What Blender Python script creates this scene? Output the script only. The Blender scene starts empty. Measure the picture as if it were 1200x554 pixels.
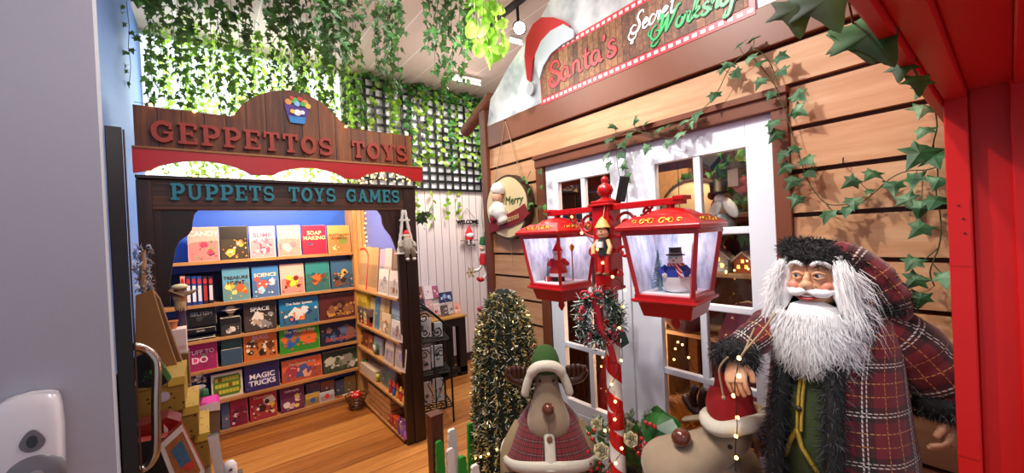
import bpy, math, random
from mathutils import Vector, Matrix, Euler, noise
S = bpy.context.scene
COL = S.collection
PI = math.pi
rnd = random.Random(7)
sin, cos, rad = math.sin, math.cos, math.radians

# ------------------------------------------------------------------ camera
FPX, YAW, PIT, ROL, EYE = 458.77, 0.66426, -0.0051, 0.048235, 1.6
FW = Vector((sin(YAW)*cos(PIT), cos(YAW)*cos(PIT), sin(PIT)))
_r = Vector((cos(YAW), -sin(YAW), 0)); _u = _r.cross(FW)
RT = _r*cos(ROL) - _u*sin(ROL); UP = _u*cos(ROL) + _r*sin(ROL)
O = Vector((0, 0, EYE))
cam = bpy.data.cameras.new('camera'); camo = bpy.data.objects.new('camera', cam); COL.objects.link(camo)
cam.sensor_width = 36; cam.lens = FPX/1200*36; cam.clip_start = 0.02
m = Matrix((RT, UP, -FW)).transposed().to_4x4(); m.translation = O; camo.matrix_world = m
S.camera = camo

def ray(x, y): return FW*FPX + RT*(x-600) + UP*(277-y)
def at(x, y, ax, v):
    "point of the place seen at photo pixel x, y on the plane ax = v"
    d = ray(x, y); i = 'xyz'.index(ax)
    return O + d*((v-O[i])/d[i])

# ------------------------------------------------------------------ meshes
class MB:
    def __init__(s): s.v = []; s.f = []; s.m = []; s.uv = []; s.s = []
    def add(s, vs, fs, mat=0, smooth=False, uvs=None):
        b = len(s.v); s.v += [Vector(p) for p in vs]
        for k, f in enumerate(fs):
            s.f.append([b+i for i in f]); s.m.append(mat); s.s.append(smooth)
            s.uv.append(uvs[k] if uvs else None)
        return s
    def box(s, a, b, mat=0, M=None):
        (x0, y0, z0), (x1, y1, z1) = a, b
        vs = [Vector(p) for p in ((x0,y0,z0),(x1,y0,z0),(x1,y1,z0),(x0,y1,z0),(x0,y0,z1),(x1,y0,z1),(x1,y1,z1),(x0,y1,z1))]
        if M: vs = [M @ p for p in vs]
        return s.add(vs, [(0,3,2,1),(4,5,6,7),(0,1,5,4),(1,2,6,5),(2,3,7,6),(3,0,4,7)], mat)
    def tube(s, pts, r, n=8, mat=0, closed=False, cap=True, sx=1, sy=1, smooth=True):
        pts = [Vector(p) for p in pts]; L = len(pts)
        rs = r if isinstance(r, (list, tuple)) else [r]*L
        rings = []; up = None; d = 0; ds = []
        for i, p in enumerate(pts):
            a = pts[i-1] if (i > 0 or closed) else p
            c = pts[(i+1) % L] if (i < L-1 or closed) else p
            t = (c-a); t = t.normalized() if t.length > 1e-9 else Vector((0,0,1))
            if up is None:
                up = Vector((0,0,1)) if abs(t.z) < .9 else Vector((0,1,0))
            x = up.cross(t); x = x.normalized() if x.length > 1e-6 else Vector((1,0,0)); y = t.cross(x); up = y
            rings.append([p + x*(cos(2*PI*k/n)*rs[i]*sx) + y*(sin(2*PI*k/n)*rs[i]*sy) for k in range(n)])
            if i: d += (p-pts[i-1]).length
            ds.append(d)
        s.loft(rings, mat, closed, cap, smooth)
        return s
    def loft(s, rings, mat=0, closed=False, cap=True, smooth=True, uscale=None):
        n = len(rings[0]); vs = [p for r in rings for p in r]; fs = []; us = []
        L = len(rings); dv = [0.]
        cen = [sum((Vector(q) for q in r), Vector())/n for r in rings]
        for i in range(1, L+1): dv.append(dv[-1] + (cen[i % L]-cen[i-1]).length)
        per = []
        for r in rings:
            c = [0.]
            for k in range(n): c.append(c[-1] + (Vector(r[(k+1) % n])-Vector(r[k])).length)
            per.append(c)
        mx = max(p[-1] for p in per)
        for i in range(L if closed else L-1):
            j = (i+1) % L
            for k in range(n):
                q = (k+1) % n
                fs.append((i*n+k, i*n+q, j*n+q, j*n+k))
                us.append([(k/n*mx, dv[i]), ((k+1)/n*mx, dv[i]), ((k+1)/n*mx, dv[i+1]), (k/n*mx, dv[i+1])])
        s.add(vs, fs, mat, smooth, us)
        if cap and not closed:
            s.add(rings[0], [list(range(n))[::-1]], mat, False); s.add(rings[-1], [list(range(n))], mat, False)
        return s
    def lathe(s, prof, n=20, c=(0,0,0), mat=0, M=None, sx=1, sy=1, cap=True, smooth=True):
        c = Vector(c)
        rings = []
        for r, z in prof:
            ring = [Vector((cos(2*PI*k/n)*max(r,1e-5)*sx, sin(2*PI*k/n)*max(r,1e-5)*sy, z)) for k in range(n)]
            if M: ring = [M @ p for p in ring]
            rings.append([p + c for p in ring])
        return s.loft(rings, mat, False, cap, smooth)
    def ball(s, c, r, n=12, mat=0, M=None):
        r = (r, r, r) if not isinstance(r, (tuple, list)) else r
        h = max(4, n//2+1); c = Vector(c); rings = []
        for i in range(h+1):
            a = -PI/2 + PI*i/h; a = max(-PI/2+.02, min(PI/2-.02, a))
            ring = [Vector((cos(2*PI*k/n)*cos(a)*r[0], sin(2*PI*k/n)*cos(a)*r[1], sin(a)*r[2])) for k in range(n)]
            if M: ring = [M @ p for p in ring]
            rings.append([p + c for p in ring])
        return s.loft(rings, mat)
    def prism(s, pts, M, d, mat=0, mat_side=None):
        "2-D outline (ccw) in the frame M, from z=0 to z=d"
        n = len(pts)
        f = [M @ Vector((x, y, d)) for x, y in pts]; b = [M @ Vector((x, y, 0)) for x, y in pts]
        s.add(f+b, [list(range(n))], mat, False, [[(x, y) for x, y in pts]])
        s.add(f+b, [list(range(n, 2*n))[::-1]] + [(k, n+k, n+(k+1) % n, (k+1) % n) for k in range(n)], mat if mat_side is None else mat_side)
        return s
    def strip(s, pts, w, M, d, mat=0, closed=False, z0=0):
        "flat stroke of width w along 2-D points, extruded from z0 to d"
        P = [Vector((p[0], p[1])) for p in pts]; n = len(P)
        ws = w if isinstance(w, (list, tuple)) else [w]*n
        l = []; r = []
        for i, p in enumerate(P):
            a = P[i-1] if (i or closed) else p; c = P[(i+1) % n] if (i < n-1 or closed) else p
            t = (c-a).normalized() if (c-a).length > 1e-9 else Vector((1,0)); nn = Vector((-t.y, t.x))*ws[i]/2
            l.append(p+nn); r.append(p-nn)
        vs = [M @ Vector((q.x, q.y, z)) for z in (d, z0) for q in l+r]; fs = []
        for i in range(n if closed else n-1):
            j = (i+1) % n
            fs += [(n+i, n+j, j, i), (2*n+i, 2*n+j, 3*n+j, 3*n+i), (i, j, 2*n+j, 2*n+i), (n+j, n+i, 3*n+i, 3*n+j)]
        if not closed: fs += [(0, 2*n, 3*n, n), (n-1, 2*n-1, 4*n-1, 3*n-1)]
        return s.add(vs, fs, mat)
    def join(s, o, M=None, dm=0):
        b = len(s.v); s.v += [(M @ p if M else p.copy()) for p in o.v]
        s.f += [[b+i for i in f] for f in o.f]; s.m += [k+dm for k in o.m]; s.uv += o.uv; s.s += o.s
        return s
    def build(s, name, mats, parent=None, world=True, bevel=0, origin=None, sub=0):
        mats = mats if isinstance(mats, (list, tuple)) else [mats]
        vs = s.v
        me = bpy.data.meshes.new(name)
        o = bpy.data.objects.new(name, me); COL.objects.link(o)
        if parent is not None:
            o.parent = parent
            if world:
                iv = wm(parent).inverted(); vs = [iv @ p for p in vs]
        elif world:
            if origin is None:
                xs = [p.x for p in vs]; ys = [p.y for p in vs]; zs = [p.z for p in vs]
                origin = Vector(((min(xs)+max(xs))/2, (min(ys)+max(ys))/2, min(zs)))
            origin = Vector(origin); vs = [p-origin for p in vs]; o.location = origin
        me.from_pydata([tuple(p) for p in vs], [], s.f)
        for mt in mats: me.materials.append(mt)
        me.polygons.foreach_set('material_index', s.m); me.polygons.foreach_set('use_smooth', s.s)
        if any(u is not None for u in s.uv):
            ul = me.uv_layers.new(name='UVMap'); buf = []
            for f, u in zip(s.f, s.uv):
                for i in range(len(f)): buf += (u[i] if u else (0., 0.))
            ul.data.foreach_set('uv', buf)
        me.update()
        if bevel:
            b = o.modifiers.new('bevel', 'BEVEL'); b.width = bevel; b.segments = 2; b.limit_method = 'ANGLE'; b.angle_limit = rad(40)
        if sub:
            b = o.modifiers.new('sub', 'SUBSURF'); b.levels = sub; b.render_levels = sub
        return o

def wm(o):
    M = Matrix.LocRotScale(o.location, o.rotation_euler, o.scale)
    return wm(o.parent) @ M if o.parent else M
def tag(o, label=None, cat=None, group=None, kind=None):
    if label: o['label'] = label
    if cat: o['category'] = cat
    if group: o['group'] = group
    if kind: o['kind'] = kind
    return o
def thing(name, label, cat, loc=(0,0,0), rz=0, group=None, kind=None):
    o = bpy.data.objects.new(name, None); COL.objects.link(o); o.empty_display_size = .05
    o.location = loc; o.rotation_euler = (0, 0, rz)
    return tag(o, label, cat, group, kind)
def copy_tree(o, parent=None):
    c = o.copy(); COL.objects.link(c); c.parent = parent
    for ch in list(o.children): copy_tree(ch, c)
    return c
def struct(o, label=None):
    o['kind'] = 'structure'
    if label: o['label'] = label; o['category'] = 'building part'
    return o
def catmull(pts, k=6, closed=False):
    P = [Vector(p) for p in pts]; n = len(P); out = []
    for i in range(n if closed else n-1):
        p0 = P[i-1] if (i or closed) else P[0]; p1 = P[i]; p2 = P[(i+1) % n]; p3 = P[(i+2) % n] if (i+2 < n or closed) else P[-1]
        for j in range(k):
            t = j/k
            out.append(.5*((2*p1) + (p2-p0)*t + (2*p0-5*p1+4*p2-p3)*t*t + (3*p1-p0-3*p2+p3)*t**3))
    if not closed: out.append(P[-1])
    return out
def frameA(x, y, z): return Matrix(((1,0,0,x),(0,0,-1,y),(0,1,0,z),(0,0,0,1)))     # faces -Y
def frameB(x, y, z): return Matrix(((0,0,-1,x),(-1,0,0,y),(0,1,0,z),(0,0,0,1)))    # faces -X, right is -Y
def frameC(x, y, z): return Matrix(((0,0,1,x),(1,0,0,y),(0,1,0,z),(0,0,0,1)))      # faces +X
def frameUp(x, y, z): return Matrix.Translation((x, y, z))
def basis(p, t, up=(0,0,1)):
    "matrix with local z along t"
    t = Vector(t).normalized(); up = Vector(up); x = up.cross(t)
    if x.length < 1e-4: x = Vector((1,0,0)).cross(t)
    x.normalize(); y = t.cross(x)
    M = Matrix((x, y, t)).transposed().to_4x4(); M.translation = Vector(p); return M

def text_mesh(body, size, M, extrude=.001, align='CENTER', shear=0, bold=0):
    c = bpy.data.curves.new('t', 'FONT'); c.body = body; c.size = size; c.extrude = extrude; c.align_x = align; c.align_y = 'CENTER'; c.shear = shear; c.offset = bold
    c.resolution_u = 3
    o = bpy.data.objects.new('t', c); COL.objects.link(o)
    dg = bpy.context.evaluated_depsgraph_get(); e = o.evaluated_get(dg); me = e.to_mesh()
    mb = MB(); mb.add([M @ p.co for p in me.vertices], [list(p.vertices) for p in me.polygons])
    e.to_mesh_clear(); bpy.data.objects.remove(o); bpy.data.curves.remove(c)
    return mb

# ------------------------------------------------------------------ materials
def lin(c): return tuple(((x/12.92) if x <= .04045 else ((x+.055)/1.055)**2.4) for x in c)
def hexc(h): return lin(tuple(int(h[i:i+2], 16)/255 for i in (0, 2, 4))) + (1,)
class NT:
    def __init__(s, name):
        s.mat = bpy.data.materials.new(name); s.mat.use_nodes = True; s.t = s.mat.node_tree; s.b = s.t.nodes['Principled BSDF']
    def n(s, typ, ins=None, **props):
        x = s.t.nodes.new(typ)
        for k, v in props.items(): setattr(x, k, v)
        for k, v in (ins or {}).items(): s.put(x.inputs[k], v)
        return x
    def put(s, sock, v):
        if isinstance(v, bpy.types.NodeSocket): s.t.links.new(v, sock)
        else: sock.default_value = v
    def mth(s, op, a, b=0.): 
        x = s.n('ShaderNodeMath', operation=op); s.put(x.inputs[0], a); s.put(x.inputs[1], b); return x.outputs[0]
    def mix(s, f, a, b, blend='MIX'):
        x = s.n('ShaderNodeMix', data_type='RGBA', blend_type=blend); s.put(x.inputs[0], f)
        s.put(x.inputs[6], a); s.put(x.inputs[7], b); return x.outputs[2]
    def xyz(s, kind='Object'):
        c = s.n('ShaderNodeTexCoord'); p = s.n('ShaderNodeSeparateXYZ', {0: c.outputs[kind]}); return p.outputs[0], p.outputs[1], p.outputs[2]
    def vec(s, x, y, z=0.): return s.n('ShaderNodeCombineXYZ', {0: x, 1: y, 2: z}).outputs[0]
    def noise(s, v, scale, detail=3, rough=.5): return s.n('ShaderNodeTexNoise', {'Vector': v, 'Scale': scale, 'Detail': detail, 'Roughness': rough}).outputs[0]
    def white(s, v): return s.n('ShaderNodeTexWhiteNoise', {'Vector': v}, noise_dimensions='3D').outputs[0]
    def ramp(s, f, stops):
        x = s.n('ShaderNodeValToRGB'); s.put(x.inputs[0], f); e = x.color_ramp.elements
        e[0].position, e[0].color = stops[0]; e[1].position, e[1].color = stops[-1]
        for p, c in stops[1:-1]: k = e.new(p); k.color = c
        return x.outputs[0]
    def bump(s, h, strength=.3, dist=.01):
        s.put(s.b.inputs['Normal'], s.n('ShaderNodeBump', {'Height': h, 'Strength': strength, 'Distance': dist}).outputs[0])
    def fin(s, col=None, rough=None, **k):
        if col is not None: s.put(s.b.inputs['Base Color'], col)
        if rough is not None: s.put(s.b.inputs['Roughness'], rough)
        for q, v in k.items(): s.put(s.b.inputs[q.replace('_', ' ')], v)
        return s.mat
_mc = {}
def flat(h, rough=.5, metal=0., var=.12, sc=30., bump=0., **k):
    "painted / plastic / cloth surface of one colour with a little mottling"
    key = (h, rough, metal, var, sc, bump, tuple(sorted(k.items())))
    if key in _mc: return _mc[key]
    t = NT('paint_'+h); c = hexc(h)
    co = t.n('ShaderNodeTexCoord').outputs['Object']; nz = t.noise(co, sc, 2)
    d = tuple(x*(1-var) for x in c[:3])+(1,); l = tuple(min(1, x*(1+var)) for x in c[:3])+(1,)
    if bump: t.bump(t.noise(co, sc*6, 3), bump)
    _mc[key] = t.fin(t.mix(nz, d, l), rough, Metallic=metal, **k); return _mc[key]
def emit(h, st, name='glow'):
    k = (h, st, name)
    if k in _mc: return _mc[k]
    t = NT(name); t.fin(hexc(h), .5); t.put(t.b.inputs['Emission Color'], hexc(h)); t.put(t.b.inputs['Emission Strength'], st)
    _mc[k] = t.mat; return t.mat
def planks(name, cols, w, axis, grain=1., rough=.6, gap=.035, gapcol='140a06', bump=.25, lw=0.):
    "boards of width w side by side along axis 0/1/2, grain along lax"
    t = NT(name); X = list(t.xyz()); a = X[axis]; lax = {0: 2, 1: 0, 2: 0}[axis] if lw == 0 else int(lw)-1
    q = t.mth('DIVIDE', a, w); i = t.mth('FLOOR', q); f = t.mth('FRACT', q)
    r = t.white(t.vec(i, 3.7, 1.3))
    off = t.mth('MULTIPLY', r, 17.)
    st = [X[0], X[1], X[2]]; st = [t.mth('MULTIPLY', s_, .9 if k == lax else 14.) for k, s_ in enumerate(st)]
    v = t.n('ShaderNodeVectorMath', {0: t.vec(*st), 1: t.vec(off, off, off)}, operation='ADD').outputs[0]
    g = t.noise(v, 2.2*grain, 6, .62); g2 = t.noise(v, 9*grain, 3, .6)
    g = t.mth('ADD', t.mth('MULTIPLY', g, .75), t.mth('MULTIPLY', g2, .25))
    g = t.mth('ADD', t.mth('MULTIPLY', t.mth('SUBTRACT', g, .5), 1.5), t.mth('ADD', .28, t.mth('MULTIPLY', r, .44)))
    n = len(cols); c = t.ramp(g, [(k/(n-1), hexc(h)) for k, h in enumerate(cols)])
    e = t.mth('MAXIMUM', t.mth('LESS_THAN', f, gap), t.mth('GREATER_THAN', f, 1-gap))
    if bump: t.bump(t.mth('SUBTRACT', g, t.mth('MULTIPLY', e, 2.)), bump, .004)
    return t.fin(t.mix(e, c, hexc(gapcol)), rough)
def wood(name, cols, lax=2, rough=.5, grain=1., bump=.15):
    t = NT(name); X = t.xyz(); v = t.vec(*[t.mth('MULTIPLY', s_, 1. if k == lax else 16.) for k, s_ in enumerate(X)])
    g = t.noise(v, 2.4*grain, 6, .6); n = len(cols)
    g = t.mth('ADD', t.mth('MULTIPLY', t.mth('SUBTRACT', g, .5), 1.7), .5)
    t.bump(g, bump, .004)
    return t.fin(t.ramp(g, [(k/(n-1), hexc(h)) for k, h in enumerate(cols)]), rough)
def plaid(name, base, dark, lines, P=.11, thin=True, rough=.85):
    "tartan woven from UV metres: dark bands plus thin light lines"
    t = NT(name); u, v, _ = t.xyz('UV')
    def band(c, lo, hi):
        f = t.mth('FRACT', t.mth('DIVIDE', c, P)); return t.mth('MULTIPLY', t.mth('GREATER_THAN', f, lo), t.mth('LESS_THAN', f, hi))
    d = t.mth('MINIMUM', t.mth('MULTIPLY', t.mth('ADD', band(u, .30, .60), band(v, .30, .60)), .66), 1.)
    weave = t.noise(t.vec(t.mth('MULTIPLY', u, 1), t.mth('MULTIPLY', v, 1)), 900, 1)
    col = t.mix(t.mth('MULTIPLY', d, .97), hexc(base), hexc(dark))
    for (h, lo, hi) in lines:
        dash = t.mth('GREATER_THAN', t.mth('FRACT', t.mth('MULTIPLY', t.mth('ADD', u, v), 70.)), .3 if thin else -1.)
        l = t.mth('MULTIPLY', t.mth('MAXIMUM', band(u, lo, hi), band(v, lo, hi)), dash)
        col = t.mix(l, col, hexc(h))
    col = t.mix(.25, col, t.mix(weave, (0,0,0,1), (1,1,1,1)), 'SOFT_LIGHT')
    t.bump(weave, .3, .002)
    return t.fin(col, rough, Sheen_Weight=.3)
def leafmat(name, cols, trans=.35, rough=.58):
    t = NT(name); co = t.n('ShaderNodeTexCoord').outputs['Object']; oi = t.n('ShaderNodeObjectInfo').outputs['Random']
    nz = t.noise(co, 14, 2, .6)
    n = len(cols); f = t.mth('ADD', t.mth('MULTIPLY', t.mth('SUBTRACT', nz, .5), 2.2), t.mth('ADD', .35, t.mth('MULTIPLY', oi, .3)))
    c = t.ramp(f, [(k/(n-1), hexc(h)) for k, h in enumerate(cols)])
    t.fin(c, rough)
    tr = t.n('ShaderNodeBsdfTranslucent', {'Color': t.mix(.5, c, (.55,.75,.08,1))})
    mx = t.n('ShaderNodeMixShader', {0: trans, 1: t.b.outputs[0], 2: tr.outputs[0]})
    t.put(t.t.nodes['Material Output'].inputs[0], mx.outputs[0]); return t.mat
def glassmat(name='clear_glass', refl=.035, tint='ffffff'):
    t = NT(name); t.t.nodes.remove(t.b)
    a = t.n('ShaderNodeBsdfTransparent', {'Color': hexc(tint)}); g = t.n('ShaderNodeBsdfGlossy', {'Roughness': .03})
    mx = t.n('ShaderNodeMixShader', {0: refl, 1: a.outputs[0], 2: g.outputs[0]})
    t.put(t.t.nodes['Material Output'].inputs[0], mx.outputs[0]); return t.mat
GLASS = glassmat()
RED = flat('b20c11', .3, var=.06, Coat_Weight=.25); REDP = flat('c5100f', .38, var=.08, sc=6)
GOLD = flat('d9a441', .3, 1., var=.1); BLACK = flat('14120f', .4); IRON = flat('0e0d0d', .5, .4)
WHITE = flat('f2f3f4', .45, var=.03); STEEL = flat('b9b4aa', .22, 1., var=.05)
BULB = emit('ffc46a', 9., 'warm_bulb'); PAPER = flat('efe9dc', .7, var=.05)
# ================================================================== SETTING
CEIL = 3.43
def quadwall(name, a, b, mt): return struct(MB().box(a, b).build(name, mt))
quadwall('floor', (-2.2,-1.6,-.06), (5.6,4.5,0), planks('floorboards', ['6e3a14','9a5c28','b9793b','cf9552'], .19, 1, .8, .38, .012, '4a230c', .1, lw=1))
# boarded ceiling, pale seams running away from the door
t = NT('ceiling_boards'); X = t.xyz(); f = t.mth('FRACT', t.mth('DIVIDE', X[0], .26)); e = t.mth('LESS_THAN', f, .035)
nz = t.noise(t.vec(t.mth('MULTIPLY', X[0], 9), t.mth('MULTIPLY', X[1], 1.), X[2]), 2, 4)
CEILM = t.fin(t.mix(e, t.mix(nz, hexc('c9afa2'), hexc('dcc6ba')), hexc('efe4dc')), .6)
quadwall('ceiling', (-2.2,-1.6,CEIL), (5.6,4.5,CEIL+.06), CEILM)
# back wall: pale tongue-and-groove boards
t = NT('pale_boards'); X = t.xyz(); f = t.mth('FRACT', t.mth('DIVIDE', X[0], .105)); e = t.mth('LESS_THAN', f, .075)
nz = t.noise(t.vec(t.mth('MULTIPLY', X[0], 20), X[1], X[2]), 2, 4)
t.bump(t.mth('SUBTRACT', 1., e), .4, .006)
quadwall('wall_back', (-2.2,4.4,0), (5.6,4.46,CEIL), t.fin(t.mix(e, t.mix(nz, hexc('e2d2ce'), hexc('f4eae6')), hexc('8d7a74')), .6))
quadwall('wall_left', (-.42,1.66,0), (-.36,4.4,CEIL), flat('4f74b8', .6, var=.1, sc=3))
quadwall('wall_front', (-2.2,1.6,0), (-.226,1.66,CEIL), flat('b2b8c6', .65, var=.04, sc=180, bump=.08))
quadwall('wall_partition', (1.30,2.99,0), (1.326,4.335,2.02), flat('6f80d6', .5, var=.05))
quadwall('wall_partition_blue', (-.30,4.34,0), (1.33,4.398,2.12), flat('2c62dc', .5, var=.08, sc=4)).name = 'wall_booth'
# bright frosted window behind the ivy
w = struct(MB().box((-.355,4.385,2.14), (1.2,4.40,3.42)).build('window_1', emit('eef4ff', 1.5, 'bright_daylight_pane')))
fr = MB(); Wm = flat('e6e9ee', .5)
for a, b in (((-.36,4.36,2.10),(1.22,4.40,2.14)), ((-.36,4.36,3.39),(1.22,4.40,3.43)), ((1.19,4.36,2.1),(1.22,4.4,3.43)), ((.41,4.365,2.14),(.44,4.4,3.40))): fr.box(a, b)
fr.build('window_frame', Wm, w)
# skirting
struct(MB().box((1.44,4.38,0),(5.6,4.4,.1)).build('baseboard_back', flat('3a2418', .5)))

# ---- workshop facade: tan siding on dark battens (plane x = 1.88), french doors
XB = 1.88
SID = NT('tan_siding'); X = SID.xyz(); i = SID.mth('FLOOR', SID.mth('DIVIDE', X[2], .174))
nz = SID.noise(SID.vec(SID.mth('MULTIPLY', X[0], 2), SID.mth('ADD', X[1], SID.mth('MULTIPLY', i, 3.3)), SID.mth('MULTIPLY', X[2], 9)), 3, 5, .6)
SIDM = SID.fin(SID.ramp(nz, [(0.2, hexc('b07c50')), (.5, hexc('c09068')), (.8, hexc('cfa680'))]), .55)
BROWN = flat('6d3a22', .5, var=.12, sc=5); DKB = flat('42200f', .55); FASC = flat('6f3a20', .45, var=.1, sc=4)
wallB = MB()
DY0, DY1, DZ = .60, 2.01, 2.07
for a, b in (((1.905,DY1,0),(1.96,2.66,2.48)), ((1.905,-.6,0),(1.96,DY0,2.48)), ((1.905,DY0,DZ),(1.96,DY1,2.48))): wallB.box(a, b)
wr = struct(wallB.build('wall_right', DKB))
sd = MB()
zs = [.02+.1745*k for k in range(0, 13)]
for k in range(13):
    z0 = 2.318-.1745*(k+1)+.012; z1 = 2.318-.1745*k-.006
    spans = [(-.6, DY0-.055), (DY1+.06, 2.66)] if z0 < DZ+.02 else [(-.6, 2.66)]
    for y0, y1 in spans:
        zz0, zz1 = z0, z1
        sd.add([(XB,y1,zz0),(XB,y0,zz0),(XB+.008,y0,zz1),(XB+.008,y1,zz1),(1.905,y1,zz0),(1.905,y0,zz0),(1.905,y0,zz1),(1.905,y1,zz1)],
               [(0,1,2,3),(0,4,5,1),(3,2,6,7),(0,3,7,4),(1,5,6,2)])
sd.build('siding', SIDM, wr)
struct(MB().box((1.865,-.6,2.326),(1.91,2.70,2.50)).build('trim_1', FASC, bevel=.004))
struct(MB().box((1.85,2.655,0),(1.96,2.74,2.64)).build('trim_2', BROWN, bevel=.006))
dt = MB()
dt.box((1.862,DY0-.055,0),(1.93,DY0+.005,DZ+.05)); dt.box((1.862,DY1-.005,0),(1.93,DY1+.065,DZ+.05)); dt.box((1.855,DY0-.055,DZ-.012),(1.93,DY1+.065,DZ+.055))
struct(dt.build('trim_3', BROWN, bevel=.004))
struct(MB().box((1.842,DY0-.06,DZ+.045),(1.90,DY1+.07,DZ+.075)).build('trim_4', FASC, bevel=.003))
# white doors
DW = flat('dfe6f3', .4, var=.03, sc=4)
def french_door(name, y0, y1, g0, g1, knob):
    f = MB(); x0, x1 = 1.888, 1.926; zb, zt = .03, DZ-.012
    f.box((x0,y0,zb),(x1,g0,zt)); f.box((x0,g1,zb),(x1,y1,zt)); f.box((x0,g0,zb),(x1,g1,.475)); f.box((x0,g0,1.935),(x1,g1,zt))
    o = struct(f.build(name, DW, bevel=.003))
    mu = MB(); ym = (g0+g1)/2
    mu.box((x0+.004,ym-.017,.475),(x1-.004,ym+.017,1.935))
    for k in range(1, 4):
        z = .475+k*.365; mu.box((x0+.003,g0,z-.016),(x1-.003,g1,z+.016))
    mu.build('muntins', DW, o, bevel=.004)
    MB().box((x0+.017,g0-.002,.473),(x0+.021,g1+.002,1.937)).build('glass', GLASS, o)
    p = MB(); p.box((x0-.004,g0+.02,.12),(x0,g1-.02,.40)); p.build('panel', DW, o, bevel=.004)
    return o
french_door('door_1', 1.345, 2.0, 1.45, 1.885, 1)
french_door('door_2', .61, 1.335, .715, 1.16, 0)
hm = flat('f4f4f2', .3)
for z in (1.42, 1.28): tag(MB().box((1.866,1.085,z-.02),(1.888,1.10,z+.02)).build('window_catch', hm, bevel=.002), 'small white catch on door stile under right lantern' if z > 1.3 else 'lower small white catch on door stile', 'catch')
# gable panel of the workshop, painted like snow on blue-grey
t = NT('snow_paint'); co = t.n('ShaderNodeTexCoord').outputs['Object']
SNOWM = t.fin(t.ramp(t.noise(co, 4.5, 3, .55), [(.38, hexc('aab4bc')), (.5, hexc('d2d9dd')), (.65, hexc('eef2f4'))]), .6)
gp = [at(x, y, 'x', 1.875) for x, y in ((581,150),(574.5,117),(581,106),(596,78),(610,57),(622,42))]
pts = [(-p.y, p.z) for p in gp] + [(-1.9, 3.12), (-1.55, 3.42), (.5, 3.42), (.5, 2.5), (-.6, 2.5)]
pts = [(-2.655, 2.50)] + pts[1:]
g = MB().prism(pts[::-1], Matrix(((0,0,-1,1.905),(-1,0,0,0),(0,1,0,0),(0,0,0,1))), .03)
tag(g.build('gable_panel', SNOWM), 'snow-painted white gable panel above the brown fascia of the workshop', 'panel')
# log eave poking out past the corner
e0 = at(573, 118, 'x', 1.9); e1 = at(545, 155, 'x', 1.9)
ev = MB().tube([e0+(e0-e1)*.1, e0*.5+e1*.5, e1], [.05,.052,.05], 10)
tag(ev.build('eave_log', wood('log_wood', ['4a2412','7a4424','93582f'], 1, .6)), 'brown log eave end sticking out beyond the workshop corner post', 'log')

# ---- red doorway the camera looks out of (jamb at right, head above)
XJ, ZJ = 1.45, 1.878
jb = MB()
yA, yB, yC = .098, .058, .0
jb.box((XJ,yB,0),(XJ+.06,yA,ZJ+.3)); jb.box((XJ+.022,yC-.02,0),(XJ+.06,yB,ZJ+.3)); jb.box((XJ-.012,-.7,0),(XJ+.06,yC-.004,ZJ+.3))
j = struct(jb.build('trim_5', REDP, bevel=.003))
hp = MB().box((XJ-.0025,yB+.003,1.47),(XJ,yA-.001,1.636)); hp.box((XJ-.0015,yB+.003,1.0),(XJ,yA-.001,1.47))
hp.build('hinge_plate', REDP, j)
for y, z in ((.079,1.618),(.072,1.585),(.0705,1.55)):
    MB().lathe([(.0022,0),(.0022,.002)], 8, mat=0, M=basis((XJ-.0024,y,z),(-1,0,0))).build('screw_hole', BLACK, j)
hd = MB()
hd.box((-.6,.098,ZJ-.012),(XJ+.42,.118,ZJ+.35)); hd.box((-.6,yB,ZJ),(XJ+.42,.098,ZJ+.35)); hd.box((-.6,yC-.01,ZJ+.016),(XJ+.42,yB,ZJ+.35)); hd.box((-.6,-.25,ZJ+.004),(XJ+.42,yC-.01,ZJ+.35))
struct(hd.build('trim_6', REDP, bevel=.003))

# ------------------------------------------------------------------ light
W = bpy.data.worlds.new('World'); S.world = W; W.use_nodes = True
bg = W.node_tree.nodes['Background']; bg.inputs[0].default_value = (.78,.85,1,1); bg.inputs[1].default_value = .62
def lamp(typ, name, loc, power, col='ffffff', target=None, size=.3, blend=.4, angle=100, sy=None):
    l = bpy.data.lights.new(name, typ); l.energy = power; l.color = hexc(col)[:3]
    o = bpy.data.objects.new(name, l); COL.objects.link(o); o.location = loc
    if typ == 'AREA':
        l.size = size
        if sy: l.shape = 'RECTANGLE'; l.size_y = sy
    else: l.shadow_soft_size = size
    if typ == 'SPOT': l.spot_size = rad(angle); l.spot_blend = blend
    if target is not None: o.rotation_euler = (Vector(target)-Vector(loc)).to_track_quat('-Z', 'Y').to_euler()
    return o
lamp('AREA', 'ceiling_fill_light', (.7,1.2,3.38), 24, 'fff6ee', (.7,1.3,0), .5)  # unseen area lamps under the ceiling, added as soft fill
lamp('AREA', 'ceiling_fill_light', (.75,2.3,3.38), 18, 'fff4e8', (.75,2.5,0), .5)
lamp('AREA', 'ceiling_fill_light', (2.4,3.3,3.38), 62, 'fff4ee', (2.4,3.5,0), .5)  # added fill that brightens the trellis and pale boards
lamp('AREA', 'corridor_fill_light', (.1,-1.1,2.6), 16, 'f4f4ff', (.6,.6,1.2), .6)  # unseen lamp behind the doorway, added to fill from the camera side
lamp('SPOT', 'track_spot', (.30,.62,3.25), 95, 'fff8f2', (1.42,.55,1.15), .04, .5, 60)
lamp('POINT', 'point_fill_light', (1.2,2.2,2.75), 20, 'fff4ea', None, .15)  # unseen points without fittings, added to brighten ceiling and room
lamp('POINT', 'point_fill_light', (.5,.9,2.75), 9, 'fff6f0', None, .15)
lamp('POINT', 'point_fill_light', (2.1,3.3,2.75), 20, 'fff6f0', None, .15)
lamp('SPOT', 'track_spot', (.62,1.15,3.25), 125, 'fff8f0', (1.9,.75,1.5), .03, .5, 80)
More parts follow.
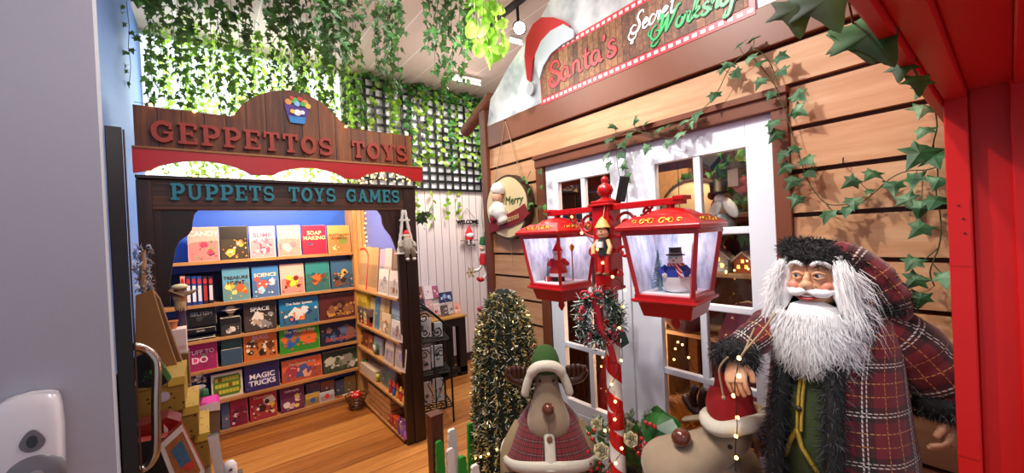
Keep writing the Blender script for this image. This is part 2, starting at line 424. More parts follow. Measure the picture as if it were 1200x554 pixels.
lamp('SPOT', 'track_spot', (.75,2.1,3.25), 95, 'fff2e2', (1.9,1.9,1.4), .03, .5, 75)
lamp('AREA', 'booth_light', (.55,3.35,2.3), 48, 'ffdcb2', (.55,4.2,.9), .5, sy=.2)
lamp('AREA', 'window_daylight', (.42,4.34,2.8), 45, 'eaf2ff', (.42,2.5,2.4), 1.3, sy=1.0)
lamp('POINT', 'workshop_room_light', (2.12,1.0,2.36), 42, 'ffd9ae', None, .1)
lamp('POINT', 'workshop_room_light', (2.15,1.5,.9), 10, 'ffbe88', None, .08)
S.view_settings.view_transform = 'Standard'; S.view_settings.look = 'None'; S.view_settings.exposure = -.22; S.view_settings.gamma = 1
S.view_settings.use_curve_mapping = False
try:
    S.cycles.use_denoising = True; S.cycles.transparent_max_bounces = 16; S.cycles.max_bounces = 8; S.cycles.caustics_reflective = False; S.cycles.caustics_refractive = False; S.cycles.sample_clamp_indirect = 4
except Exception: pass
# ================================================================== TOY SHOP FRONT (plane y = 2.95)
YA = 2.95
SIGNW = planks('sign_planks', ['2c1308','552a12','7d4621','9c6535'], .105, 0, 1., .55, .03, '1c0b05')
DARKW = planks('dark_planks', ['1a0a05','351a0d','54301b','6e4527'], .058, 2, 1.2, .5, .05, '0c0503')
POSTW = wood('dark_post_wood', ['150805','2a130b','43221a'], 2, .45)
REDB = flat('b0141a', .4, var=.1, sc=5); LETR = flat('98301f', .5, var=.12); LETT = flat('237c8c', .5, var=.1)
sf = thing('shop_front', 'toy shop front of dark planks with red arched board and carved letter signs', 'shop front', (.55,YA,0))
def A2(p): q = at(p[0], p[1], 'y', YA); return (q.x, q.z)
fA = frameA(0, YA, 0)
# sign board with arched top
top = [(-.283,2.412),(.17,2.412),(.185,2.445),(.22,2.50),(.29,2.562),(.38,2.61),(.488,2.637),(.59,2.625),(.69,2.58),(.77,2.50),(.82,2.455),(.875,2.43),(1.33,2.425)]
bd = MB().prism(([(-.283,2.15)] + top + [(1.33,2.15)])[::-1], frameA(0,YA,0) @ Matrix.Translation((0,0,-.03)), .03)
bd.build('sign_board', SIGNW, sf)
# red board with scallops below, ledge strip on top
low = [(1.385,2.055),(1.34,2.06)]
def arch(x0, x1, zb, h, n=14): return [(x1+(x0-x1)*k/n, zb+h*sin(PI*k/n)**.7) for k in range(n+1)]
low += arch(.90, 1.31, 2.055, .062) + arch(.36, .80, 2.052, .062) + arch(-.22, .24, 2.048, .068) + [(-.29,2.03)]
rb = MB().prism([(-.29,2.165),(-.29,2.03)][1:] + low[::-1][1:] + [(1.385,2.165),(-.29,2.165)], frameA(0,YA-.03,0), .025)
rb.build('arched_board', REDB, sf)
MB().box((-.29,YA-.062,2.163),(1.387,YA-.03,2.176)).build('ledge_strip', wood('ledge_wood', ['6b3a1c','9a6436','b98552'], 0), sf, bevel=.003)
# header board
MB().box((-.275,YA-.02,1.832),(1.335,YA+.03,2.005)).build('header_board', DARKW, sf, bevel=.004)
MB().box((-.285,YA-.045,2.003),(1.345,YA+.05,2.022)).build('header_rail', POSTW, sf, bevel=.003)
# brackets
brL = [A2(p) for p in ((256.5,237),(256.5,240),(249,241),(240,243),(232,246.5),(227.8,251),(226,259),(225,269),(221,275),(215,279),(210,283),(206,291),(204,303),(201,318),(199.5,330),(199.5,358),(184,354))]
brL = [(-.265,1.84)] + [(brL[0][0],1.84)] + brL[1:] + [(-.265, brL[-1][1])]
MB().prism(brL[::-1], frameA(0,YA+.012,0), .02).build('curved_bracket', flat('1d120d', .5, var=.3), sf)
brR = [A2(p) for p in ((428,240.6),(436,244.5),(442.5,246.6),(446.8,253),(448,262),(451,268),(457.6,276),(461,283.4),(463.5,291),(467,299),(469,306),(471,330))]
brR = [(brR[0][0],1.84)] + brR + [(1.30, brR[-1][1]), (1.30,1.84)]
MB().prism(brR, frameA(0,YA+.012,0), .02).build('curved_bracket', POSTW, sf)
# posts
MB().box((1.172,YA-.02,0),(1.232,YA+.02,1.79)).build('post', POSTW, sf, bevel=.003)
MB().box((1.232,YA-.03,0),(1.325,YA+.05,2.0)).build('post', POSTW, sf, bevel=.004)
MB().box((-.285,YA-.03,0),(-.222,YA+.05,2.0)).build('post', POSTW, sf, bevel=.004)
MB().box((-.225,YA-.01,1.32),(-.19,YA+.01,1.84)).build('side_rail', POSTW, sf, bevel=.003)

# ---- slab serif letters made of strokes, unit height
def arcp(cx, cy, rx, ry, a0, a1, n=12): return [(cx+rx*cos(rad(a0+(a1-a0)*k/n)), cy+ry*sin(rad(a0+(a1-a0)*k/n))) for k in range(n+1)]
SL, TH = .19, .13
def glyph(ch):
    s = []   # (points, width)
    def v(x, y0=0, y1=1, w=SL): s.append(([(x,y0),(x,y1)], w))
    def h(y, x0, x1, w=TH): s.append(([(x0,y),(x1,y)], w))
    T, B = 1-TH/2, TH/2
    if ch == 'E': v(.2); h(B,.02,.72); h(T,.02,.72); h(.5,.2,.56); v(.66,.0,.3,.12); v(.66,.7,1,.12); v(.52,.37,.63,.08); w = .76
    elif ch == 'P': v(.2); h(B,.02,.45); h(T,.02,.42); h(.44,.2,.42); s.append((arcp(.4,.69,.26,.25,-90,90), SL)); w = .76
    elif ch == 'T': v(.38); h(T,.02,.74); h(B,.2,.56); v(.08,.68,1,.12); v(.68,.68,1,.12); w = .78
    elif ch == 'O': s.append((arcp(.4,.5,.3,.41,0,360,24), SL)); w = .82
    elif ch == 'G': s.append((arcp(.42,.5,.32,.41,48,325,20), SL)); v(.68,.12,.48,.15); h(.46,.44,.78,.12); v(.68,.62,.96,.1); w = .84
    elif ch == 'S': s.append((arcp(.36,.70,.25,.235,35,270,14)+arcp(.36,.275,.27,.21,90,-145,14)[1:], .17)); v(.6,.64,.96,.09); v(.1,.04,.34,.09); w = .74
    elif ch == 'Y': s.append(([(.14,.94),(.39,.45)], SL)); s.append(([(.64,.94),(.39,.45)], .14)); v(.39,0,.5); h(B,.2,.58); h(T,.0,.3,.1); h(T,.5,.78,.1); w = .8
    elif ch == 'U': s.append(([(.18,.98)]+arcp(.42,.36,.24,.29,180,360,12)+[(.66,.98)], .16)); h(T,.02,.34,.1); h(T,.52,.82,.1); w = .86
    elif ch == 'A': s.append(([(.16,.05),(.40,.95)], .13)); s.append(([(.40,.97),(.68,.05)], SL)); h(.36,.24,.56,.1); h(B,.0,.3,.1); h(B,.54,.86,.1); w = .88
    elif ch == 'M': v(.16,0,1,.13); v(.82,0,1,SL); s.append(([(.17,.97),(.48,.2)], SL)); s.append(([(.48,.2),(.8,.97)], .12)); h(B,.0,.32,.1); h(B,.66,.98,.1); h(T,.0,.2,.1); h(T,.78,.98,.1); w = 1.02
    elif ch == "'": v(.1,.68,1,.13); w = .22
    else: w = .45
    return s, w
def carve(word, x0, x1, z0, z1, y, d, mt, parent, nm='letter'):
    W = sum(glyph(c)[1]+.09 for c in word)-.09; k = (x1-x0)/W; hgt = z1-z0; x = x0
    for c in word:
        st, w = glyph(c)
        if st:
            mb = MB()
            for q, (pts, wd) in enumerate(st):
                mb.strip([(x+p[0]*k, z0+p[1]*hgt) for p in pts], wd*(k+hgt)/2, frameA(0, y, 0), d+.0004*q)
            mb.build(nm, mt, parent)
        x += (w+.09)*k
xg = lambda px, py: A2((px, py))[0]
y1 = YA-.032
for wd, a, b in (('GEPPETTOS', xg(177,158), xg(389,168)), ('TOYS', xg(411,170), xg(476,178))):
    carve(wd, a, b, 2.213, 2.335, YA-.001, .022, LETR, sf)
for wd, a, b in (('PUPPETS', xg(200,226), xg(321,228)), ('TOYS', xg(337,229), xg(392,230)), ('GAMES', xg(404,230), xg(466,231))):
    carve(wd, a, b, 1.888, 1.982, YA-.021, .018, LETT, sf)
# painted toy chest plaque: purple chest overflowing with toys
tc = MB(); c = at(348, 132, 'y', YA); M0 = frameA(c.x, YA-.002, c.z)
tc.prism([(-.075,.05),(-.055,-.055),(.05,-.055),(.078,.05)], M0, .008, 0)
tc.prism([(-.045,-.075),(.042,-.075),(.05,-.03),(-.05,-.03)], M0, .012, 1)
for k, (x, z, r, q) in enumerate(((-.05,.062,.02,2),(-.012,.075,.022,3),(.02,.09,.016,4),(.05,.07,.02,2),(.066,.05,.018,5),(-.03,.09,.013,4),(.0,.055,.018,6),(.035,.058,.016,3),(.0,-.005,.022,7),(-.03,-.0,.014,5),(.03,.0,.014,7))):
    tc.prism(arcp(x, z, r, r, 0, 330, 9), M0, .012+.001*k, q)
tc.build('toy_chest_plaque', [flat('4a2382',.5), flat('1f7fc4',.5), flat('d88b3c',.5), flat('3fae49',.5), flat('c8322d',.5), flat('e8c14a',.5), flat('7fb6e6',.5), flat('dfe7f2',.5)], sf)

# ================================================================== BOOKCASES
SHW = wood('shelf_pine', ['8a5a30','b98450','d0a06a'], 0, .5, .8)
bc = thing('bookcase', 'wide wooden bookcase with dark blue back inside the toy shop front', 'bookcase', (.45,4.2,0))
NAVY = flat('14204f', .6, var=.1)
BX0, BX1, BF = -.29, 1.165, 4.10
SZ = [.075, .335, .605, .855, 1.145, 1.497]
for k, z in enumerate(SZ):
    b = MB().box((BX0,BF,z-.018),(BX1,4.32,z)); b.box((BX0,BF-.008,z-.022),(BX1,BF,z+.006)); b.build('shelf', SHW, bc, bevel=.002)
MB().box((BX0,4.32,.0),(BX1,4.338,1.50)).build('back_panel', NAVY, bc)
for k, z in enumerate(SZ[1:]): MB().box((BX0,4.22,z-.09),(BX1,4.235,z-.02)).build('blue_rail', flat('1a3580',.5), bc)
MB().box((BX0,BF+.01,0),(BX1,BF+.025,.06)).build('plinth', SHW, bc)
MB().box((1.167,4.10,0),(1.296,4.335,1.99)).build('end_post', planks('end_post_wood', ['a06a38','cc9558','e0b478'], .045, 0, 1, .5, .04, '70451f'), bc)
sb = thing('side_bookcase', 'narrow pine bookcase along the right side of the toy booth', 'bookcase', (1.28,3.55,0))
SSZ = []
for a, b in (((418,338.7),(469.6,349.6)), ((419,380.4),(470.6,398.3)), ((421,408.7),(473,432.5)), ((421,439),(475,469)), ((430.6,478),(476,510.5))):
    za, zb = at(a[0], a[1], 'x', 1.165).z, at(b[0], b[1], 'x', 1.165).z; SSZ.append((za+zb)/2)
SSZ[-1] = .04
for z in SSZ:
    MB().box((1.160,2.98,z-.02),(1.297,4.09,z)).build('shelf', SHW, sb, bevel=.002)
MB().box((1.286,2.98,0),(1.298,4.09,1.5)).build('back_panel', wood('pale_back', ['a5744a','c79a68','d9b284'], 2), sb)
print('SSZ', SSZ)

# ---- books and boxes
def art(mb, x0, x1, z0, z1, M, spec, base, rng):
    "printed shapes on a cover: discs, bars and blobs just proud of the board"
    for k in range(int(spec*3)):
        r = (x1-x0)*(rng.uniform(.17,.26) if k < 2 and spec > 3 else rng.uniform(.05,.15) if k < spec else rng.uniform(.02,.05)); cx = rng.uniform(x0+r, x1-r); cz = rng.uniform(z0+r, z0+(z1-z0)*.62)
        n = rng.choice((5,7,12)); a0 = rng.uniform(0, 360)
        mb.prism([(cx+r*rng.uniform(.7,1.1)*cos(rad(a0+360*i/n)), cz+r*rng.uniform(.7,1.1)*sin(rad(a0+360*i/n))) for i in range(n)], M, .0006+.0002*k, base+k % 3)
def cover_book(name, label, px, zb, cover, cols, title=None, tcol='ffffff', tpos=.8, tsize=.2, th=.02, yf=None, n=7, group=None, cat='book', lean=.08, seed=0, arts=True):
    "a face-out book or flat box: px = (left, right, top) in the photo, stands on zb"
    yf = yf or 4.13; x0 = at(px[0], 300, 'y', yf); x0 = at(px[0], px[2]+6, 'y', yf).x; x1 = at(px[1], px[2]+6, 'y', yf).x
    xm = (px[0]+px[1])/2; zt = at(xm, px[2], 'y', yf).z
    w, h = x1-x0, zt-zb
    rng = random.Random(seed+int(px[0]))
    o = thing(name, label, cat, ((x0+x1)/2, yf, zb+.001), 0, group)
    o.rotation_euler = (-lean, 0, 0)
    b = MB().box((-w/2,0,0),(w/2,th,h)); b.build('cover', flat(cover,.4,var=.06), o, world=False, bevel=.0015)
    p = MB().box((-w/2+.003,.002,h),(w/2-.003,th-.002,h+.001)); p.box((w/2,.002,.003),(w/2+.001,th-.002,h-.003)); p.build('pages', PAPER, o, world=False)
    M = frameA(0,0,0)
    if arts:
        a = MB(); a.prism([(-w/2+.006,.008),(w/2-.006,.008),(w/2-.006,h*rng.uniform(.5,.62)),(w*rng.uniform(-.2,.2),h*rng.uniform(.56,.68)),(-w/2+.006,h*rng.uniform(.5,.62))], M, .0004, 3); art(a, -w/2+.008, w/2-.008, .012, h-.01, M, n, 0, rng)
        hx = tuple(int(cover[i:i+2],16)*.82+int(cols[0][i:i+2],16)*.18 for i in (0,2,4)); a.build('cover_picture', [flat(c,.45) for c in cols]+[flat('%02x%02x%02x' % tuple(int(q*.85) for q in hx),.45,var=.3,sc=60)], o, world=False)
    if title:
        tb = MB(); L = title.split('|')
        for k, ln in enumerate(L):
            s = min(h*tsize, w*1.55/max(4, len(ln)))
            tb.join(text_mesh(ln, s, frameA(0, -.0026, h*tpos-k*s*.95), .0006, bold=s*.02))
        tb.build('title', flat(tcol,.45,var=0.), o, world=False)
    return o
# (px left, right, top), shelf z, name, label, cover, art colours, title...
K = SZ
B = cover_book
B('book','pink candy-science book at the left end of the top shelf',(219,256,266),K[5],'f1a9a0',['e0405e','6f2450','3fae52'],'CANDY',tcol='fff3e8',n=5,seed=1)
B('book','black book with colourful square pictures on the top shelf',(257,290,265),K[5],'1e1a1c',['e0b23c','b0653a','d8d2c4'],None,n=9,seed=2)
B('book','white and pink swirly slime book on the top shelf',(292,322,265),K[5],'efc3cf',['e24a6e','a7d8c6','f0e3ef'],'SLIME|LAB',tcol='e86c9c',tpos=.72,n=8,seed=3)
B('book','pale mint and pink cookery book on the top shelf',(325,352,264),K[5],'e7b5a8',['e8798a','a9c9b9','d6566b'],'SCIENCE|GAMES',tcol='f6f1e3',tpos=.76,tsize=.15,n=5,seed=4)
B('book','crimson soap-making book on the top shelf',(354,382,264),K[5],'d2224c',['b3153b','27466e','e4677f'],'SOAP|MAKING',tcol='f4d9a0',tpos=.74,tsize=.18,n=2,seed=5)
B('book','tan Australian animals book at the right end of the top shelf',(384,410,264),K[5],'d9a25e',['b97a3c','7f8d3c','e9c794'],'AUSTRALIAN|ANIMALS',tcol='8a3b24',tpos=.66,tsize=.13,n=5,seed=6)
B('book','treasure hunt book with a chest on the yellow cover of the second shelf',(260,292,314),K[4],'5d9fc0',['e2b93d','c0602c','f0d679'],'TREASURE|HUNT',tcol='3a1a12',tpos=.70,tsize=.16,n=6,seed=7)
B('book','bright blue science book on the second shelf',(295,326,312),K[4],'3f86cf',['e25a4c','9fd3ec','f1f3f5'],'SCIENCE',tcol='f6e9b8',tpos=.72,tsize=.16,n=8,seed=8)
B('book','book with a red monster and yellow badge on its white cover',(328,356,309),K[4],'e2b9b0',['cf3a2c','f0d83a','7d2018'],None,n=9,seed=9)
B('book','teal book with red and brown shapes on the second shelf',(358,386,307),K[4],'2f8a8f',['7d3a20','c46a2c','1d5a60'],None,n=7,seed=10)
B('book','dark blue book with brown beasts at the right of the second shelf',(388,414,305),K[4],'36658f',['7a4426','d9ad62','2b1a14'],None,n=9,seed=11)
# spine-out series at left of second shelf
for k, (c, l, s) in enumerate((('e7a08a','salmon','c2302c'),('1c2f74','blue and white','e8e6ee'),('1f3c8c','blue and white','f1eff5'),('24439a','blue and white','e2dde8'),('2a1a2a','dark red','a7322c'),('241a34','dark','d8cfe0'))):
    xp = 211+k*6.6; x0 = at(xp, 330, 'y', 4.13).x; x1 = at(xp+5.6, 330, 'y', 4.13).x
    o = thing('book', ['salmon spine-out book at the left of the row on the second shelf','blue spine-out book next to the salmon one','second blue spine-out book with a red top','third blue spine-out book in the row','dark spine-out book with red lettering after the blue ones','thin dark spine-out book ending the row'][k], 'book', ((x0+x1)/2, 4.13, K[4]+.001), group='spine-out books on the second shelf')
    h = .245-.004*k; w = (x1-x0)/2
    MB().box((-w,0,0),(w,.16,h)).build('cover', flat(c,.4), o, world=False, bevel=.002)
    m_ = MB().box((-w*.7,-.0012,.03),(w*.7,0,h*.68)); m_.build('spine_label', flat(s,.5), o, world=False)
    MB().prism([(-w*.8,h*.78),(0,h*.72),(w*.8,h*.78),(w*.5,h*.92),(-w*.5,h*.92)], frameA(0,0,0), .0015).build('spine_mark', flat('c02a2c',.5), o, world=False)
# third shelf
B('game_box','large black game box with a white title, topmost of the left stack',(218,253,359),K[3]+.115,'121214',['2c2c30','3a3a40','1c1c20'],'SELFISH',tcol='8a8c92',tpos=.62,tsize=.3,th=.12,n=2,cat='box',lean=0,seed=12)
for k in range(2):
    B('game_box',['black game box with white title strip, lowest of the left stack','black game box with white title strip, second from the bottom of the stack'][k],(217,253,[397,385][k]),K[3]+.058*k,'101012',['d8d8d6','1c1c20','26262a'],'SELFISH',tcol='d4d4d4',tpos=.5,tsize=.42,th=.12,n=0,cat='box',lean=0,arts=False)
x = at(271, 372, 'y', 4.13)
B('game_box','small black game box with a white planet picture below the saucer ornament',(258,282,372),K[3],'17161b',['e4e0da','c9c4bd','44404a'],None,th=.08,n=4,cat='box',lean=0,seed=14)
so = thing('saucer_ornament', 'white ringed planet ornament on the small black game box', 'ornament', (x.x, 4.17, at(271,372,'y',4.13).z+.003))
MB().lathe([(.03,0),(.012,.02),(.012,.035)],12).build('stand', flat('8a7a68',.5), so, world=False)
MB().ball((0,0,.062),(.038,.036,.036),16).build('planet', flat('cfc4b4',.5), so, world=False)
MB().lathe([(.04,.058),(.066,.061),(.066,.064),(.04,.066)],24,cap=False).build('ring', flat('efe8da',.5), so, world=False)
B('game_box','brown black astronaut game box with white title',(285,323,354),K[3],'2c1c1c',['d8d4d0','8a8890','b8a088'],'SPACE',tcol='d3dbe4',tpos=.76,tsize=.2,th=.06,n=8,cat='box',lean=.04,seed=15)
B('jigsaw_box','blue solar system jigsaw box with planets',(327,373,349),K[3],'1878b4',['e8803c','d8e4ea','1c3f8a'],'The Solar System',tcol='ffffff',tpos=.8,tsize=.17,th=.05,n=8,cat='box',lean=.04,seed=16)
B('jigsaw_box','maroon dinosaurs jigsaw box at the right end of the third shelf',(374,419,344),K[3],'5a2226',['8a5a3c','3a1a16','b98a50'],'DINOSAURS',tcol='d8a24a',tpos=.16,tsize=.16,th=.05,n=10,cat='box',lean=.04,seed=17)
# fourth shelf
B('book','magenta activity book reading stuff to do',(212,254,402),K[2],'c4186f',['5d7a58','e23f90','8a0f4c'],'STUFF TO|DO',tcol='f6cfe0',tpos=.66,tsize=.3,n=3,th=.03,seed=18)
B('game_box','small teal box with a green dinosaur',(259,283,392),K[2],'2f5a5e',['2f9a4c','1f7a3a','88a070'],None,n=4,th=.06,cat='box',lean=0,seed=19,yf=4.16)
B('game_box','small slate blue plain box in front of the dinosaur box',(259,284,409),K[2],'39546e',['39546e','2f4a60','445f78'],None,n=0,th=.03,cat='box',lean=0,arts=False)
B('jigsaw_box','orange bugs jigsaw box with insects',(285,324,388),K[2],'df6e1e',['f0e2c8','6a3218','2c1a10'],'BUGS',tcol='e8c8e0',tpos=.78,tsize=.2,th=.05,n=12,cat='box',lean=.04,seed=20)
B('jigsaw_box','bright green world map jigsaw box',(327,374,379),K[2],'46b414',['2d62b8','e06a2c','9a6a4c'],'The World Map',tcol='f4f4d8',tpos=.74,tsize=.18,th=.05,n=9,cat='box',lean=.04,seed=21)
B('jigsaw_box','navy sea animals jigsaw box with a skeleton fish',(375,419,373),K[2],'161a3c',['3f4a78','8a5a50','5a6a98'],'SEA ANIMALS',tcol='c05a44',tpos=.2,tsize=.18,th=.05,n=7,cat='box',lean=.04,seed=22)
# fifth shelf
B('board_game','white board game with a green winding track',(247,284,437),K[1],'d9d3c4',['6f8a2a','c3b93c','4a5a1e'],None,n=0,th=.03,cat='board game',lean=.06,seed=23,arts=False)
bg_ = [o for o in S.objects if o.get('label') == 'white board game with a green winding track'][0]
tr = MB(); x0 = at(247,443,'y',4.13).x; x1 = at(284,443,'y',4.13).x; w = x1-x0; h = at(265,437,'y',4.13).z-K[1]
tr.prism([(-.44*w,.1*h),(.38*w,.1*h),(.44*w,.3*h),(.44*w,.8*h),(.38*w,.9*h),(-.4*w,.9*h),(-.44*w,.7*h)], frameA(0,0,0), .001, 0)
for r in range(3):
    for q in range(7): tr.box((-.38*w+q*.11*w,-.002,(.2+.24*r)*h),(-.285*w+q*.11*w,-.001,(.34+.24*r)*h), 1+((q*3+r*2) % 7 == 0))
tr.build('track', [flat('55781f',.5), flat('c6bf45',.5), flat('8a4a2a',.5)], bg_, world=False)
B('book','purple magic tricks book on the fifth shelf',(286,327,425),K[1],'33246a',['4a3a8a','5a4a98','40307a'],'MAGIC|TRICKS',tcol='f2f0f4',tpos=.52,tsize=.26,n=4,th=.03,seed=24)
B('jigsaw_box','coral orange human body jigsaw box',(330,377,420),K[1],'e8663c',['4a5a9a','a83a4c','f0a888'],'The Human Body',tcol='f4dcc8',tpos=.8,tsize=.16,th=.05,n=7,cat='box',lean=.04,seed=25)
B('jigsaw_box','dark green wildlife jigsaw box with a panda',(378,421,410),K[1],'2a3a2a',['c9c4b8','8a8a80','4a5a3c'],None,th=.05,n=11,cat='box',lean=.04,seed=26)
# bottom shelf
B('book','blue grey kit book at the left of the bottom shelf',(259,268,472),K[0],'4a5a80',['d8d8dc','c43a4c','2a2a3a'],None,n=5,seed=27)
B('craft_kit','crimson craft kit with a dark bottle picture',(269,290,467),K[0],'a81c44',['2a1a2a','e0d0d8','c84a70'],None,n=7,seed=28,cat='kit')
B('craft_kit','red chocolate kit in the middle of the bottom shelf',(292,324,458),K[0],'b8182c',['f0e6d8','3a1a14','e8b83c'],'Chocolates',tcol='f2c8b0',tpos=.78,n=8,seed=29,cat='kit')
B('craft_kit','plum calligraphy kit with pale squares',(328,356,453),K[0],'6a1a4a',['e8dce0','d8a8b0','e8d060'],'Calligraphy',tcol='ecd6e0',tpos=.82,n=6,seed=30,cat='kit')
B('book','small tan book with a blue round emblem',(358,375,461),K[0],'c9a050',['2a62a8','e8dcc0','2a62a8'],None,n=0,seed=31,th=.015)
B('book','small white book with a red flower emblem',(375,392,459),K[0],'b8c4d0',['d83a34','e8ecf0','d83a34'],None,n=0,seed=32,th=.015)
for lab, c in (('small tan book with a blue round emblem','2a5fa8'),('small white book with a red flower emblem','d8342c')):
    o = [q for q in S.objects if q.get('label') == lab][0]
    MB().prism(arcp(.0,.045,.022,.022,0,345,14), frameA(0,0,0), .0015).build('emblem', flat(c,.5), o, world=False)
for k, (a, b, tp, c) in enumerate(((359,375,450,'7a5a70'),(376,392,447,'a0624c'),(393,404,446,'5a6a8a'),(404,417,441,'b08a40'))):
    B('book',['small mauve book behind the tan one with the blue emblem','small rust book behind the white one with the red flower','small grey blue book at the back of the bottom shelf','small ochre book at the far right back of the bottom shelf'][k],(a,b,tp),K[0],c,['d8c8a8','e8e0d0','88a0b0'],None,n=3,seed=40+k,th=.012,yf=4.2)
for k in range(3):
    B('box_set',['low box of red beads at the left front of the bottom shelf corner','low box of red beads, middle of the three','low box of red beads nearest the side bookcase'][k],(395+8*k,402.5+8*k,466-3*k),K[0],'a8542c',['c82a24','e8b85a','7a1a14'],None,n=6,seed=50+k,th=.05,cat='box',lean=0)
# ================================================================== SIDE BOOKCASE GOODS (face -X)
def MBx(x, y, z, lean=0):   # local: x right (-Y), y depth (+X), z up
    return Matrix.Translation((x, y, z)) @ Matrix.Rotation(-PI/2, 4, 'Z') @ Matrix.Rotation(-lean, 4, 'X')
def side(name, label, cat, px0, px1, ytop, zb, col, x=1.185, th=.02, lean=.1, cols=None, n=4, group=None, top=None, seed=0, frame=None):
    ya = at(px0, 400, 'x', x).y; yb = at(px1, 400, 'x', x).y
    zt = at((px0+px1)/2, ytop, 'x', x).z; w = abs(ya-yb); h = max(.03, zt-zb)
    o = thing(name, label, cat, (x, (ya+yb)/2, zb+.001), -PI/2, group); o.rotation_euler = (0, 0, -PI/2)
    b = MB(); Ml = Matrix.Rotation(-lean, 4, 'X')
    if top == 'arch':
        b.prism([(-w/2,0),(w/2,0),(w/2,h*.7)]+arcp(0,h*.7,w/2,h*.3,0,180,10)[1:], Ml @ frameA(0,th,0), th)
    else: b.box((-w/2,0,0),(w/2,th,h), 0, Ml)
    b.build('card' if th < .03 else 'carton', flat(col,.5), o, world=False, bevel=.001)
    if n:
        a = MB(); rng = random.Random(seed+int(px0)); a.prism([(-w*.46,h*.08),(w*.46,h*.08),(w*.46,h*.6),(-w*.46,h*.6)], Ml @ frameA(0,0,0), .0004, 3); art(a, -w*.44, w*.44, h*.1, h*.95, Ml @ frameA(0,-.0005,0), n, 0, rng)
        a.build('print', [flat(c,.5) for c in (cols or ['7a7a98','c0607a','3a3a4a'])][:3]+[flat('%02x%02x%02x' % tuple(int(int(col[i:i+2],16)*.82) for i in (0,2,4)),.5,var=.25,sc=60)]*(1+3-min(3,len(cols or 'abc'))), o, world=False)
    if frame:
        f = MB(); f.strip([(-w/2+.008,.0),(-w/2+.008,h*.7)]+arcp(0,h*.7,w/2-.008,h*.26,180,0,10)+[(w/2-.008,0)], .016, Ml @ frameA(0,-.002,0), .006)
        f.build('border', flat(frame,.5), o, world=False)
    return o
Z0, Z1, Z2, Z3, Z4 = SSZ
side('picture_board','tall tan board with a red arched border at the back of the top side shelf','board',419,433,289,Z0,'e2b688',1.2,.02,.12,['b98a60'],2,frame='d8432a')
for k in range(3): side('picture_board',['plain tan board leaning beside the red-bordered one','second tan leaning board on the top side shelf','tan leaning board with blue edge print'][k],'board',433+3.6*k,437+3.6*k,290,Z0,['d9ac78','d2a26c','c9a07a'][k],1.2,.02,.1,['7a88b0','a06a4a'],1+k,group='leaning boards on the top side shelf')
side('card','lavender card behind the front row on the top side shelf','card',446,452,292,Z0,'b9a8c8',1.21,.01,.1,['8a4a90','e0d0e8'],4)
side('card','pale pink tall card on the top side shelf','card',452,460,291,Z0,'dcc6c0',1.21,.01,.1,['a88090','7a5a70'],3)
side('card','dark patterned card near the shop post, top side shelf','card',461,469,293,Z0,'8a7468',1.21,.01,.1,['e8dccb','3a2a30'],4)
side('card','white card with grey line drawings in front on the top side shelf','card',446,457,316,Z0,'e6dcd6',1.168,.008,.1,['8a8088','b8a8b0'],5)
side('card','white card with a brown figure in front on the top side shelf','card',458,469,318,Z0,'e2d4ce',1.168,.008,.1,['8a5a40','9a8a98'],4)
side('carton','yellow and grey carton at the far end of the second side shelf','box',420,432,342,Z1+.055,'d9b93c',1.19,.1,0,['8a8a90'],2)
for k in range(3): side('carton',['red and cream carton, lowest of the stack under the yellow box','red and cream carton, middle of the stack under the yellow box','grey carton directly under the yellow box'][k],'box',419,435,[377,369,361][k],Z1+.019*k,['b8423a','c0503c','6a5a58'][k],1.18,.09,0,['e8d0b0','e8c060'],3)
for k, c in enumerate(('d8c48a','5a90b8','e0c090','cfa878')): side('book',['cream book leaning on the second side shelf','blue and yellow book beside the cartons','peach tall book on the second side shelf','tan tall book next to the pale blue one'][k],'book',434+5.5*k,439+5.5*k,[350,349,350,351][k],Z1,c,1.2,.02,.1,['d8402c','e8d8a0','4a6a90'],3)
side('book','pale blue grey book on the second side shelf','book',458,470,353,Z1,'9fb6cc',1.2,.02,.1,['7a94ae','c4d2de'],2)
side('card','white card with pink drawing in front of the pale blue book','card',458,471,377,Z1,'ded2cc',1.166,.008,.1,['b07888','8a6a78'],5)
side('card','buff card in front on the second side shelf','card',447,457,368,Z1,'dabf98',1.17,.008,.1,['b0603c','e8e0d0'],4)
for k in range(3): side('book',['dark red book at the far end of the third side shelf','brown red book second on the third side shelf','orange book third on the third side shelf'][k],'book',421+5*k,426+5*k,[388,390,393][k],Z2,['6a2a20','8a3a28','b8623a'][k],1.2,.02,.06,['e0a050','2a4a3a'],4)
side('book','white and blue book before the round green dish','book',437,446,396,Z2,'b8c4cc',1.2,.02,.1,['3a6a9a','c04a3a'],4)
dish = thing('round_dish','round green and white dish standing on the third side shelf','dish',at(440,402,'x',1.185)-Vector((0,0,.0)),0)
dish.location.z = Z2+.002
MB().lathe([(.05,0),(.055,.006),(.05,.012),(.0,.008)],20,c=(0,0,.055),M=Matrix.Rotation(-PI/2,4,'Y')).build('plate', flat('3f7f6a',.4), dish, world=False)
MB().lathe([(.035,.0128),(.034,.015),(0,.0145)],20,c=(0,0,.055),M=Matrix.Rotation(-PI/2,4,'Y')).build('centre_disc', flat('e8e6da',.4), dish, world=False)
side('arch_card','cream arched card with a round emblem on the third side shelf','card',449,459,398,Z2,'d8c4b8',1.168,.01,.12,['8a7aa0','b8a0b8','9a8ab0'],4,top='arch')
side('arch_card','cream arched card with a round emblem next to the shop post','card',461,472,401,Z2,'dcc9be',1.168,.01,.12,['9a86b0','c0a8b8','8a7aa8'],4,top='arch')
side('carton','pale open carton on the fourth side shelf','box',421,437,429,Z3,'d6c4b0',1.168,.1,0,n=0)
gb = at(426,417,'x',1.2)
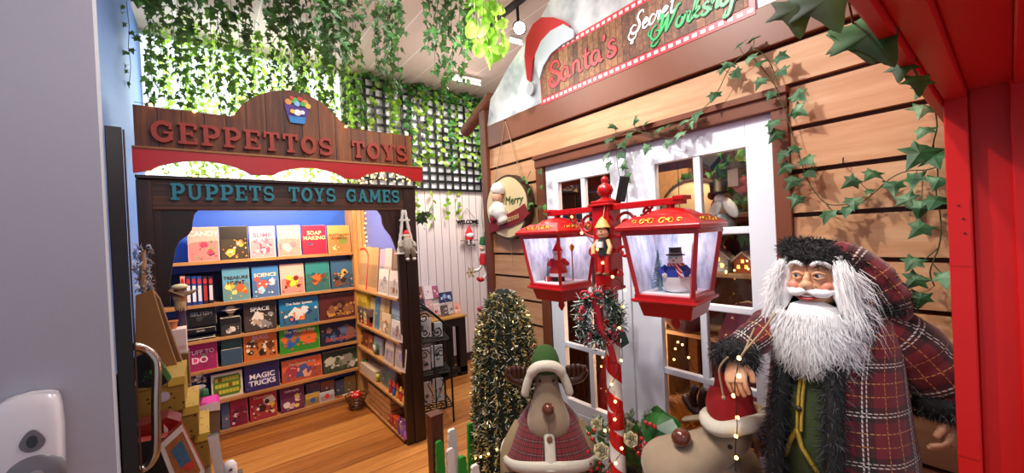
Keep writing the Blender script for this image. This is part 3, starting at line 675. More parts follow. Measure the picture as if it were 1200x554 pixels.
o = thing('green_ball','shiny green ball in the pale open carton','ball',(1.215,gb.y,Z3+.06)); MB().ball((0,0,.025),.03,14).build('shell', flat('157a3c',.2), o, world=False); MB().lathe([(.008,.053),(.008,.06)],8).build('cap', GOLD, o, world=False)
side('book','grey green book standing on the fourth side shelf','book',445,451,428,Z3,'6a7a70',1.2,.02,.08,['a0b090'],2)
side('book','grey blue book with a green plant picture','book',451,459,430,Z3,'7f8c90',1.2,.02,.08,['5a9a3a','a8c070'],5)
pl = thing('caterpillar_toy','yellow green striped soft caterpillar toy on the fourth side shelf','soft toy',(1.19,at(441,440,'x',1.19).y,Z3+.001))
for k in range(5): MB().ball((0,.03-.016*k,.03+.012*(k % 2)),(.018,.014,.024),10).build('body_ring', flat(['b8c03c','7a9a2c','d8d060','6f9a3a','b0c050'][k],.8), pl, world=False)
MB().ball((0,-.045,.055),.02,10).build('head', flat('c8d060',.8), pl, world=False)
def peg_doll(label, px, z, x, body, hat, s=1.):
    p = at(px, 450, 'x', x); o = thing('toy_figure', label, 'toy', (x, p.y, z+.001), group='little figures on the side bookcase')
    MB().lathe([(.017*s,0),(.019*s,.02*s),(.011*s,.05*s),(.008*s,.055*s)],10).build('body', flat(body,.5), o, world=False)
    MB().ball((0,0,.066*s),.013*s,10).build('head', flat('e0b08a',.5), o, world=False)
    MB().lathe([(.016*s,.07*s),(.012*s,.08*s),(.001,.105*s)],10).build('hat', flat(hat,.5), o, world=False)
for k, (px_, b, h) in enumerate(((458,'c03028','c03028'),(462,'3a5aa8','d8402c'),(466,'d88a2c','c03028'),(470,'c8302c','e0b03c'),(473.5,'d8a83c','d86a2c'))):
    peg_doll(['all red little figure farthest from the shop post','blue figure with a red hat','orange figure with a red hat','red figure with a yellow hat','amber figure nearest the shop post'][k]+' on the fourth side shelf', px_, Z3, 1.19, b, h, 1.15)
for k in range(3): peg_doll(['violet figure farthest from the post','violet figure in the middle','pink violet figure nearest the post'][k]+' on the bottom side shelf', 467+3.2*k, Z4, 1.18, ['7a4a98','8a5aa8','b06aa8'][k], ['5a2a78','6a3a90','904a90'][k], 1.3)
# slatted crate on the bottom shelf with toys
cy0, cy1 = at(431,470,'x',1.165).y, at(456,470,'x',1.165).y
cr = thing('slatted_crate','pale slatted wooden crate on the bottom side shelf','crate',(1.228,(cy0+cy1)/2,Z4+.001))
hw = abs(cy0-cy1)/2
for k in range(4):
    z = .012+.052*k
    for sgn in (-1, 1):
        MB().box((-.052,sgn*hw-.006,z),(.052,sgn*hw+.006,z+.04)).build('slat', SHW, cr, world=False)
    MB().box((-.056,-hw+.006,z),(-.046,hw-.006,z+.04)).build('slat', SHW, cr, world=False); MB().box((.046,-hw+.006,z),(.056,hw-.006,z+.04)).build('slat', SHW, cr, world=False)
MB().box((-.05,-hw,0),(.05,hw,.01)).build('base', SHW, cr, world=False)
for k in range(4):
    o = thing('wooden_ball',['ochre ball in the crate, farthest back','olive ball in the crate','tan ball in the crate','mustard ball in the crate nearest the post'][k],'ball',(1.228,cy0+(cy1-cy0)*(.2+.2*k),Z4+.15),0,'balls in the slatted crate')
    MB().ball((0,0,.035),.036,12).build('shell', flat(['a8803a','7a8038','b8945a','c09a3c'][k],.5), o, world=False); MB().box((-.005,-.005,.069),(.005,.005,.074)).build('stub', BLACK, o, world=False)
p = at(457,476,'x',1.2)
o = thing('oval_dish','navy oval dish standing behind the red toy blocks','dish',(1.232,p.y,Z4+.001)); MB().lathe([(.036,0),(.044,.035),(.048,.05),(.043,.05),(.036,.008)],20,sy=1.7).build('bowl', flat('1c2c50',.3), o, world=False); MB().lathe([(.048,.05),(.046,.056),(.043,.05)],20,sy=1.7,cap=False).build('rim', flat('5a78a8',.3), o, world=False)
for k in range(3): side('toy_block',['red toy block nearest the crate','red toy block with yellow print beside the dish','pale toy block on the bottom side shelf edge'][k],'toy',450+6*k,455+6*k,[482,486,490][k],Z4,['b83a24','c0442c','d8b890'][k],1.17,.05,0,['e8c060','f0d8a8'],2)
# wire basket with a red toadstool on the floor
p = at(424,478,'z',0); bk = thing('wire_basket','brown wire basket on the floor at the corner of the booth','basket',(1.08,3.93,0))
for k in range(5): MB().tube([(cos(a)*(.05+.012*k),sin(a)*(.05+.012*k),.01+.03*k) for a in [2*PI*i/20 for i in range(20)]],.004,6,closed=True).build('hoop', flat('4a2a18',.5), bk, world=False)
for k in range(12):
    a = 2*PI*k/12; MB().tube([(cos(a)*.05,sin(a)*.05,.0),(cos(a)*.1,sin(a)*.1,.135)],.003,5).build('stake', flat('4a2a18',.5), bk, world=False)
o = thing('toadstool','red toadstool with white spots standing in the wire basket','ornament',(1.08,3.93,.012))
MB().lathe([(.02,0),(.018,.08),(.022,.11)],12).build('stalk', flat('e8dcc8',.6), o, world=False)
MB().lathe([(.0,.10),(.058,.105),(.05,.13),(.03,.15),(.0,.158)],18,cap=False).build('cap', flat('c8201c',.35), o, world=False)
for a, r, z in ((0,.03,.149),(1.6,.038,.142),(2.9,.03,.149),(4.2,.04,.14),(5.2,.02,.154),(3.6,.046,.132),(4.7,.046,.132)): MB().ball((cos(a)*r,sin(a)*r,z),.007,8).build('spot', WHITE, o, world=False)

# ================================================================== COUNTER AND IRON RACK
ct = thing('display_counter','dark wooden counter with an ochre top against the pale boarded wall','counter',(2.02,4.15,0))
ctop = at(547,362,'y',3.98); tz = at(530,371,'y',3.98).z; xr = at(545.5,400,'y',3.98).x
MB().box((1.5,3.95,tz-.02),(xr+.02,4.37,tz)).build('counter_top', wood('ochre_top',['8a5a20','b8863a','d0a04c'],0), ct, bevel=.003)
BR = flat('1d110b',.5)
MB().box((1.5,3.96,tz-.11),(xr,4.36,tz-.021)).build('apron', BR, ct)
for x0, x1 in ((1.5,1.62),(2.0,2.09),(xr-.09,xr)): MB().box((x0,3.96,0),(x1,4.05,tz-.11)).build('leg', BR, ct)
for x0, x1 in ((1.5,1.62),(xr-.09,xr)): MB().box((x0,4.27,0),(x1,4.36,tz-.11)).build('leg', BR, ct)
MB().box((1.5,3.96,.04),(xr,4.05,.1)).build('bottom_rail', BR, ct)
def counter_item(label, px0, px1, yt, yb, col, cols, y, n=4, seed=0, lean=.25, name='calendar'):
    a = at(px0, yb, 'y', y); b = at(px1, yb, 'y', y); zt = at(px0, yt, 'y', y).z
    o = thing(name, label, name.replace('_', ' '), ((a.x+b.x)/2, y, max(tz+.001, a.z)), group=None); w = b.x-a.x; h = zt-o.location.z
    o.rotation_euler = (-lean, 0, 0)
    MB().box((-w/2,0,0),(w/2,.012,h)).build('cover', flat(col,.45), o, world=False)
    q = MB(); art(q, -w*.45, w*.45, h*.08, h*.95, frameA(0,-.0003,0), n, 0, random.Random(seed)); q.build('picture', [flat(c,.5) for c in cols], o, world=False)
    return o
# stepped riser behind carries the back row
rs = thing('step_riser','white stepped riser holding the back row of calendars on the counter','riser',(1.95,4.27,tz+.001)); MB().box((-.42,-.06,0),(.28,.09,.12)).build('low_step', flat('cfc4bc',.5), rs, world=False); MB().box((-.42,.02,.12),(.28,.09,.2)).build('high_step', flat('cfc4bc',.5), rs, world=False)
for k, (a, b, t, bt, c, cs, y) in enumerate((
    (488,497,336,352,'8a5a48',['d8b090','5a2a6a','e0d8d0'],4.27),(498,508,335,351,'e6d8d4',['c890a0','f0e8e8','d06a8a'],4.27),(508,515,335,349,'b05a78',['e8d0d8','7a2a4a','f0e0e0'],4.27),(516,531,343,355,'2b3358',['8aa0c8','c8d0e0','4a5a88'],4.25),
    (488,499,351,366,'3a3440',['8a8490','d0c8d0','5a5460'],4.18),(500,508,352,366,'d8a8a8',['c03a5a','f0e0d8','7ab07a'],4.18),(509,517,357,369,'e0c4b8',['c8506a','8a3a4a','f0e8e0'],4.1),(518,527,358,370,'5a4a48',['c8c0b8','8a8078','e8e0d8'],4.08),(526,532,357,368,'c8bcb4',['5a5050','8a8a90','3a3030'],4.08),(533,541,355,368,'e8a890',['f0d8c8','d06a5a','f8ece4'],4.08))):
    counter_item(['brown puppy calendar at the left of the back row','pale pink calendar in the back row','rose calendar at the end of the tallest row','navy calendar with a pale bird in the second row','charcoal calendar behind the iron rack arch','pink flowered calendar in the middle row','small pink floral calendar in the front row','dark grey calendar with kittens in the front row','pale grey cat calendar in the front row','peach calendar at the right end of the counter'][k], a, b, t, bt, c, cs, y, 5, k+60)
# iron rack
rk = thing('iron_rack','black wrought iron rack with an arched top and scrolls beside the shop post','rack',(1.5,3.2,0))
PL = at(493,503,'z',0); PR = at(532,494,'z',0)
u = (PR-PL); u.z = 0; wdt = u.length; u.normalize(); vd = Vector((-u.y, u.x, 0))
if vd.y < 0: vd = -vd
def rp(a, d, z): return PL + u*a + vd*d + Vector((0,0,z))
HT = 1.0
for d in (0, .30):
    MB().tube([rp(0,d,0), rp(0,d,HT)], .009, 8).build('upright', IRON, rk); MB().tube([rp(wdt,d,0), rp(wdt,d,HT-.18)], .009, 8).build('upright', IRON, rk)
    arc_ = [rp(0,d,HT)] + [rp(wdt*(1-cos(PI/2*k/10)), d, HT+.0-.18*(1-cos(PI/2*k/10)) + .06*sin(PI*k/10)) for k in range(1,11)]
    MB().tube(arc_, .010, 8).build('arched_top', IRON, rk)
def scroll(c, r, turns, d, flip=1, zflip=1, n=26):
    return [c + u*(flip*r*(1-.75*k/n)*cos(2*PI*turns*k/n)) + Vector((0,0,zflip*r*(1-.75*k/n)*sin(2*PI*turns*k/n))) for k in range(n+1)]
for (a, z, f, zf) in ((.07,.93,1,1),(.07,.80,1,-1),(.18,.80,-1,-1),(.06,.62,1,1),(.2,.62,-1,1),(.2,.16,-1,1),(.07,.16,1,1)):
    MB().tube(scroll(rp(a,-.004,z), .045, 1.4, 0, f, zf), .005, 6).build('scroll', IRON, rk)
dm = [rp(wdt*.5,-.002,.50), rp(wdt*.28,-.002,.36), rp(wdt*.5,-.002,.2), rp(wdt*.74,-.002,.36)]
MB().tube(dm, .005, 6, closed=True).build('diamond', IRON, rk)
MB().tube([rp(wdt*.5,-.002,.15), rp(wdt*.5,-.002,.72)], .006, 6).build('centre_bar', IRON, rk)
RZ = [.14, .44, .72]
for z in RZ:
    for k in range(7): MB().tube([rp(0,.05*k,z), rp(wdt,.05*k,z)], .005 if k else .008, 6).build('shelf_wire', IRON, rk)
    MB().tube([rp(0,0,z), rp(0,.3,z)], .007, 6).build('shelf_side', IRON, rk); MB().tube([rp(wdt,0,z), rp(wdt,.3,z)], .007, 6).build('shelf_side', IRON, rk)
for k, (a, d, z, w_, h_, c, cs) in enumerate(((.07,.1,RZ[0],.10,.2,'ddd0c4',['7a6a60','3a3030']),(.19,.14,RZ[0],.09,.2,'c8ccd0',['5a6a8a','8a4a60']),(.07,.12,RZ[1],.12,.19,'d8d0cc',['4a4040','a89890']),(.2,.16,RZ[1],.1,.19,'cfd6d4',['6a8a90','3a3a40']),(.09,.14,RZ[2],.13,.17,'d4cfc6',['8aa08a','5a5a50']),(.21,.1,RZ[2],.07,.13,'c4ccc8',['707a7a','4a5050']))):
    q = rp(a, d, z+.008)
    o = thing('gift_card', ['cream card with a dark drawing on the lowest rack shelf','pale blue card on the lowest rack shelf','white card with grey sketch on the middle rack shelf','pale green grey card on the middle rack shelf','cream tall card under the rack arch','small grey card under the rack arch'][k], 'card', q, math.atan2(u.y, u.x))
    MB().box((-w_/2,0,0),(w_/2,.015,h_)).build('card', flat(c,.6), o, world=False)
    z_ = MB(); art(z_, -w_*.4, w_*.4, .02, h_, frameA(0,-.0003,0), 4, 0, random.Random(k)); z_.build('drawing', [flat(x,.6) for x in cs], o, world=False)

# ================================================================== LEFT SIDE
# soap dispenser on the grey wall
d0, d1 = at(3,500,'y',1.585), at(72,460,'y',1.56)
dx0, dx1 = -.431, -.316
dz1 = 1.238; dz0 = .94; dm_ = (dx0+dx1)/2; dw = (dx1-dx0)/2
dp = thing('soap_dispenser','white wall soap dispenser with grey push lever on the grey wall','dispenser',(dm_,1.6,dz0))
rings = []
for z, s_, dep in ((dz0,.84,.05),(dz0+.04,.93,.068),(dz0+.13,.99,.074),(dz0+.22,1.02,.07),(dz1-.03,.97,.058),(dz1-.008,.9,.048),(dz1,.84,.04)):
    r = []
    for k in range(28):
        a = 2*PI*k/28; cx = math.copysign(abs(cos(a))**.35, cos(a)); cy = math.copysign(abs(sin(a))**.45, sin(a))
        r.append((dm_+dw*s_*cx, 1.598-(dep/2)*(1-cy) if cy < 1 else 1.598, z + (.012*(1-abs(cx)**2) if z > dz1-.04 else 0)))
    rings.append(r)
MB().loft(rings).build('casing', flat('e8eaf0',.18,var=.02,Coat_Weight=.5), dp)
GR = flat('74757c',.3)
MB().prism([(dm_+.012+.022*cos(a)*(1.0 if sin(a) < 0 else 1-.35*sin(a)), 1.138+ (.026 if sin(a) > 0 else .02)*sin(a)*1.2) for a in [2*PI*k/24 for k in range(24)]], frameA(0,1.530,0), .006).build('window_surround', GR, dp, bevel=.002)
MB().prism([(dm_+.012+.009*cos(a), 1.140+.015*sin(a)) for a in [2*PI*k/20 for k in range(20)]], frameA(0,1.5245,0), .003).build('level_window', flat('2c2d33',.15), dp)
MB().lathe([(.056,0),(.054,.006),(.042,.013),(.0,.016)],32,M=basis((dm_+.012,1.5315,1.05),(0,-1,0),(1,0,0))).build('push_lever', GR, dp)
MB().lathe([(.016,0),(.014,.002),(.0,.003)],24,M=basis((dm_+.016,1.5155,1.054),(0,-1,0),(1,0,0))).build('push_button', flat('8a8b92',.35), dp)
# black door standing open, edge towards us
dr = struct(MB().box((-.223,1.665,.01),(-.186,2.44,1.985), 0, Matrix.Translation((-.2,1.66,0)) @ Matrix.Rotation(rad(7.6),4,'Z') @ Matrix.Translation((.2,-1.66,0))).build('door_3', flat('121212',.4), bevel=.002))
tag(MB().box((-.184,1.672,.01),(-.180,1.70,1.98), 0, Matrix.Translation((-.2,1.66,0)) @ Matrix.Rotation(rad(7.6),4,'Z') @ Matrix.Translation((.2,-1.66,0))).build('edge_strip', wood('door_strip',['2a1408','4a2814','5a3418'],2), dr))
hp = [at(146,406,'y',1.70), at(160,406,'y',1.71), at(171,410,'y',1.72), at(180,418,'y',1.72), at(184,430,'y',1.72), at(183,470,'y',1.72), at(183,520,'y',1.72), at(179,538,'y',1.72), at(168,549,'y',1.72), at(150,553,'y',1.70)]
hpts = catmull(hp, 5)
MB().tube(hpts, .0125, 14).build('pull_handle', STEEL, dr)
MB().lathe([(.02,0),(.02,.008)],18,M=basis(hp[0]-Vector((.004,0,0)),(1,0,0))).build('handle_rose', STEEL, dr)
MB().lathe([(.02,0),(.02,.008)],18,M=basis(hp[-1]-Vector((.004,0,0)),(1,0,0))).build('handle_rose', STEEL, dr)
# small framed picture on the blue wall
pf = thing('framed_picture','small wood-framed brown picture hanging on the blue wall behind the black door','picture',(-.358,2.92,1.40))
MB().box((-.358,2.76,1.385),(-.345,3.08,1.66)).build('frame', wood('frame_wood',['5a3418','8a5a30','a87848'],2), pf, bevel=.003)
MB().box((-.345,2.79,1.415),(-.343,3.05,1.63)).build('print', flat('7a5a3c',.5,var=.5,sc=14), pf)
# low display table
tb = thing('display_table','low dark display table along the blue wall carrying boxes and toys','table',(-.17,2.3,0))
MB().box((-.355,1.74,.62),(-.02,2.86,.65)).build('table_top', flat('4a2f1c',.5), tb, bevel=.003)
MB().box((-.02,1.74,.62),(.085,2.07,.65)).build('side_leaf', flat('4a2f1c',.5), tb)
for x in (-.33,-.06):
    for y in (1.78,2.82): MB().box((x-.02,y-.02,0),(x+.02,y+.02,.62)).build('leg', flat('3a2416',.5), tb)
# yellow dotted boxes
t = NT('yellow_dotted_card'); co = t.n('ShaderNodeTexCoord').outputs['Object']
vo = t.n('ShaderNodeTexVoronoi', {'Vector': co, 'Scale': 42.}, feature='F1').outputs['Distance']
YEL = t.fin(t.mix(t.mth('LESS_THAN', vo, .2), hexc('a07f30'), hexc('4a3414')), .7)
YL = flat('d8b848',.6)
def ybox(label, x0, x1, y0, y1, z0, z1):
    o = thing('gift_box', label, 'box', ((x0+x1)/2,(y0+y1)/2,z0), 0, 'yellow dotted gift boxes stacked on the table')
    MB().box((x0,y0,z0),(x1,y1,z1-.03)).build('box', YEL, o); MB().box((x0-.002,y0-.002,z1-.03),(x1+.002,y1+.002,z1)).build('lid', YEL, o, bevel=.002)
    MB().box((x1-.05,y0-.004,z1-.034),(x1+.004,y0-.002,z1)).build('lid_tab', YL, o)
    return o
ybox('yellow dotted gift box, lowest of the stack, widest to the right',-.33,-.022,2.2,2.5,.651,.80)
ybox('yellow dotted gift box in the middle of the stack',-.33,-.055,2.18,2.48,.801,.935)
g = ybox('yellow dotted gift box with a pale round sticker, topmost of its stack',-.33,-.095,2.16,2.46,.936,1.075)
MB().lathe([(.02,0),(.02,.001)],20,M=basis((-.16,2.1575,1.005),(0,-1,0),(1,0,0))).build('sticker', flat('c9c4d0',.5), g)
# tan cardboard display
KR = flat('8a6238',.7,var=.1); KR2 = flat('6e4a28',.7)
cd = thing('cardboard_display','plain tan cardboard book display with a sloping side on the yellow boxes','display',(-.22,2.42,1.076))
q = [at(p[0], p[1], 'y', 2.4) for p in ((159,346),(179,339),(199,404),(215,447),(159,455))]
MB().prism([(p.x,p.z) for p in q][::-1], frameA(0,2.42,0), .03).build('front_panel', KR, cd)
q2 = [at(p[0], p[1], 'y', 2.46) for p in ((179,339),(187,350),(206,404),(217,432),(213,440),(199,404))]
MB().prism([(p.x,p.z) for p in q2][::-1], frameA(0,2.50,0), .06).build('side_flap', KR2, cd)
# white carton with flower pot and purple sweets
o = thing('carton','white carton under the orange pot beside the cardboard display','box',(-.14,2.66,1.03))
a, b = at(194,388,'y',2.62), at(218,386,'y',2.62); c = at(197,412,'y',2.62)
o.location.z = c.z-.02
MB().box((a.x+.008,2.62,c.z-.02),(b.x,2.72,a.z)).build('box', flat('dcc8c8',.5), o, bevel=.002); MB().box((a.x+.012,2.6195,c.z),(b.x-.004,2.62,c.z+.02)).build('print_strip', flat('c8a8a8',.5), o)
st_ = tag(MB().box((a.x+.005,2.60,.651),(b.x+.005,2.74,c.z-.021)).build('carton_riser', KR2), 'brown cardboard riser under the white carton', 'riser')
pz = a.z+.001; pcx = at(201,378,'y',2.66).x
o = thing('flower_pot','small orange pot with yellow filling on the white carton','pot',(pcx+.003,2.66,pz))
MB().lathe([(.016,0),(.022,.035),(.024,.036),(.024,.042),(.02,.042),(.018,.034)],16).build('pot', flat('c8743a',.6), o, world=False); MB().lathe([(.0,.038),(.0195,.037)],14,cap=False).build('filling', flat('d8b03a',.8), o, world=False)
o = thing('sweet_bag','clear bag of purple sweets beside the orange pot','bag',(pcx-.045,2.68,pz))
for k in range(26): MB().ball((rnd.uniform(-.02,.02),rnd.uniform(-.02,.02),.008+rnd.uniform(0,.05)),.008,6).build('sweet', flat(rnd.choice(['8a6aa8','a88ac0','5a3a78','c8b0d0']),.3), o, world=False)
# pirate hand puppet
pp = thing('pirate_puppet','pirate hand puppet in a brown tricorn hat before the dark shop bracket','puppet',(-.125,2.70,1.19))
pc = at(211,345,'y',2.75)
hx, hz = pc.x, pc.z
MB().lathe([(.024,1.19-hz+.0),(.02,-.10),(.028,-.06),(.02,-.03)],14,c=(hx,2.75,hz)).build('body', flat('3f2f4a',.8), pp)
MB().ball((hx,2.74,hz-.012),(.03,.03,.034),14).build('head', flat('d8a878',.6), pp)
MB().ball((hx+.012,2.711,hz-.014),(.008,.012,.008),8).build('nose', flat('cf9468',.6), pp)
hat = MB()
rim = []
for k in range(24):
    a = 2*PI*k/24; r = .064+.012*cos(3*a+.5); rim.append((hx+r*cos(a)*1.1, 2.74+r*sin(a), hz+.012+.018*cos(3*a+.5)-.2*(r*cos(a))*.4))
inner = [(hx+.026*cos(2*PI*k/24), 2.74+.026*sin(2*PI*k/24), hz+.016) for k in range(24)]
crown = [(hx+.020*cos(2*PI*k/24), 2.74+.020*sin(2*PI*k/24), hz+.045) for k in range(24)]
hat.loft([rim, inner, crown], cap=True); hat.build('tricorn_hat', flat('5a3a22',.7), pp)
MB().ball((hx,2.738,hz+.042),(.036,.034,.016),12).build('bandana', flat('d8c8a0',.7,var=.3,sc=60), pp)
be = MB()
for k in range(60):
    a = rnd.uniform(-2.6,-.4); be.tube([(hx+.024*cos(a),2.74+.027*sin(a),hz-.03),(hx+.026*cos(a),2.735+.03*sin(a),hz-.055-rnd.uniform(0,.03))],[.004,.001],4)
be.build('beard', flat('c8a878',.9), pp)
# cellophane tinsel bag on the display top
tz_ = thing('cellophane_bag','crinkled clear cellophane bag standing on the cardboard display against the blue wall','bag',(-.235,2.47,1.45))
b0 = at(163,340,'y',2.47); b1 = at(172,288,'y',2.47)
cb = MB(); CELL = flat('c8ccd6',.12,.6)
for k in range(170):
    p = Vector((rnd.uniform(b0.x-.012,b0.x+.05), 2.45+rnd.uniform(0,.05), rnd.uniform(b0.z,b1.z))); s_ = .012
    cb.add([p+Vector((rnd.uniform(-s_,s_),rnd.uniform(-s_,s_),rnd.uniform(-s_,s_)*1.6)) for _ in range(3)], [(0,1,2)])
c_ = cb.build('cellophane', CELL, tz_); c_['kind'] = 'stuff'
MB().tube([(b0.x+.01,2.475,b0.z-.008),(b0.x+.02,2.475,b1.z-.02)],[.014,.01],8).build('wrapped_stick', flat('a07858',.5), tz_)
# dark books leaning in front
def block(name, label, cat, px, y, th, col, edge, cols=None, n=4, rz=0, lean=0, seed=0):
    q = [at(p[0], p[1], 'y', y) for p in px]; o = thing(name, label, cat, (sum(p.x for p in q)/len(q), y, min(p.z for p in q)))
    pts = [(p.x, p.z) for p in q][::-1]
    MB().prism(pts, frameA(0,y+th,0), th, 0, 1).build('cover', [flat(col,.35), flat(edge,.5)], o)
    if cols:
        cx = sum(p[0] for p in pts)/len(pts); cz = sum(p[1] for p in pts)/len(pts)
        w = (max(p[0] for p in pts)-min(p[0] for p in pts))*.30; h = (max(p[1] for p in pts)-min(p[1] for p in pts))*.22
        a = MB(); art(a, cx-w, cx+w, cz-h, cz+h, frameA(0,y-.0005,0), n, 0, random.Random(seed)); a.build('picture', [flat(c,.4) for c in cols], o)
    return o
block('game_box','black game box with green corner leaning behind the steel handle','box',((154,421),(176,411),(199,446),(188,453),(160,455)),2.05,.03,'15161a','0e0f10',['2f8a3c','1a2a1e','4ab04a'],5,seed=3)
block('game_box','slim green edged box leaning right of the black one','box',((174,413),(180,409),(201,443),(197,447)),2.03,.02,'4f8a3a','26421e',['a8c888','e0e8d0','2a5a20'],5,seed=4)
block('board_game_box','dark board game box with a colourful front at the foot of the stack','box',((213,497),(240,552),(236,566),(203,566),(186,522)),1.86,.03,'e6e0d8','8a2018',['d88a3c','2a6a9a','b83a2c'],0,seed=5)
bgb = [o for o in S.objects if o.get('label','').startswith('dark board game box with a colourful')][0]; bgb['label'] = 'white-bordered board game box with a colourful picture at the foot of the stack'
q = [at(p[0],p[1],'y',1.86) for p in ((214,505),(235,551),(231,559),(207,559),(193,524))]; MB().prism([(p.x,p.z) for p in q][::-1], frameA(0,1.8598,0), .0006).build('picture_ground', flat('a8642c',.4,var=.4,sc=60), bgb)
q = [at(p[0],p[1],'y',1.86) for p in ((213,515),(224,540),(212,548),(200,528))]; MB().prism([(p.x,p.z) for p in q][::-1], frameA(0,1.859,0), .0006).build('picture_shape', flat('3a6a8a',.4,var=.5,sc=80), bgb); MB().lathe([(.016,0),(.0,.0006)],14,M=basis(at(222,546,'y',1.858),(0,-1,0))).build('picture_disc', flat('c83a2a',.4), bgb)
block('board_game_box','flat black and red board game box below the yellow boxes','box',((160,519),(196,512),(212,497),(222,530),(228,566),(160,566)),1.92,.05,'1c1b1d','7a1a14',None)
block('board_game_box','deep red board game box behind the black one','box',((161,500),(196,489),(212,494),(212,515),(161,528)),2.0,.1,'8a1d16','5a120e',['b8342a','7a1410'],2,seed=8)
block('leaflet','white and red leaflet standing on the red game box','leaflet',((192,497),(197,503),(197,526),(192,520)),1.98,.006,'e8e4e4','c83a3a',['c8302c','5a6aa8'],3,seed=7)
block('notebook','white edged notebook beside the yellow boxes','notebook',((243,512),(256,508),(265,566),(254,566)),1.98,.02,'d8d4cc','2a2a2a',None)
block('carton','grey brown carton with a white and magenta lid beside the stack','box',((232,483),(258,480),(258,508),(240,512),(233,500)),2.58,.12,'7a6450','6a5440',None)
block('magenta_tray','white and magenta tray lying on the grey brown carton','tray',((231,477),(254,470),(258,473),(258,480),(232,484)),2.57,.13,'e6dce2','c0208a',None)
o = block('shopping_tray','pale green plastic tray edge behind the steel handle','tray',((153,505),(158,497),(160,500),(158,530),(153,534)),1.95,.03,'9aa88a','7a886a',None)
# silver star tinsel bag and green cap
sbag = thing('star_tinsel','bunch of silver star tinsel on the yellow boxes by the board game','tinsel',(-.08,2.62,.95))
c0 = at(228,452,'y',2.62); sm = MB(); SIL = flat('cfc8cc',.25,.7)
for k in range(70):
    p = Vector((c0.x+rnd.uniform(-.045,.045), 2.62+rnd.uniform(-.03,.03), c0.z+rnd.uniform(-.05,.05))); M_ = Matrix.Translation(p) @ Euler((rnd.uniform(0,6),rnd.uniform(0,6),0)).to_matrix().to_4x4()
    sm.add([M_ @ Vector((cos(2*PI*i/10)*(.014 if i % 2 == 0 else .005), sin(2*PI*i/10)*(.014 if i % 2 == 0 else .005), 0)) for i in range(10)], [list(range(10))])
sm.build('stars', [SIL], sbag)['kind'] = 'stuff'
MB().lathe([(.02,.0),(.04,.05),(.045,.09)],12,c=(c0.x-.0,2.62,c0.z-.10)).build('bunch_wrap', flat('8a8488',.4), sbag)
MB().lathe([(.022,0),(.02,.03),(.0,.04)],12,c=(c0.x+.035,2.60,c0.z-.055)).build('green_tag', flat('1f5a3c',.6), sbag)
wb = thing('plush_boot','small white plush boot with a dark star at the table end','soft toy',(.036,2.0,.651))
p = at(269,545,'y',2.0)
MB().lathe([(.022,.651-p.z),(.026,-.03),(.024,.0),(.016,.015),(.0,.02)],14,c=(p.x,2.0,p.z)).build('boot', flat('e4dedc',.9), wb)
MB().prism([(p.x+.003+(.008 if i % 2 == 0 else .003)*cos(2*PI*i/10+.3), p.z-.008+(.008 if i % 2 == 0 else .003)*sin(2*PI*i/10+.3)) for i in range(10)], frameA(0,1.976,0), .003).build('star', flat('5a2a48',.6), wb)
# ================================================================== IVY
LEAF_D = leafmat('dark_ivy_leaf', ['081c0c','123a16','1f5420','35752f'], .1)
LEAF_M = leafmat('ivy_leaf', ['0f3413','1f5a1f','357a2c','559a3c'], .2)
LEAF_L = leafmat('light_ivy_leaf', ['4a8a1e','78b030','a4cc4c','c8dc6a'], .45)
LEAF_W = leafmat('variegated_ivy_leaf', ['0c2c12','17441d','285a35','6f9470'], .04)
STEM = flat('4a3a1e', .7); STEMG = flat('3f4a24', .7)
IVY = [(0,0),(.16,.02),(.42,-.10),(.36,.18),(.56,.36),(.26,.46),(.0,1.0),(-.26,.46),(-.56,.36),(-.36,.18),(-.42,-.10),(-.16,.02)]
ROUND = [(0,0),(.3,-.02),(.5,.22),(.48,.55),(.25,.85),(0,.98),(-.25,.85),(-.48,.55),(-.5,.22),(-.3,-.02)]
def leaf(mb, p, d, nrm, s, rng, shape=IVY, mat=0, cup=.14):
    "leaf at p whose tip points along d, upper face along nrm"
    d = Vector(d).normalized(); nrm = Vector(nrm); nrm = (nrm-d*nrm.dot(d)).normalized(); x = d.cross(nrm)
    vs = [p + d*(.36*s) + nrm*(cup*s*.6)]
    for a, b in shape:
        a *= rng.uniform(.88,1.1) if len(shape) < 20 else 1.; vs.append(p + x*(a*s) + d*(b*s) - nrm*(cup*s*abs(a)*1.2 + .22*s*max(0,b-.5)))
    n = len(shape); mb.add(vs, [(0, 1+k, 1+(k+1) % n) for k in range(n)], mat, n > 20)
_big = catmull([(a*1.0, b, 0) for a, b in IVY], 3, True); IVY2 = [(p.x, p.y) for p in _big]
def rvec(rng): return Vector((rng.gauss(0,1), rng.gauss(0,1), rng.gauss(0,1)))
def strand_meshes(L, n, s, mat, seed, shape=IVY, spread=.03):
    rng = random.Random(seed); st = MB(); fo = MB(); x = y = 0; pts = []
    K = max(4, int(L/.12))
    for k in range(K+1):
        pts.append(Vector((x, y, -L*k/K))); x += rng.gauss(0,.006); y += rng.gauss(0,.006)
    st.tube(pts, .0016, 4)
    for k in range(n):
        q = (k+rng.random())/n*K; i = min(K-1, int(q)); b = pts[i].lerp(pts[i+1], q-i)
        a = rng.uniform(0, 2*PI); out = Vector((cos(a), sin(a), 0)); p = b + out*rng.uniform(.3,1)*spread
        st.add([b, p+Vector((0,0,.001)), p-Vector((0,0,.001))], [(0,1,2)])
        d = Vector((out.x*.5, out.y*.5, -1)) + rvec(rng)*.3; nn = out + rvec(rng)*.45
        leaf(fo, p, d, nn, s*rng.uniform(.75,1.25), rng, shape)
    return st, fo
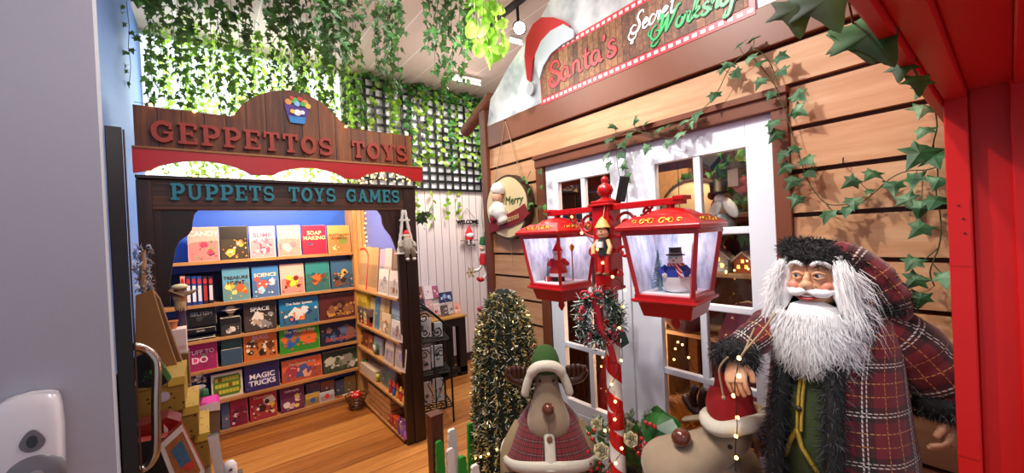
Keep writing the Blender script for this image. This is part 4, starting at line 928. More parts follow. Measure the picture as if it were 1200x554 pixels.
def strand_proto(name, label, group, L, n, s, lm, seed, shape=IVY, spread=.03):
    st, fo = strand_meshes(L, n, s, lm, seed, shape, spread)
    o = thing(name, label, 'ivy', (0,0,0), 0, group)
    st.build('stem', STEMG, o, world=False); f = fo.build('foliage', lm, o, world=False); f['kind'] = 'stuff'
    return o
_used = set()
def hang(proto, x, y, z, rz, s=1.):
    o = copy_tree(proto) if proto.name in _used else proto
    _used.add(proto.name); o.location = (x, y, z); o.rotation_euler = (0,0,rz); o.scale = (1,1,s); return o
r = random.Random(11)
LBC = 'artificial ivy strand in the dense leafy curtain above the toy shop sign'
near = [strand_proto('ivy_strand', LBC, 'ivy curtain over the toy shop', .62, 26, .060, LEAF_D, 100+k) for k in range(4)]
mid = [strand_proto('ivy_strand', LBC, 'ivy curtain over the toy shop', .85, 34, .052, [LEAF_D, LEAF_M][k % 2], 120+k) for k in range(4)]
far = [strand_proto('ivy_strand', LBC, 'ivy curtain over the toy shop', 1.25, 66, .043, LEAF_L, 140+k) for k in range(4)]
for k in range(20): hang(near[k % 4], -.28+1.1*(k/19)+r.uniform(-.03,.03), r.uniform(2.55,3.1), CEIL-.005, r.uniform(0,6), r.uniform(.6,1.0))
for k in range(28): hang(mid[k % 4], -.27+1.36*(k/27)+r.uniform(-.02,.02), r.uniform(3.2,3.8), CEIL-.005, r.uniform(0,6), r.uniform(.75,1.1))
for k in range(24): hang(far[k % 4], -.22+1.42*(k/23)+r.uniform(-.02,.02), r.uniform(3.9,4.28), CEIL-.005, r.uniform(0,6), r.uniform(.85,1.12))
LC = 'dark ivy strand hanging alone from the boarded ceiling between the sign and the spotlight'
ctr = [strand_proto('ivy_strand', LC, 'ivy strands under the open ceiling', .68, 24, .055, LEAF_D, 160+k) for k in range(5)]
for k, (px_, D, s) in enumerate(((402,2.7,1.0),(412,2.9,.8),(424,2.6,.7),(443,2.75,1.0),(449,2.8,1.05),(452,2.6,.9),(462,2.7,.8),(466,3.0,1.0),(472,2.65,.7),(500,2.7,.85),(508,2.8,1.0),(513,2.6,.8),(524,2.75,1.05),(531,2.9,1.0),(538,2.6,.9),(543,2.8,1.1),(549,2.7,.8),(390,2.7,1.1),(380,2.8,1.0),(370,2.65,.9),(520,3.1,1.0),(456,3.2,1.0))):
    d_ = ray(px_, 40); d_.z = 0; d_.normalize(); p = d_*D
    hang(ctr[k % 5], p.x, p.y, CEIL-.005, r.uniform(0,6), s)
LG = 'bright lime vine with big leaves hanging beside the ceiling spotlight'
lime = [strand_proto('lime_vine', LG, 'lime vines by the spotlight', .62, 14, .085, leafmat('lime_leaf', ['4f9a1e','7cc43a','a8dc62','c4ec88'], .4), 180+k, ROUND, .04) for k in range(3)]
for k, (px_, D, s) in enumerate(((560,2.55,1.0),(567,2.6,1.1),(575,2.6,1.05),(629,2.3,.35),(585,2.7,.9),(556,2.7,.8))):
    d_ = ray(px_, 40); d_.z = 0; d_.normalize(); p = d_*D; hang(lime[k % 3], p.x, p.y, CEIL-.005, r.uniform(0,6), s)
wl = strand_proto('ivy_strand', 'thin sparse ivy strand hanging down the top of the blue wall', None, .75, 14, .045, LEAF_D, 77)
p = at(151, 40, 'x', -.33); hang(wl, -.335, p.y, CEIL-.005, 0)
# trellis and the vine on it
TX0, TX1, TZ0, TZ1 = 1.235, 3.35, 2.2, 3.415
tl = thing('trellis','black square-grid trellis across the top of the pale boarded wall','trellis',((TX0+TX1)/2,4.37,TZ0))
TM = flat('0c0c0d',.5); k = 0; x = TX0
while x <= TX1+.001: MB().box((x-.014,4.352,TZ0),(x+.014,4.362,TZ1)).build('upright_bar', TM, tl); x += .1057
z = TZ0
while z <= TZ1+.001: MB().box((TX0-.011,4.362,z-.014),(TX1+.014,4.372,z+.014)).build('cross_bar', TM, tl); z += .1012
bp = struct(MB().box((TX0-.02,4.392,TZ0-.012),(TX1+.02,4.3995,TZ1+.01)).build('wall_panel_behind_trellis', flat('e6e8ec',.5))); bp.name = 'trim_7'
TV = 'round-leaved vine strand trailing down the black trellis'
tv = [strand_proto('trellis_vine', TV, 'vine strands on the black trellis', 1.15, 26, .068, [LEAF_L, LEAF_M, LEAF_L, LEAF_L][k], 200+k, ROUND, .045) for k in range(4)]
for k in range(16): hang(tv[k % 4], TX0+.03+k*.13+r.uniform(-.06,.06), 4.28+r.uniform(-.04,.02), CEIL-.012, r.uniform(0,6), r.uniform(.6,1.05))
tv2 = strand_proto('trellis_vine', 'short vine strand hanging below the trellis over the pale boards', 'vine tips over the pale boards', .42, 7, .06, LEAF_L, 222, ROUND, .03)
for k, (px_, py_) in enumerate(((489,226),(506,226),(523,226),(536,226))):
    p = at(px_, py_, 'y', 4.36); hang(tv2, p.x, 4.36, p.z+.02, k*1.3, .8 if k != 1 else 1.)
top = strand_proto('ivy_garland', 'leafy garland bunched along the top rail of the trellis', 'garland along the trellis top', .5, 26, .06, LEAF_M, 240, ROUND, .09)
for k in range(7):
    o = hang(top, TX0+.06+k*.30, 4.24, CEIL-.09-.02*(k % 2), 0); o.rotation_euler = (0, -PI/2, 0)
# garlands on the workshop front: stem path + leaves placed one by one
def garland(name, label, paths, leaves, x, lm, s, seed, grow=None):
    rng = random.Random(seed); o = thing(name, label, 'ivy', at(paths[0][0][0], paths[0][0][1], 'x', x))
    st = MB(); fo = MB()
    P = []
    for q in paths:
        c = catmull([at(a, b, 'x', x+.004*math.sin(a*.3)) for a, b in q], 6); P += c; st.tube(c, .0019, 5)
    for L in leaves:
        lx, ly = L[0], L[1]; k_ = L[2] if len(L) > 2 else 1.
        p = at(lx, ly, 'x', x-.02-rng.uniform(0,.012)); near_ = min(P, key=lambda q: (q-p).length)
        pet = p + (near_-p)*.0
        d = (p-near_); d = d.normalized()*.7 if d.length > .002 else Vector((0,0,0)); d += Vector((rng.uniform(-.25,.15), rng.uniform(-.35,.35), -.75))
        sz = s*k_*rng.uniform(.9,1.12)
        base = p - d.normalized()*sz*.45
        st.tube([near_, near_.lerp(base,.5)+Vector((-.006,0,-.004)), base], .0011, 4)
        leaf(fo, base, d, Vector((-1, rng.uniform(-.35,.5), rng.uniform(.0,.7))), sz, rng, IVY)
    st.build('stem', STEMG, o); f = fo.build('foliage', lm, o); f['kind'] = 'stuff'; return o
XG = 1.835
garland('ivy_garland','ivy garland looped over the white doors from the lantern to the trim corner',
    [[(712,175),(722,160),(740,153),(765,157),(790,152),(815,135),(838,112),(855,80),(875,62),(890,60),(903,75),(912,100)],
     [(720,160),(722,175),(724,195),(728,215)], [(760,156),(775,160),(790,163),(800,160)], [(722,158),(718,168),(712,188)]],
    [(717,148),(712,165),(708,185),(712,195),(730,170),(729,182),(732,195),(735,209),(745,141),(757,144),(735,161),(772,152),(783,147),(800,143),(795,159),(757,175),(782,169,.8),(815,137),(810,147,.8),(836,113),(846,82),(852,76),(863,87),(866,53),(881,46)], XG, LEAF_W, .062, 31)
garland('ivy_garland','ivy garland trailing from the door corner down and across the tan siding',
    [[(880,65),(905,95),(918,125),(928,155),(936,180),(944,205),(955,225),(968,238),(985,240),(1010,236),(1025,225),(1045,208),(1065,200),(1085,199),(1100,195)],
     [(968,238),(978,248),(995,246),(1005,238)]],
    [(878,69),(890,74),(917,66),(917,84),(889,98),(902,112,.8),(937,113),(937,131),(904,147),(907,160),(928,176,.9),(947,188),(950,203),(915,183),(918,198),(927,215),(932,236),(995,214),(1020,205),(968,254),(992,247),(1001,238),(1017,225,.6),(1048,220),(1070,212),(1066,236),(1078,246,1.1)], XG+.0, LEAF_W, .06, 33)
garland('ivy_garland','ivy garland hanging straight down beside the red door jamb',
    [[(1088,100),(1096,130),(1098,150),(1094,168),(1097,185),(1099,205),(1097,225),(1101,245),(1103,270),(1100,290),(1094,305),(1090,320),(1095,335)],
     [(1094,168),(1090,176),(1086,172)], [(1100,290),(1088,300),(1080,307)], [(1094,310),(1103,320)]],
    [(1080,105,.9),(1080,130),(1081,155,.9),(1075,183,1.35),(1096,188,1.1),(1098,214),(1095,237),(1075,270),(1068,309),(1070,330),(1078,352),(1106,328)], 1.80, LEAF_W, .066, 35)
garland('ivy_garland','ivy tendril hanging between the round log plaque and the door trim',
    [[(622,200),(617,215),(622,235),(628,255),(626,290)], [(632,195),(633,215),(630,240)]],
    [(612,209),(617,213),(619,224),(621,239),(618,245),(633,202),(634,220,.7),(632,244,.8),(629,262,.7),(640,250),(638,243),(625,283,.6)], XG, LEAF_M, .05, 36)
# big dark leaves close to the camera, hanging from the red door head
nb = thing('ivy_spray','large dark ivy leaves hanging close by from the red door head','ivy',(.75,.20,1.87))
fo = MB(); st = MB(); rg = random.Random(5)
root = at(985,-30,'x',.72); st.tube([root, Vector((root.x,.117,root.z+.02))], .002, 5)
for (a, b, ta, tb_, s) in ((932,-4,938,42,.085),(960,-14,985,34,.098),(1000,28,1025,72,.075),(1035,50,1052,40,.06),(1010,20,1050,74,.07),(1058,72,1053,96,.045),(1075,88,1080,112,.05)):
    xx = .70 if a < 1000 else .82 if a < 1050 else 1.0
    p = at(a, b, 'x', xx); q = at(ta, tb_, 'x', xx-.02); d = q-p
    leaf(fo, p, d, Vector((-.9,-.35+rg.uniform(-.3,.3),.3)), d.length*1.0, rg, IVY2, 0, .1)
    st.tube([root, (root+p)/2+Vector((0,0,.012)), p], .0016, 5); root = p if a > 990 else root
st.build('stem', STEM, nb); fo.build('foliage', LEAF_D, nb)['kind'] = 'stuff'

# ================================================================== WORKSHOP SIGN
ws = thing('workshop_sign','plank sign with red marquee border and painted words over the white doors','sign',(1.85,1.3,2.5))
XS = 1.862
def Bx(p, x=XS): q = at(p[0], p[1], 'x', x); return (-q.y, q.z)
cor = [Bx(p) for p in ((634.6,122),(885.5,18.5))]
(xl, zl), (xr_, zr) = cor
zl = zr = (zl+zr)/2
ztop = (Bx((658,50))[1]+Bx((746,0))[1])/2
FB = frameB(XS, 0, 0)
rd = .17
cl = [(xl,zl),(xr_,zl),(xr_,ztop),(xl+rd,ztop)] + [(xl+rd-rd*sin(PI/2*k/8), ztop-rd*(1-cos(PI/2*k/8))*1.05) for k in range(1,9)]
MB().prism(cl, frameB(XS+.018,0,0), .018).build('border_board', flat('c8283a',.4,var=.04), ws)
bw = .042
ins = [(xl+.012,zl+bw),(xr_-bw*.6,zl+bw),(xr_-bw*.6,ztop-bw),(xl+rd,ztop-bw)] + [(xl+rd-(rd-.012)*sin(PI/2*k/8), ztop-bw-(rd-bw)*(1-cos(PI/2*k/8))*1.05) for k in range(1,9)]
MB().prism(ins, FB, .003).build('plank_face', planks('sign_face_planks',['2a140c','5a3420','8f5e3c','b08058'],.041,1,1.3,.55,.035,'1c0c06',.15), ws)
dots = MB(); n = 33
for k in range(n):
    x = xl+.03+(xr_-xl-.05)*k/(n-1); dots.box((x-.0115,zl+.013,.0),(x+.0115,zl+.03,.0012), 0, FB)
    if x > xl+rd: dots.box((x-.0115,ztop-.03,.0),(x+.0115,ztop-.013,.0012), 0, FB)
dots.build('marquee_squares', flat('f4f1ee',.5), ws)['kind'] = 'stuff'
# lettering: brush strokes, dark outline behind
def brush(word, strokes, ox, oz, sc, wid, col, outl, shear=.0, rise=0., y0=.004):
    A = MB(); Bq = MB(); q = 0
    for pts, wm_ in strokes:
        c = catmull([Vector((p[0], p[1], 0)) for p in pts], 6); L = len(c)
        pp = [((p.x+shear*p.y)*sc+ox, p.y*sc+oz+rise*(p.x*sc)) for p in c]
        ws_ = [wid*wm_*(.45+.75*sin(PI*min(1,max(0,(i+.6)/(L+.2))))) for i in range(L)]
        A.strip(pp, ws_, FB, y0+.0022+q*.00015); Bq.strip(pp, [w+wid*.62 for w in ws_], FB, y0+q*.0001); q += 1
    Bq.build('lettering_outline', outl, ws); A.build('lettering', col, ws)
def sh(st, dx, k=1): return [([(p[0]*k+dx, p[1]*k) for p in pts], w) for pts, w in st]
gS = [([(.62,.86),(.52,1.0),(.28,1.02),(.12,.84),(.22,.62),(.48,.48),(.66,.26),(.52,.02),(.22,-.04),(.0,.14),(.06,.32),(.2,.3),(.18,.18)],1.25), ([(.62,.86),(.66,.74),(.56,.7)],.6)]
ga = [([(.42,.42),(.24,.5),(.06,.36),(.04,.14),(.18,.0),(.34,.08),(.42,.24)],1.), ([(.42,.48),(.42,.16),(.48,.02),(.6,.06)],1.)]
gn = [([(.02,.44),(.1,.46),(.12,.3),(.12,.02)],1.), ([(.12,.3),(.24,.48),(.4,.46),(.43,.3),(.43,.1),(.5,.0),(.6,.06)],1.)]
gt = [([(.2,.78),(.18,.5),(.16,.16),(.24,.0),(.38,.06)],1.1), ([(.0,.52),(.2,.5),(.4,.54)],.8)]
gap = [([(.06,.98),(.08,.84),(.02,.72)],.9)]
gs = [([(.36,.44),(.24,.52),(.1,.42),(.16,.3),(.32,.2),(.34,.06),(.18,-.03),(.02,.06),(.08,.16)],1.)]
st_ = sh(gS,0)+sh(ga,.74,1.05)+sh(gn,1.38,1.05)+sh(gt,2.04,1.1)+sh(ga,2.5,1.05)+sh(gap,3.16)+sh(gs,3.34,1.15)
zS = zl+bw+.035; HS = (ztop-zl)
RL = flat('d8303a',.4,var=.02); OUT = flat('1c0a08',.5); 
tl_ = Bx((645,98)); tr_ = Bx((722,62))
sc = (tr_[0]-tl_[0])/3.75
brush('santas', st_, tl_[0]-.0, tl_[1]-.02, sc*1.0, sc*.13, RL, OUT, 0, .02)
ge = [([(.04,.22),(.26,.3),(.3,.44),(.16,.5),(.04,.3),(.1,.04),(.26,.0),(.42,.12)],1.)]
gc = [([(.36,.4),(.22,.5),(.06,.34),(.06,.1),(.2,-.02),(.4,.1)],1.)]
gr = [([(.0,.1),(.1,.44),(.12,.5),(.2,.42),(.3,.44),(.26,.24),(.26,.06),(.36,.0),(.46,.1)],1.)]
gt2 = [([(.2,.95),(.12,.3),(.14,.04),(.26,.0),(.4,.12)],1.), ([(.0,.6),(.36,.64)],.7)]
gSc = [([(.7,.9),(.62,1.08),(.4,1.06),(.3,.82),(.44,.56),(.52,.3),(.36,.04),(.06,.06),(-.1,.3),(.06,.5),(.26,.42)],1.1), ([(-.1,.3),(-.2,-.05),(.05,-.3),(.3,-.25),(.36,-.06)],.7), ([(.12,-.3),(.02,-.46),(.2,-.5),(.12,-.3)],.6)]
s2 = sh(gSc,0)+sh(ge,.72)+sh(gc,1.14)+sh(gr,1.54)+sh(ge,1.98)+sh(gt2,2.44)
a_ = Bx((738,45)); b_ = Bx((790,5)); k2 = (b_[0]-a_[0])/2.9
brush('secret', s2, a_[0]+.015, a_[1]+.01, k2, k2*.12, flat('eef0f4',.4,var=.02), OUT, .22, .05)
gW = [([(.0,.7),(.14,.98),(.28,.9),(.22,.4),(.18,.02)],1.1), ([(.18,.02),(.44,.5),(.62,.86)],.8), ([(.62,.86),(.56,.4),(.56,.02)],1.1), ([(.56,.02),(.86,.6),(1.05,1.05),(1.24,1.12)],.8), ([(-.05,.62),(-.3,.46),(-.34,.12),(-.1,-.1),(.16,.06),(.1,.3),(-.1,.3)],.7), ([(-.34,.12),(-.52,.3),(-.46,.5)],.5), ([(-.1,-.1),(-.26,-.36),(.0,-.42),(.2,-.2)],.6)]
go = [([(.26,.48),(.08,.42),(.04,.14),(.2,.0),(.38,.14),(.36,.4),(.26,.48),(.46,.4)],1.)]
gk = [([(.0,.1),(.2,.6),(.28,.98),(.18,1.0),(.1,.6),(.08,.02)],1.), ([(.1,.24),(.28,.48),(.36,.4),(.14,.26),(.3,.04),(.46,.06)],.9)]
gh = [([(.0,.1),(.2,.6),(.28,.98),(.18,1.0),(.1,.6),(.08,.02)],1.), ([(.1,.3),(.26,.48),(.36,.4),(.34,.06),(.5,.08)],.9)]
gp_ = [([(.0,.1),(.14,.46),(.1,.0),(.0,-.5),(-.2,-.56),(-.12,-.3)],1.), ([(.12,.36),(.28,.5),(.4,.34),(.3,.06),(.12,.06)],.9)]
s3 = sh(gW,0)+sh(go,1.08)+sh(gr,1.5)+sh(gk,1.92)+sh(gs,2.42)+sh(gh,2.82)+sh(go,3.3)+sh(gp_,3.78)
a_ = Bx((768,45)); b_ = Bx((868,4)); k3 = (b_[0]-a_[0])/4.3
brush('workshop', s3, a_[0]+.01, a_[1]+.002, k3, k3*.135, flat('1fa456',.4,var=.03), flat('07301c',.5), .18, .0, .006)
# painted stocking cap on the sign corner: flat cut-out board
capx = thing('sign_cap','red and white cut-out cap board hung over the corner of the workshop sign','cut-out',(1.845,1.98,2.6))
CP = lambda pts: [Bx(p, 1.845) for p in pts]
FC = frameB(1.858,0,0)
MB().prism(CP([(617,93),(621,96),(624,70),(632,58),(645,42),(668,30),(660,24),(648,20),(634,20),(624,28),(616,44),(614,66)][::-1])[::-1], FC, .010).build('cap_cloth', flat('c4202e',.5,var=.1,sc=14), capx)
MB().prism(CP([(632,92),(636,78),(645,63),(658,52),(672,44),(672,35),(660,28),(645,36),(634,48),(627,64),(626,76)][::-1])[::-1], FC, .013).build('cap_brim', flat('ccd8e4',.6,var=.06,sc=14), capx)
MB().prism([ (Bx((621,104),1.845)[0]+.040*cos(2*PI*k/20), Bx((621,104),1.845)[1]+.043*sin(2*PI*k/20)) for k in range(20)], FC, .014).build('bobble', flat('b8c2c8',.7), capx)
# ================================================================== LAMP POST
LX, LY = 1.41, 1.112
lp = thing('street_lamp','tall red double-headed street lamp with a candy-striped pole before the white doors','street lamp',(LX,LY,0))
t = NT('candy_stripe'); X = t.xyz(); ang = t.mth('DIVIDE', t.mth('ARCTAN2', X[1], X[0]), 2*PI)
f = t.mth('FRACT', t.mth('ADD', t.mth('MULTIPLY', X[2], 6.2), t.mth('MULTIPLY', ang, 1.)))
CANDY = t.fin(t.mix(t.mth('GREATER_THAN', f, .5), hexc('f0efee'), hexc('d0151a')), .25, Coat_Weight=.4)
MB().lathe([(.034,0),(.034,1.34)],28,c=(LX,LY,0)).build('striped_pole', CANDY, lp)
MB().lathe([(.0365,.72),(.0365,.79),(.034,.795)],28,c=(LX,LY,0)).build('collar', RED, lp)
MB().lathe([(.16,0),(.16,.03),(.09,.05),(.06,.12),(.036,.16)],28,c=(LX,LY,0)).build('foot', RED, lp)
MB().box((LX-.045,LY-.045,1.345),(LX+.045,LY+.045,1.705)).build('column', RED, lp, bevel=.006)
MB().box((LX-.05,LY-.05,1.335),(LX+.05,LY+.05,1.352)).build('column_base', RED, lp, bevel=.004)
mb = MB(); 
for s, z0, z1 in ((.058,1.705,1.716),(.048,1.716,1.73)): mb.box((LX-s,LY-s,z0),(LX+s,LY+s,z1))
mb.build('column_cap', RED, lp, bevel=.004)
MB().lathe([(.045,1.73),(.022,1.742),(.016,1.75),(.028,1.756),(.036,1.775),(.03,1.795),(.014,1.806),(.012,1.812),(.018,1.818),(.014,1.832),(.001,1.842)],20,c=(LX,LY,0)).build('finial', RED, lp)
for sg in (1, -1):
    mb = MB(); mb.box((LX-.024,LY+sg*.04,1.684),(LX+.024,LY+sg*.36,1.71))
    mb.box((LX-.03,LY+sg*.33,1.70),(LX+.03,LY+sg*.375,1.716)); mb.build('arm', RED, lp, bevel=.003)
    def sp(cy, cz, r, t0, t1, n=24, k0=1., k1=.25): return [(LX, LY+sg*(cy+r*(k0+(k1-k0)*i/n)*cos(t0+(t1-t0)*i/n)), cz+r*(k0+(k1-k0)*i/n)*sin(t0+(t1-t0)*i/n)) for i in range(n+1)]
    MB().tube(sp(.105,1.625,.05,PI*.9,-PI*1.6), .007, 8).build('scroll', RED, lp)
    MB().tube(sp(.20,1.665,.026,-PI*.9,PI*1.5), .006, 8).build('scroll', RED, lp)
    MB().tube(catmull([(LX,LY+sg*.05,1.57),(LX,LY+sg*.10,1.575),(LX,LY+sg*.155,1.61),(LX,LY+sg*.185,1.65),(LX,LY+sg*.23,1.683)],5), .006, 8).build('scroll', RED, lp)
    MB().tube(sp(.085,1.50,.03,PI*1.0,-PI*1.2), .007, 8).build('scroll', RED, lp)
    MB().lathe([(.024,1.40),(.02,1.42),(.0,1.43)],12,c=(LX,LY+sg*.05,0)).build('side_knob', RED, lp)
    for q in range(5): MB().ball((LX-.0,LY+sg*(.155+.012*cos(q*.6)),1.585+.016*q),.007,8).build('bead', RED, lp)
FROST = NT('snowy_picture'); co = FROST.n('ShaderNodeTexCoord').outputs['Object']
mp = FROST.n('ShaderNodeMapping', {'Vector': co}); mp.inputs['Scale'].default_value = (1,1,.35)
n1 = FROST.noise(mp.outputs[0], 26, 4, .6); FROSTM = FROST.fin(FROST.ramp(n1, [(.3, hexc('7f92b4')), (.42, hexc('aebcd4')), (.55, hexc('d4e0f2')), (.75, hexc('eef4fc'))]), .5)
SNOW = flat('f4f6fb', .7, var=.02)
def lantern(yc, rot, lab, cutlights):
    M = Matrix.Translation((LX, yc, 0)) @ Matrix.Rotation(rot, 4, 'Z')
    L = MB()
    def ring(a, z): return [M @ Vector((sx*a, sy*a, z)) for sx, sy in ((-1,-1),(1,-1),(1,1),(-1,1))]
    at_, ab = .133, .10; zt, zb = 1.578, 1.343
    roof = MB(); roof.loft([ring(.125,1.585), ring(.155,1.592), ring(.157,1.606), ring(.135,1.625), ring(.10,1.645)], 0, smooth=False)
    body = roof.build('lantern', RED, lp, bevel=.003)
    MB().lathe([(.118,1.618),(.10,1.648),(.07,1.664),(.03,1.672),(.0,1.674)],28,c=(LX,yc,0)).build('dome', RED, body)
    MB().lathe([(.022,1.668),(.014,1.676),(.018,1.684),(.012,1.69)],14,c=(LX,yc,0)).build('hanger', RED, body)
    fr = MB()
    T, B = ring(at_,zt+.008), ring(ab,zb-.004)
    for k in range(4):
        p, q = T[k], B[k]; fr.tube([p, q], .0105, 4, smooth=False)
    fr.loft([ring(at_+.008,zt+.012), ring(at_+.008,zt-.004), ring(at_-.012,zt-.004), ring(at_-.012,zt+.012)], 0, closed=True, smooth=False)
    fr.loft([ring(ab+.01,zb+.006), ring(ab+.01,zb-.010), ring(ab-.012,zb-.010), ring(ab-.012,zb+.006)], 0, closed=True, smooth=False)
    fr.build('frame', RED, body)
    lip = MB(); lip.loft([ring(ab+.02,zb-.009), ring(ab+.022,zb-.018), ring(ab+.012,zb-.024)], 0, smooth=False); lip.loft([ring(ab+.002,zb-.024), ring(ab-.012,zb-.078)], 0, smooth=False)
    lip.build('base', RED, body, bevel=.002)
    MB().lathe([(.012,zb-.078),(.02,zb-.09),(.014,zb-.10),(.018,zb-.115),(.008,zb-.135),(.001,zb-.142)],14,c=(LX,yc,0)).build('drop_finial', RED, body)
    ti, bi = ring(at_-.006,zt-.002), ring(ab-.006,zb+.004)
    for k in (0, 3, 1, 2):
        j = (k+1) % 4; far = k in (1, 2)
        g = MB().add([bi[k], bi[j], ti[j], ti[k]], [(0,1,2,3)])
        g.build('picture_panel' if far else 'glass', FROSTM if far else GLASS, body)
    MB().loft([ring(ab-.008,zb-.004), ring(ab-.008,zb+.012)], 0, smooth=False).build('snow_floor', SNOW, body)
    # scrollwork on the two eaves we see
    for face in range(2):
        Fm = M @ (frameB(-.158,0,0) if face == 0 else frameA(0,-.158,0))
        for sg in (-1, 1):
            for (cx, r, t0, t1) in ((.022,.015,0,PI*2.4),(.052,.013,PI,-PI*1.5),(.082,.010,0,PI*1.8)):
                zc = 1.628-.012*(r < .01)
                c = [Fm @ Vector((sg*(cx+r*(1-.6*i/18)*cos(t0+(t1-t0)*i/18)), zc-.004+r*(1-.6*i/18)*.8*sin(t0+(t1-t0)*i/18), -.003-.9*(zc-.004+r*(1-.6*i/18)*.8*sin(t0+(t1-t0)*i/18)-1.606)+.0)) for i in range(19)]
                MB().tube(c, .0024, 5).build('gilt_scroll', GOLD, body)
    l = lamp('POINT', 'lantern_light', (LX-.0, yc, 1.565), 1.3, 'eaf2ff', None, .03)
    return M, zb+.012
ML, zf = lantern(1.42, 0, 'left', 0)
MR, zf = lantern(.805, rad(8), 'right', 0)
def mini_tree(label, M, x, y, h, col='7fa8b8'):
    c = M @ Vector((x, y, zf)); o = thing('miniature_tree', label, 'ornament', c)
    mb = MB(); rg = random.Random(3)
    for k in range(16):
        z = h*(.1+.055*k); rr = .026*(1-k/16.5)*h/.13
        for q in range(14):
            a = rg.uniform(0,2*PI); mb.tube([(0,0,z+.006),(cos(a)*rr,sin(a)*rr,z-.004)],[.0032,.0012],4)
    mb.build('branches', flat(col,.7,var=.3,sc=200), o, world=False); MB().lathe([(.016,0),(.016,.004),(.003,.005),(.002,h*.9)],8).build('trunk', flat('d8dce4',.6), o, world=False)
mini_tree('tall frosted miniature tree beside the snowman in the right lantern', MR, -.03, .045, .165)
mini_tree('short frosted miniature tree at the snowman\'s foot in the right lantern', MR, -.055, .03, .05)
c = MR @ Vector((-.028, -.02, zf)); sn = thing('snowman_figure','snowman in a blue jacket and black top hat inside the right lantern','ornament',c,rad(8)-PI/2+.1); sn.scale = (.92,.92,.90)
k = 1.0
MB().lathe([(.03,0),(.047,.012),(.054,.035),(.052,.06),(.042,.08)],20).build('body', SNOW, sn, world=False)
MB().lathe([(.05,.058),(.049,.066),(.044,.09),(.034,.108),(.022,.114)],20).build('jacket', flat('1f3fb4',.6,var=.15,sc=120), sn, world=False)
for sg in (-1, 1): MB().tube([(sg*.034,-.005,.104),(sg*.054,-.016,.088),(sg*.036,-.042,.075)],[.014,.014,.011],10).build('sleeve', flat('1f3fb4',.6,var=.15,sc=120), sn, world=False); MB().ball((sg*.032,-.046,.073),.011,10).build('mitten', flat('e8eef4',.7), sn, world=False)
MB().ball((0,-.002,.135),(.030,.029,.029),16).build('head', SNOW, sn, world=False)
MB().tube([(0,-.028,.134),(.004,-.052,.130)],[.0055,.001],8).build('carrot_nose', flat('e07a2c',.5), sn, world=False)
for sg in (-1,1): MB().ball((sg*.011,-.027,.143),.0032,8).build('eye', BLACK, sn, world=False)
SCF = NT('striped_scarf'); v = SCF.xyz(); SCFM = SCF.fin(SCF.mix(SCF.mth('GREATER_THAN', SCF.mth('FRACT', SCF.mth('MULTIPLY', SCF.mth('ADD', v[0], v[2]), 70.)), .6), hexc('c41c24'), hexc('f0e8ea')), .8)
MB().tube([(cos(a)*.026,sin(a)*.026,.114) for a in [2*PI*i/18 for i in range(18)]],.008,8,closed=True).build('scarf', SCFM, sn, world=False)
MB().tube([(.012,-.028,.112),(.024,-.044,.095),(.036,-.052,.066)],[.010,.011,.011],8,sy=.5).build('scarf_tail', SCFM, sn, world=False)
MB().lathe([(.037,.153),(.037,.157),(.025,.158),(.024,.182),(.026,.186),(.0,.187)],18).build('top_hat', BLACK, sn, world=False); MB().lathe([(.0255,.158),(.0255,.166)],18,cap=False).build('hat_band', flat('8a8c94',.5), sn, world=False)
lb = thing('tiny_lamp','tiny yellow lamp on a post behind the snowman','ornament',MR @ Vector((.03,-.07,zf))); MB().tube([(0,0,0),(0,0,.15)],.003,6).build('post', flat('5a4a40',.5), lb, world=False); MB().lathe([(.008,.15),(.013,.172),(.002,.185)],8).build('head', flat('e8b82c',.4), lb, world=False)
# figure in the left lantern
mini_tree('frosted miniature tree in the left lantern', ML, -.02, .06, .12, 'a8bccc')
c = ML @ Vector((-.02,-.01,zf)); sa = thing('little_santa','little red-coated white-bearded figure inside the left lantern','ornament',c,-rad(45))
RC = flat('c81c22',.7,var=.15,sc=100)
MB().lathe([(.044,.03),(.046,.05),(.034,.09),(.024,.118)],18).build('coat', RC, sa, world=False); MB().lathe([(.046,.026),(.049,.034),(.046,.042)],18).build('fur_hem', SNOW, sa, world=False)
for sg in (-1,1): MB().tube([(sg*.016,0,0),(sg*.016,0,.03)],[.014,.013],10).build('boot', BLACK, sa, world=False); MB().tube([(sg*.026,0,.108),(sg*.046,-.01,.085),(sg*.04,-.035,.09)],[.012,.012,.01],8).build('sleeve', RC, sa, world=False)
MB().ball((0,-.002,.137),.022,14).build('head', flat('e8b898',.6), sa, world=False)
MB().lathe([(.004,.088),(.018,.10),(.024,.12),(.02,.134)],14,c=(0,-.008,0)).build('beard', SNOW, sa, world=False)
MB().lathe([(.024,.146),(.026,.152),(.018,.17),(.004,.195)],14).build('cap', RC, sa, world=False); MB().lathe([(.026,.142),(.028,.148),(.025,.154)],14).build('cap_fur', SNOW, sa, world=False); MB().ball((0,0,.197),.008,8).build('bobble', SNOW, sa, world=False)
ms = thing('sled_present','small red and white gift at the figure\'s feet in the left lantern','ornament',ML @ Vector((-.05,.03,zf))); MB().box((-.018,-.014,0),(.018,.014,.024)).build('gift', RC, ms, world=False, bevel=.002); MB().box((-.0185,-.004,0),(.0185,.004,.0245)).build('ribbon', SNOW, ms, world=False)
lb2 = thing('tiny_lamp','tiny yellow lamp on a post in the left lantern','ornament',ML @ Vector((.03,-.06,zf))); MB().tube([(0,0,0),(0,0,.15)],.003,6).build('post', flat('5a4a40',.5), lb2, world=False); MB().lathe([(.008,.15),(.015,.172),(.002,.185)],8).build('head', flat('e8a82c',.4), lb2, world=False)
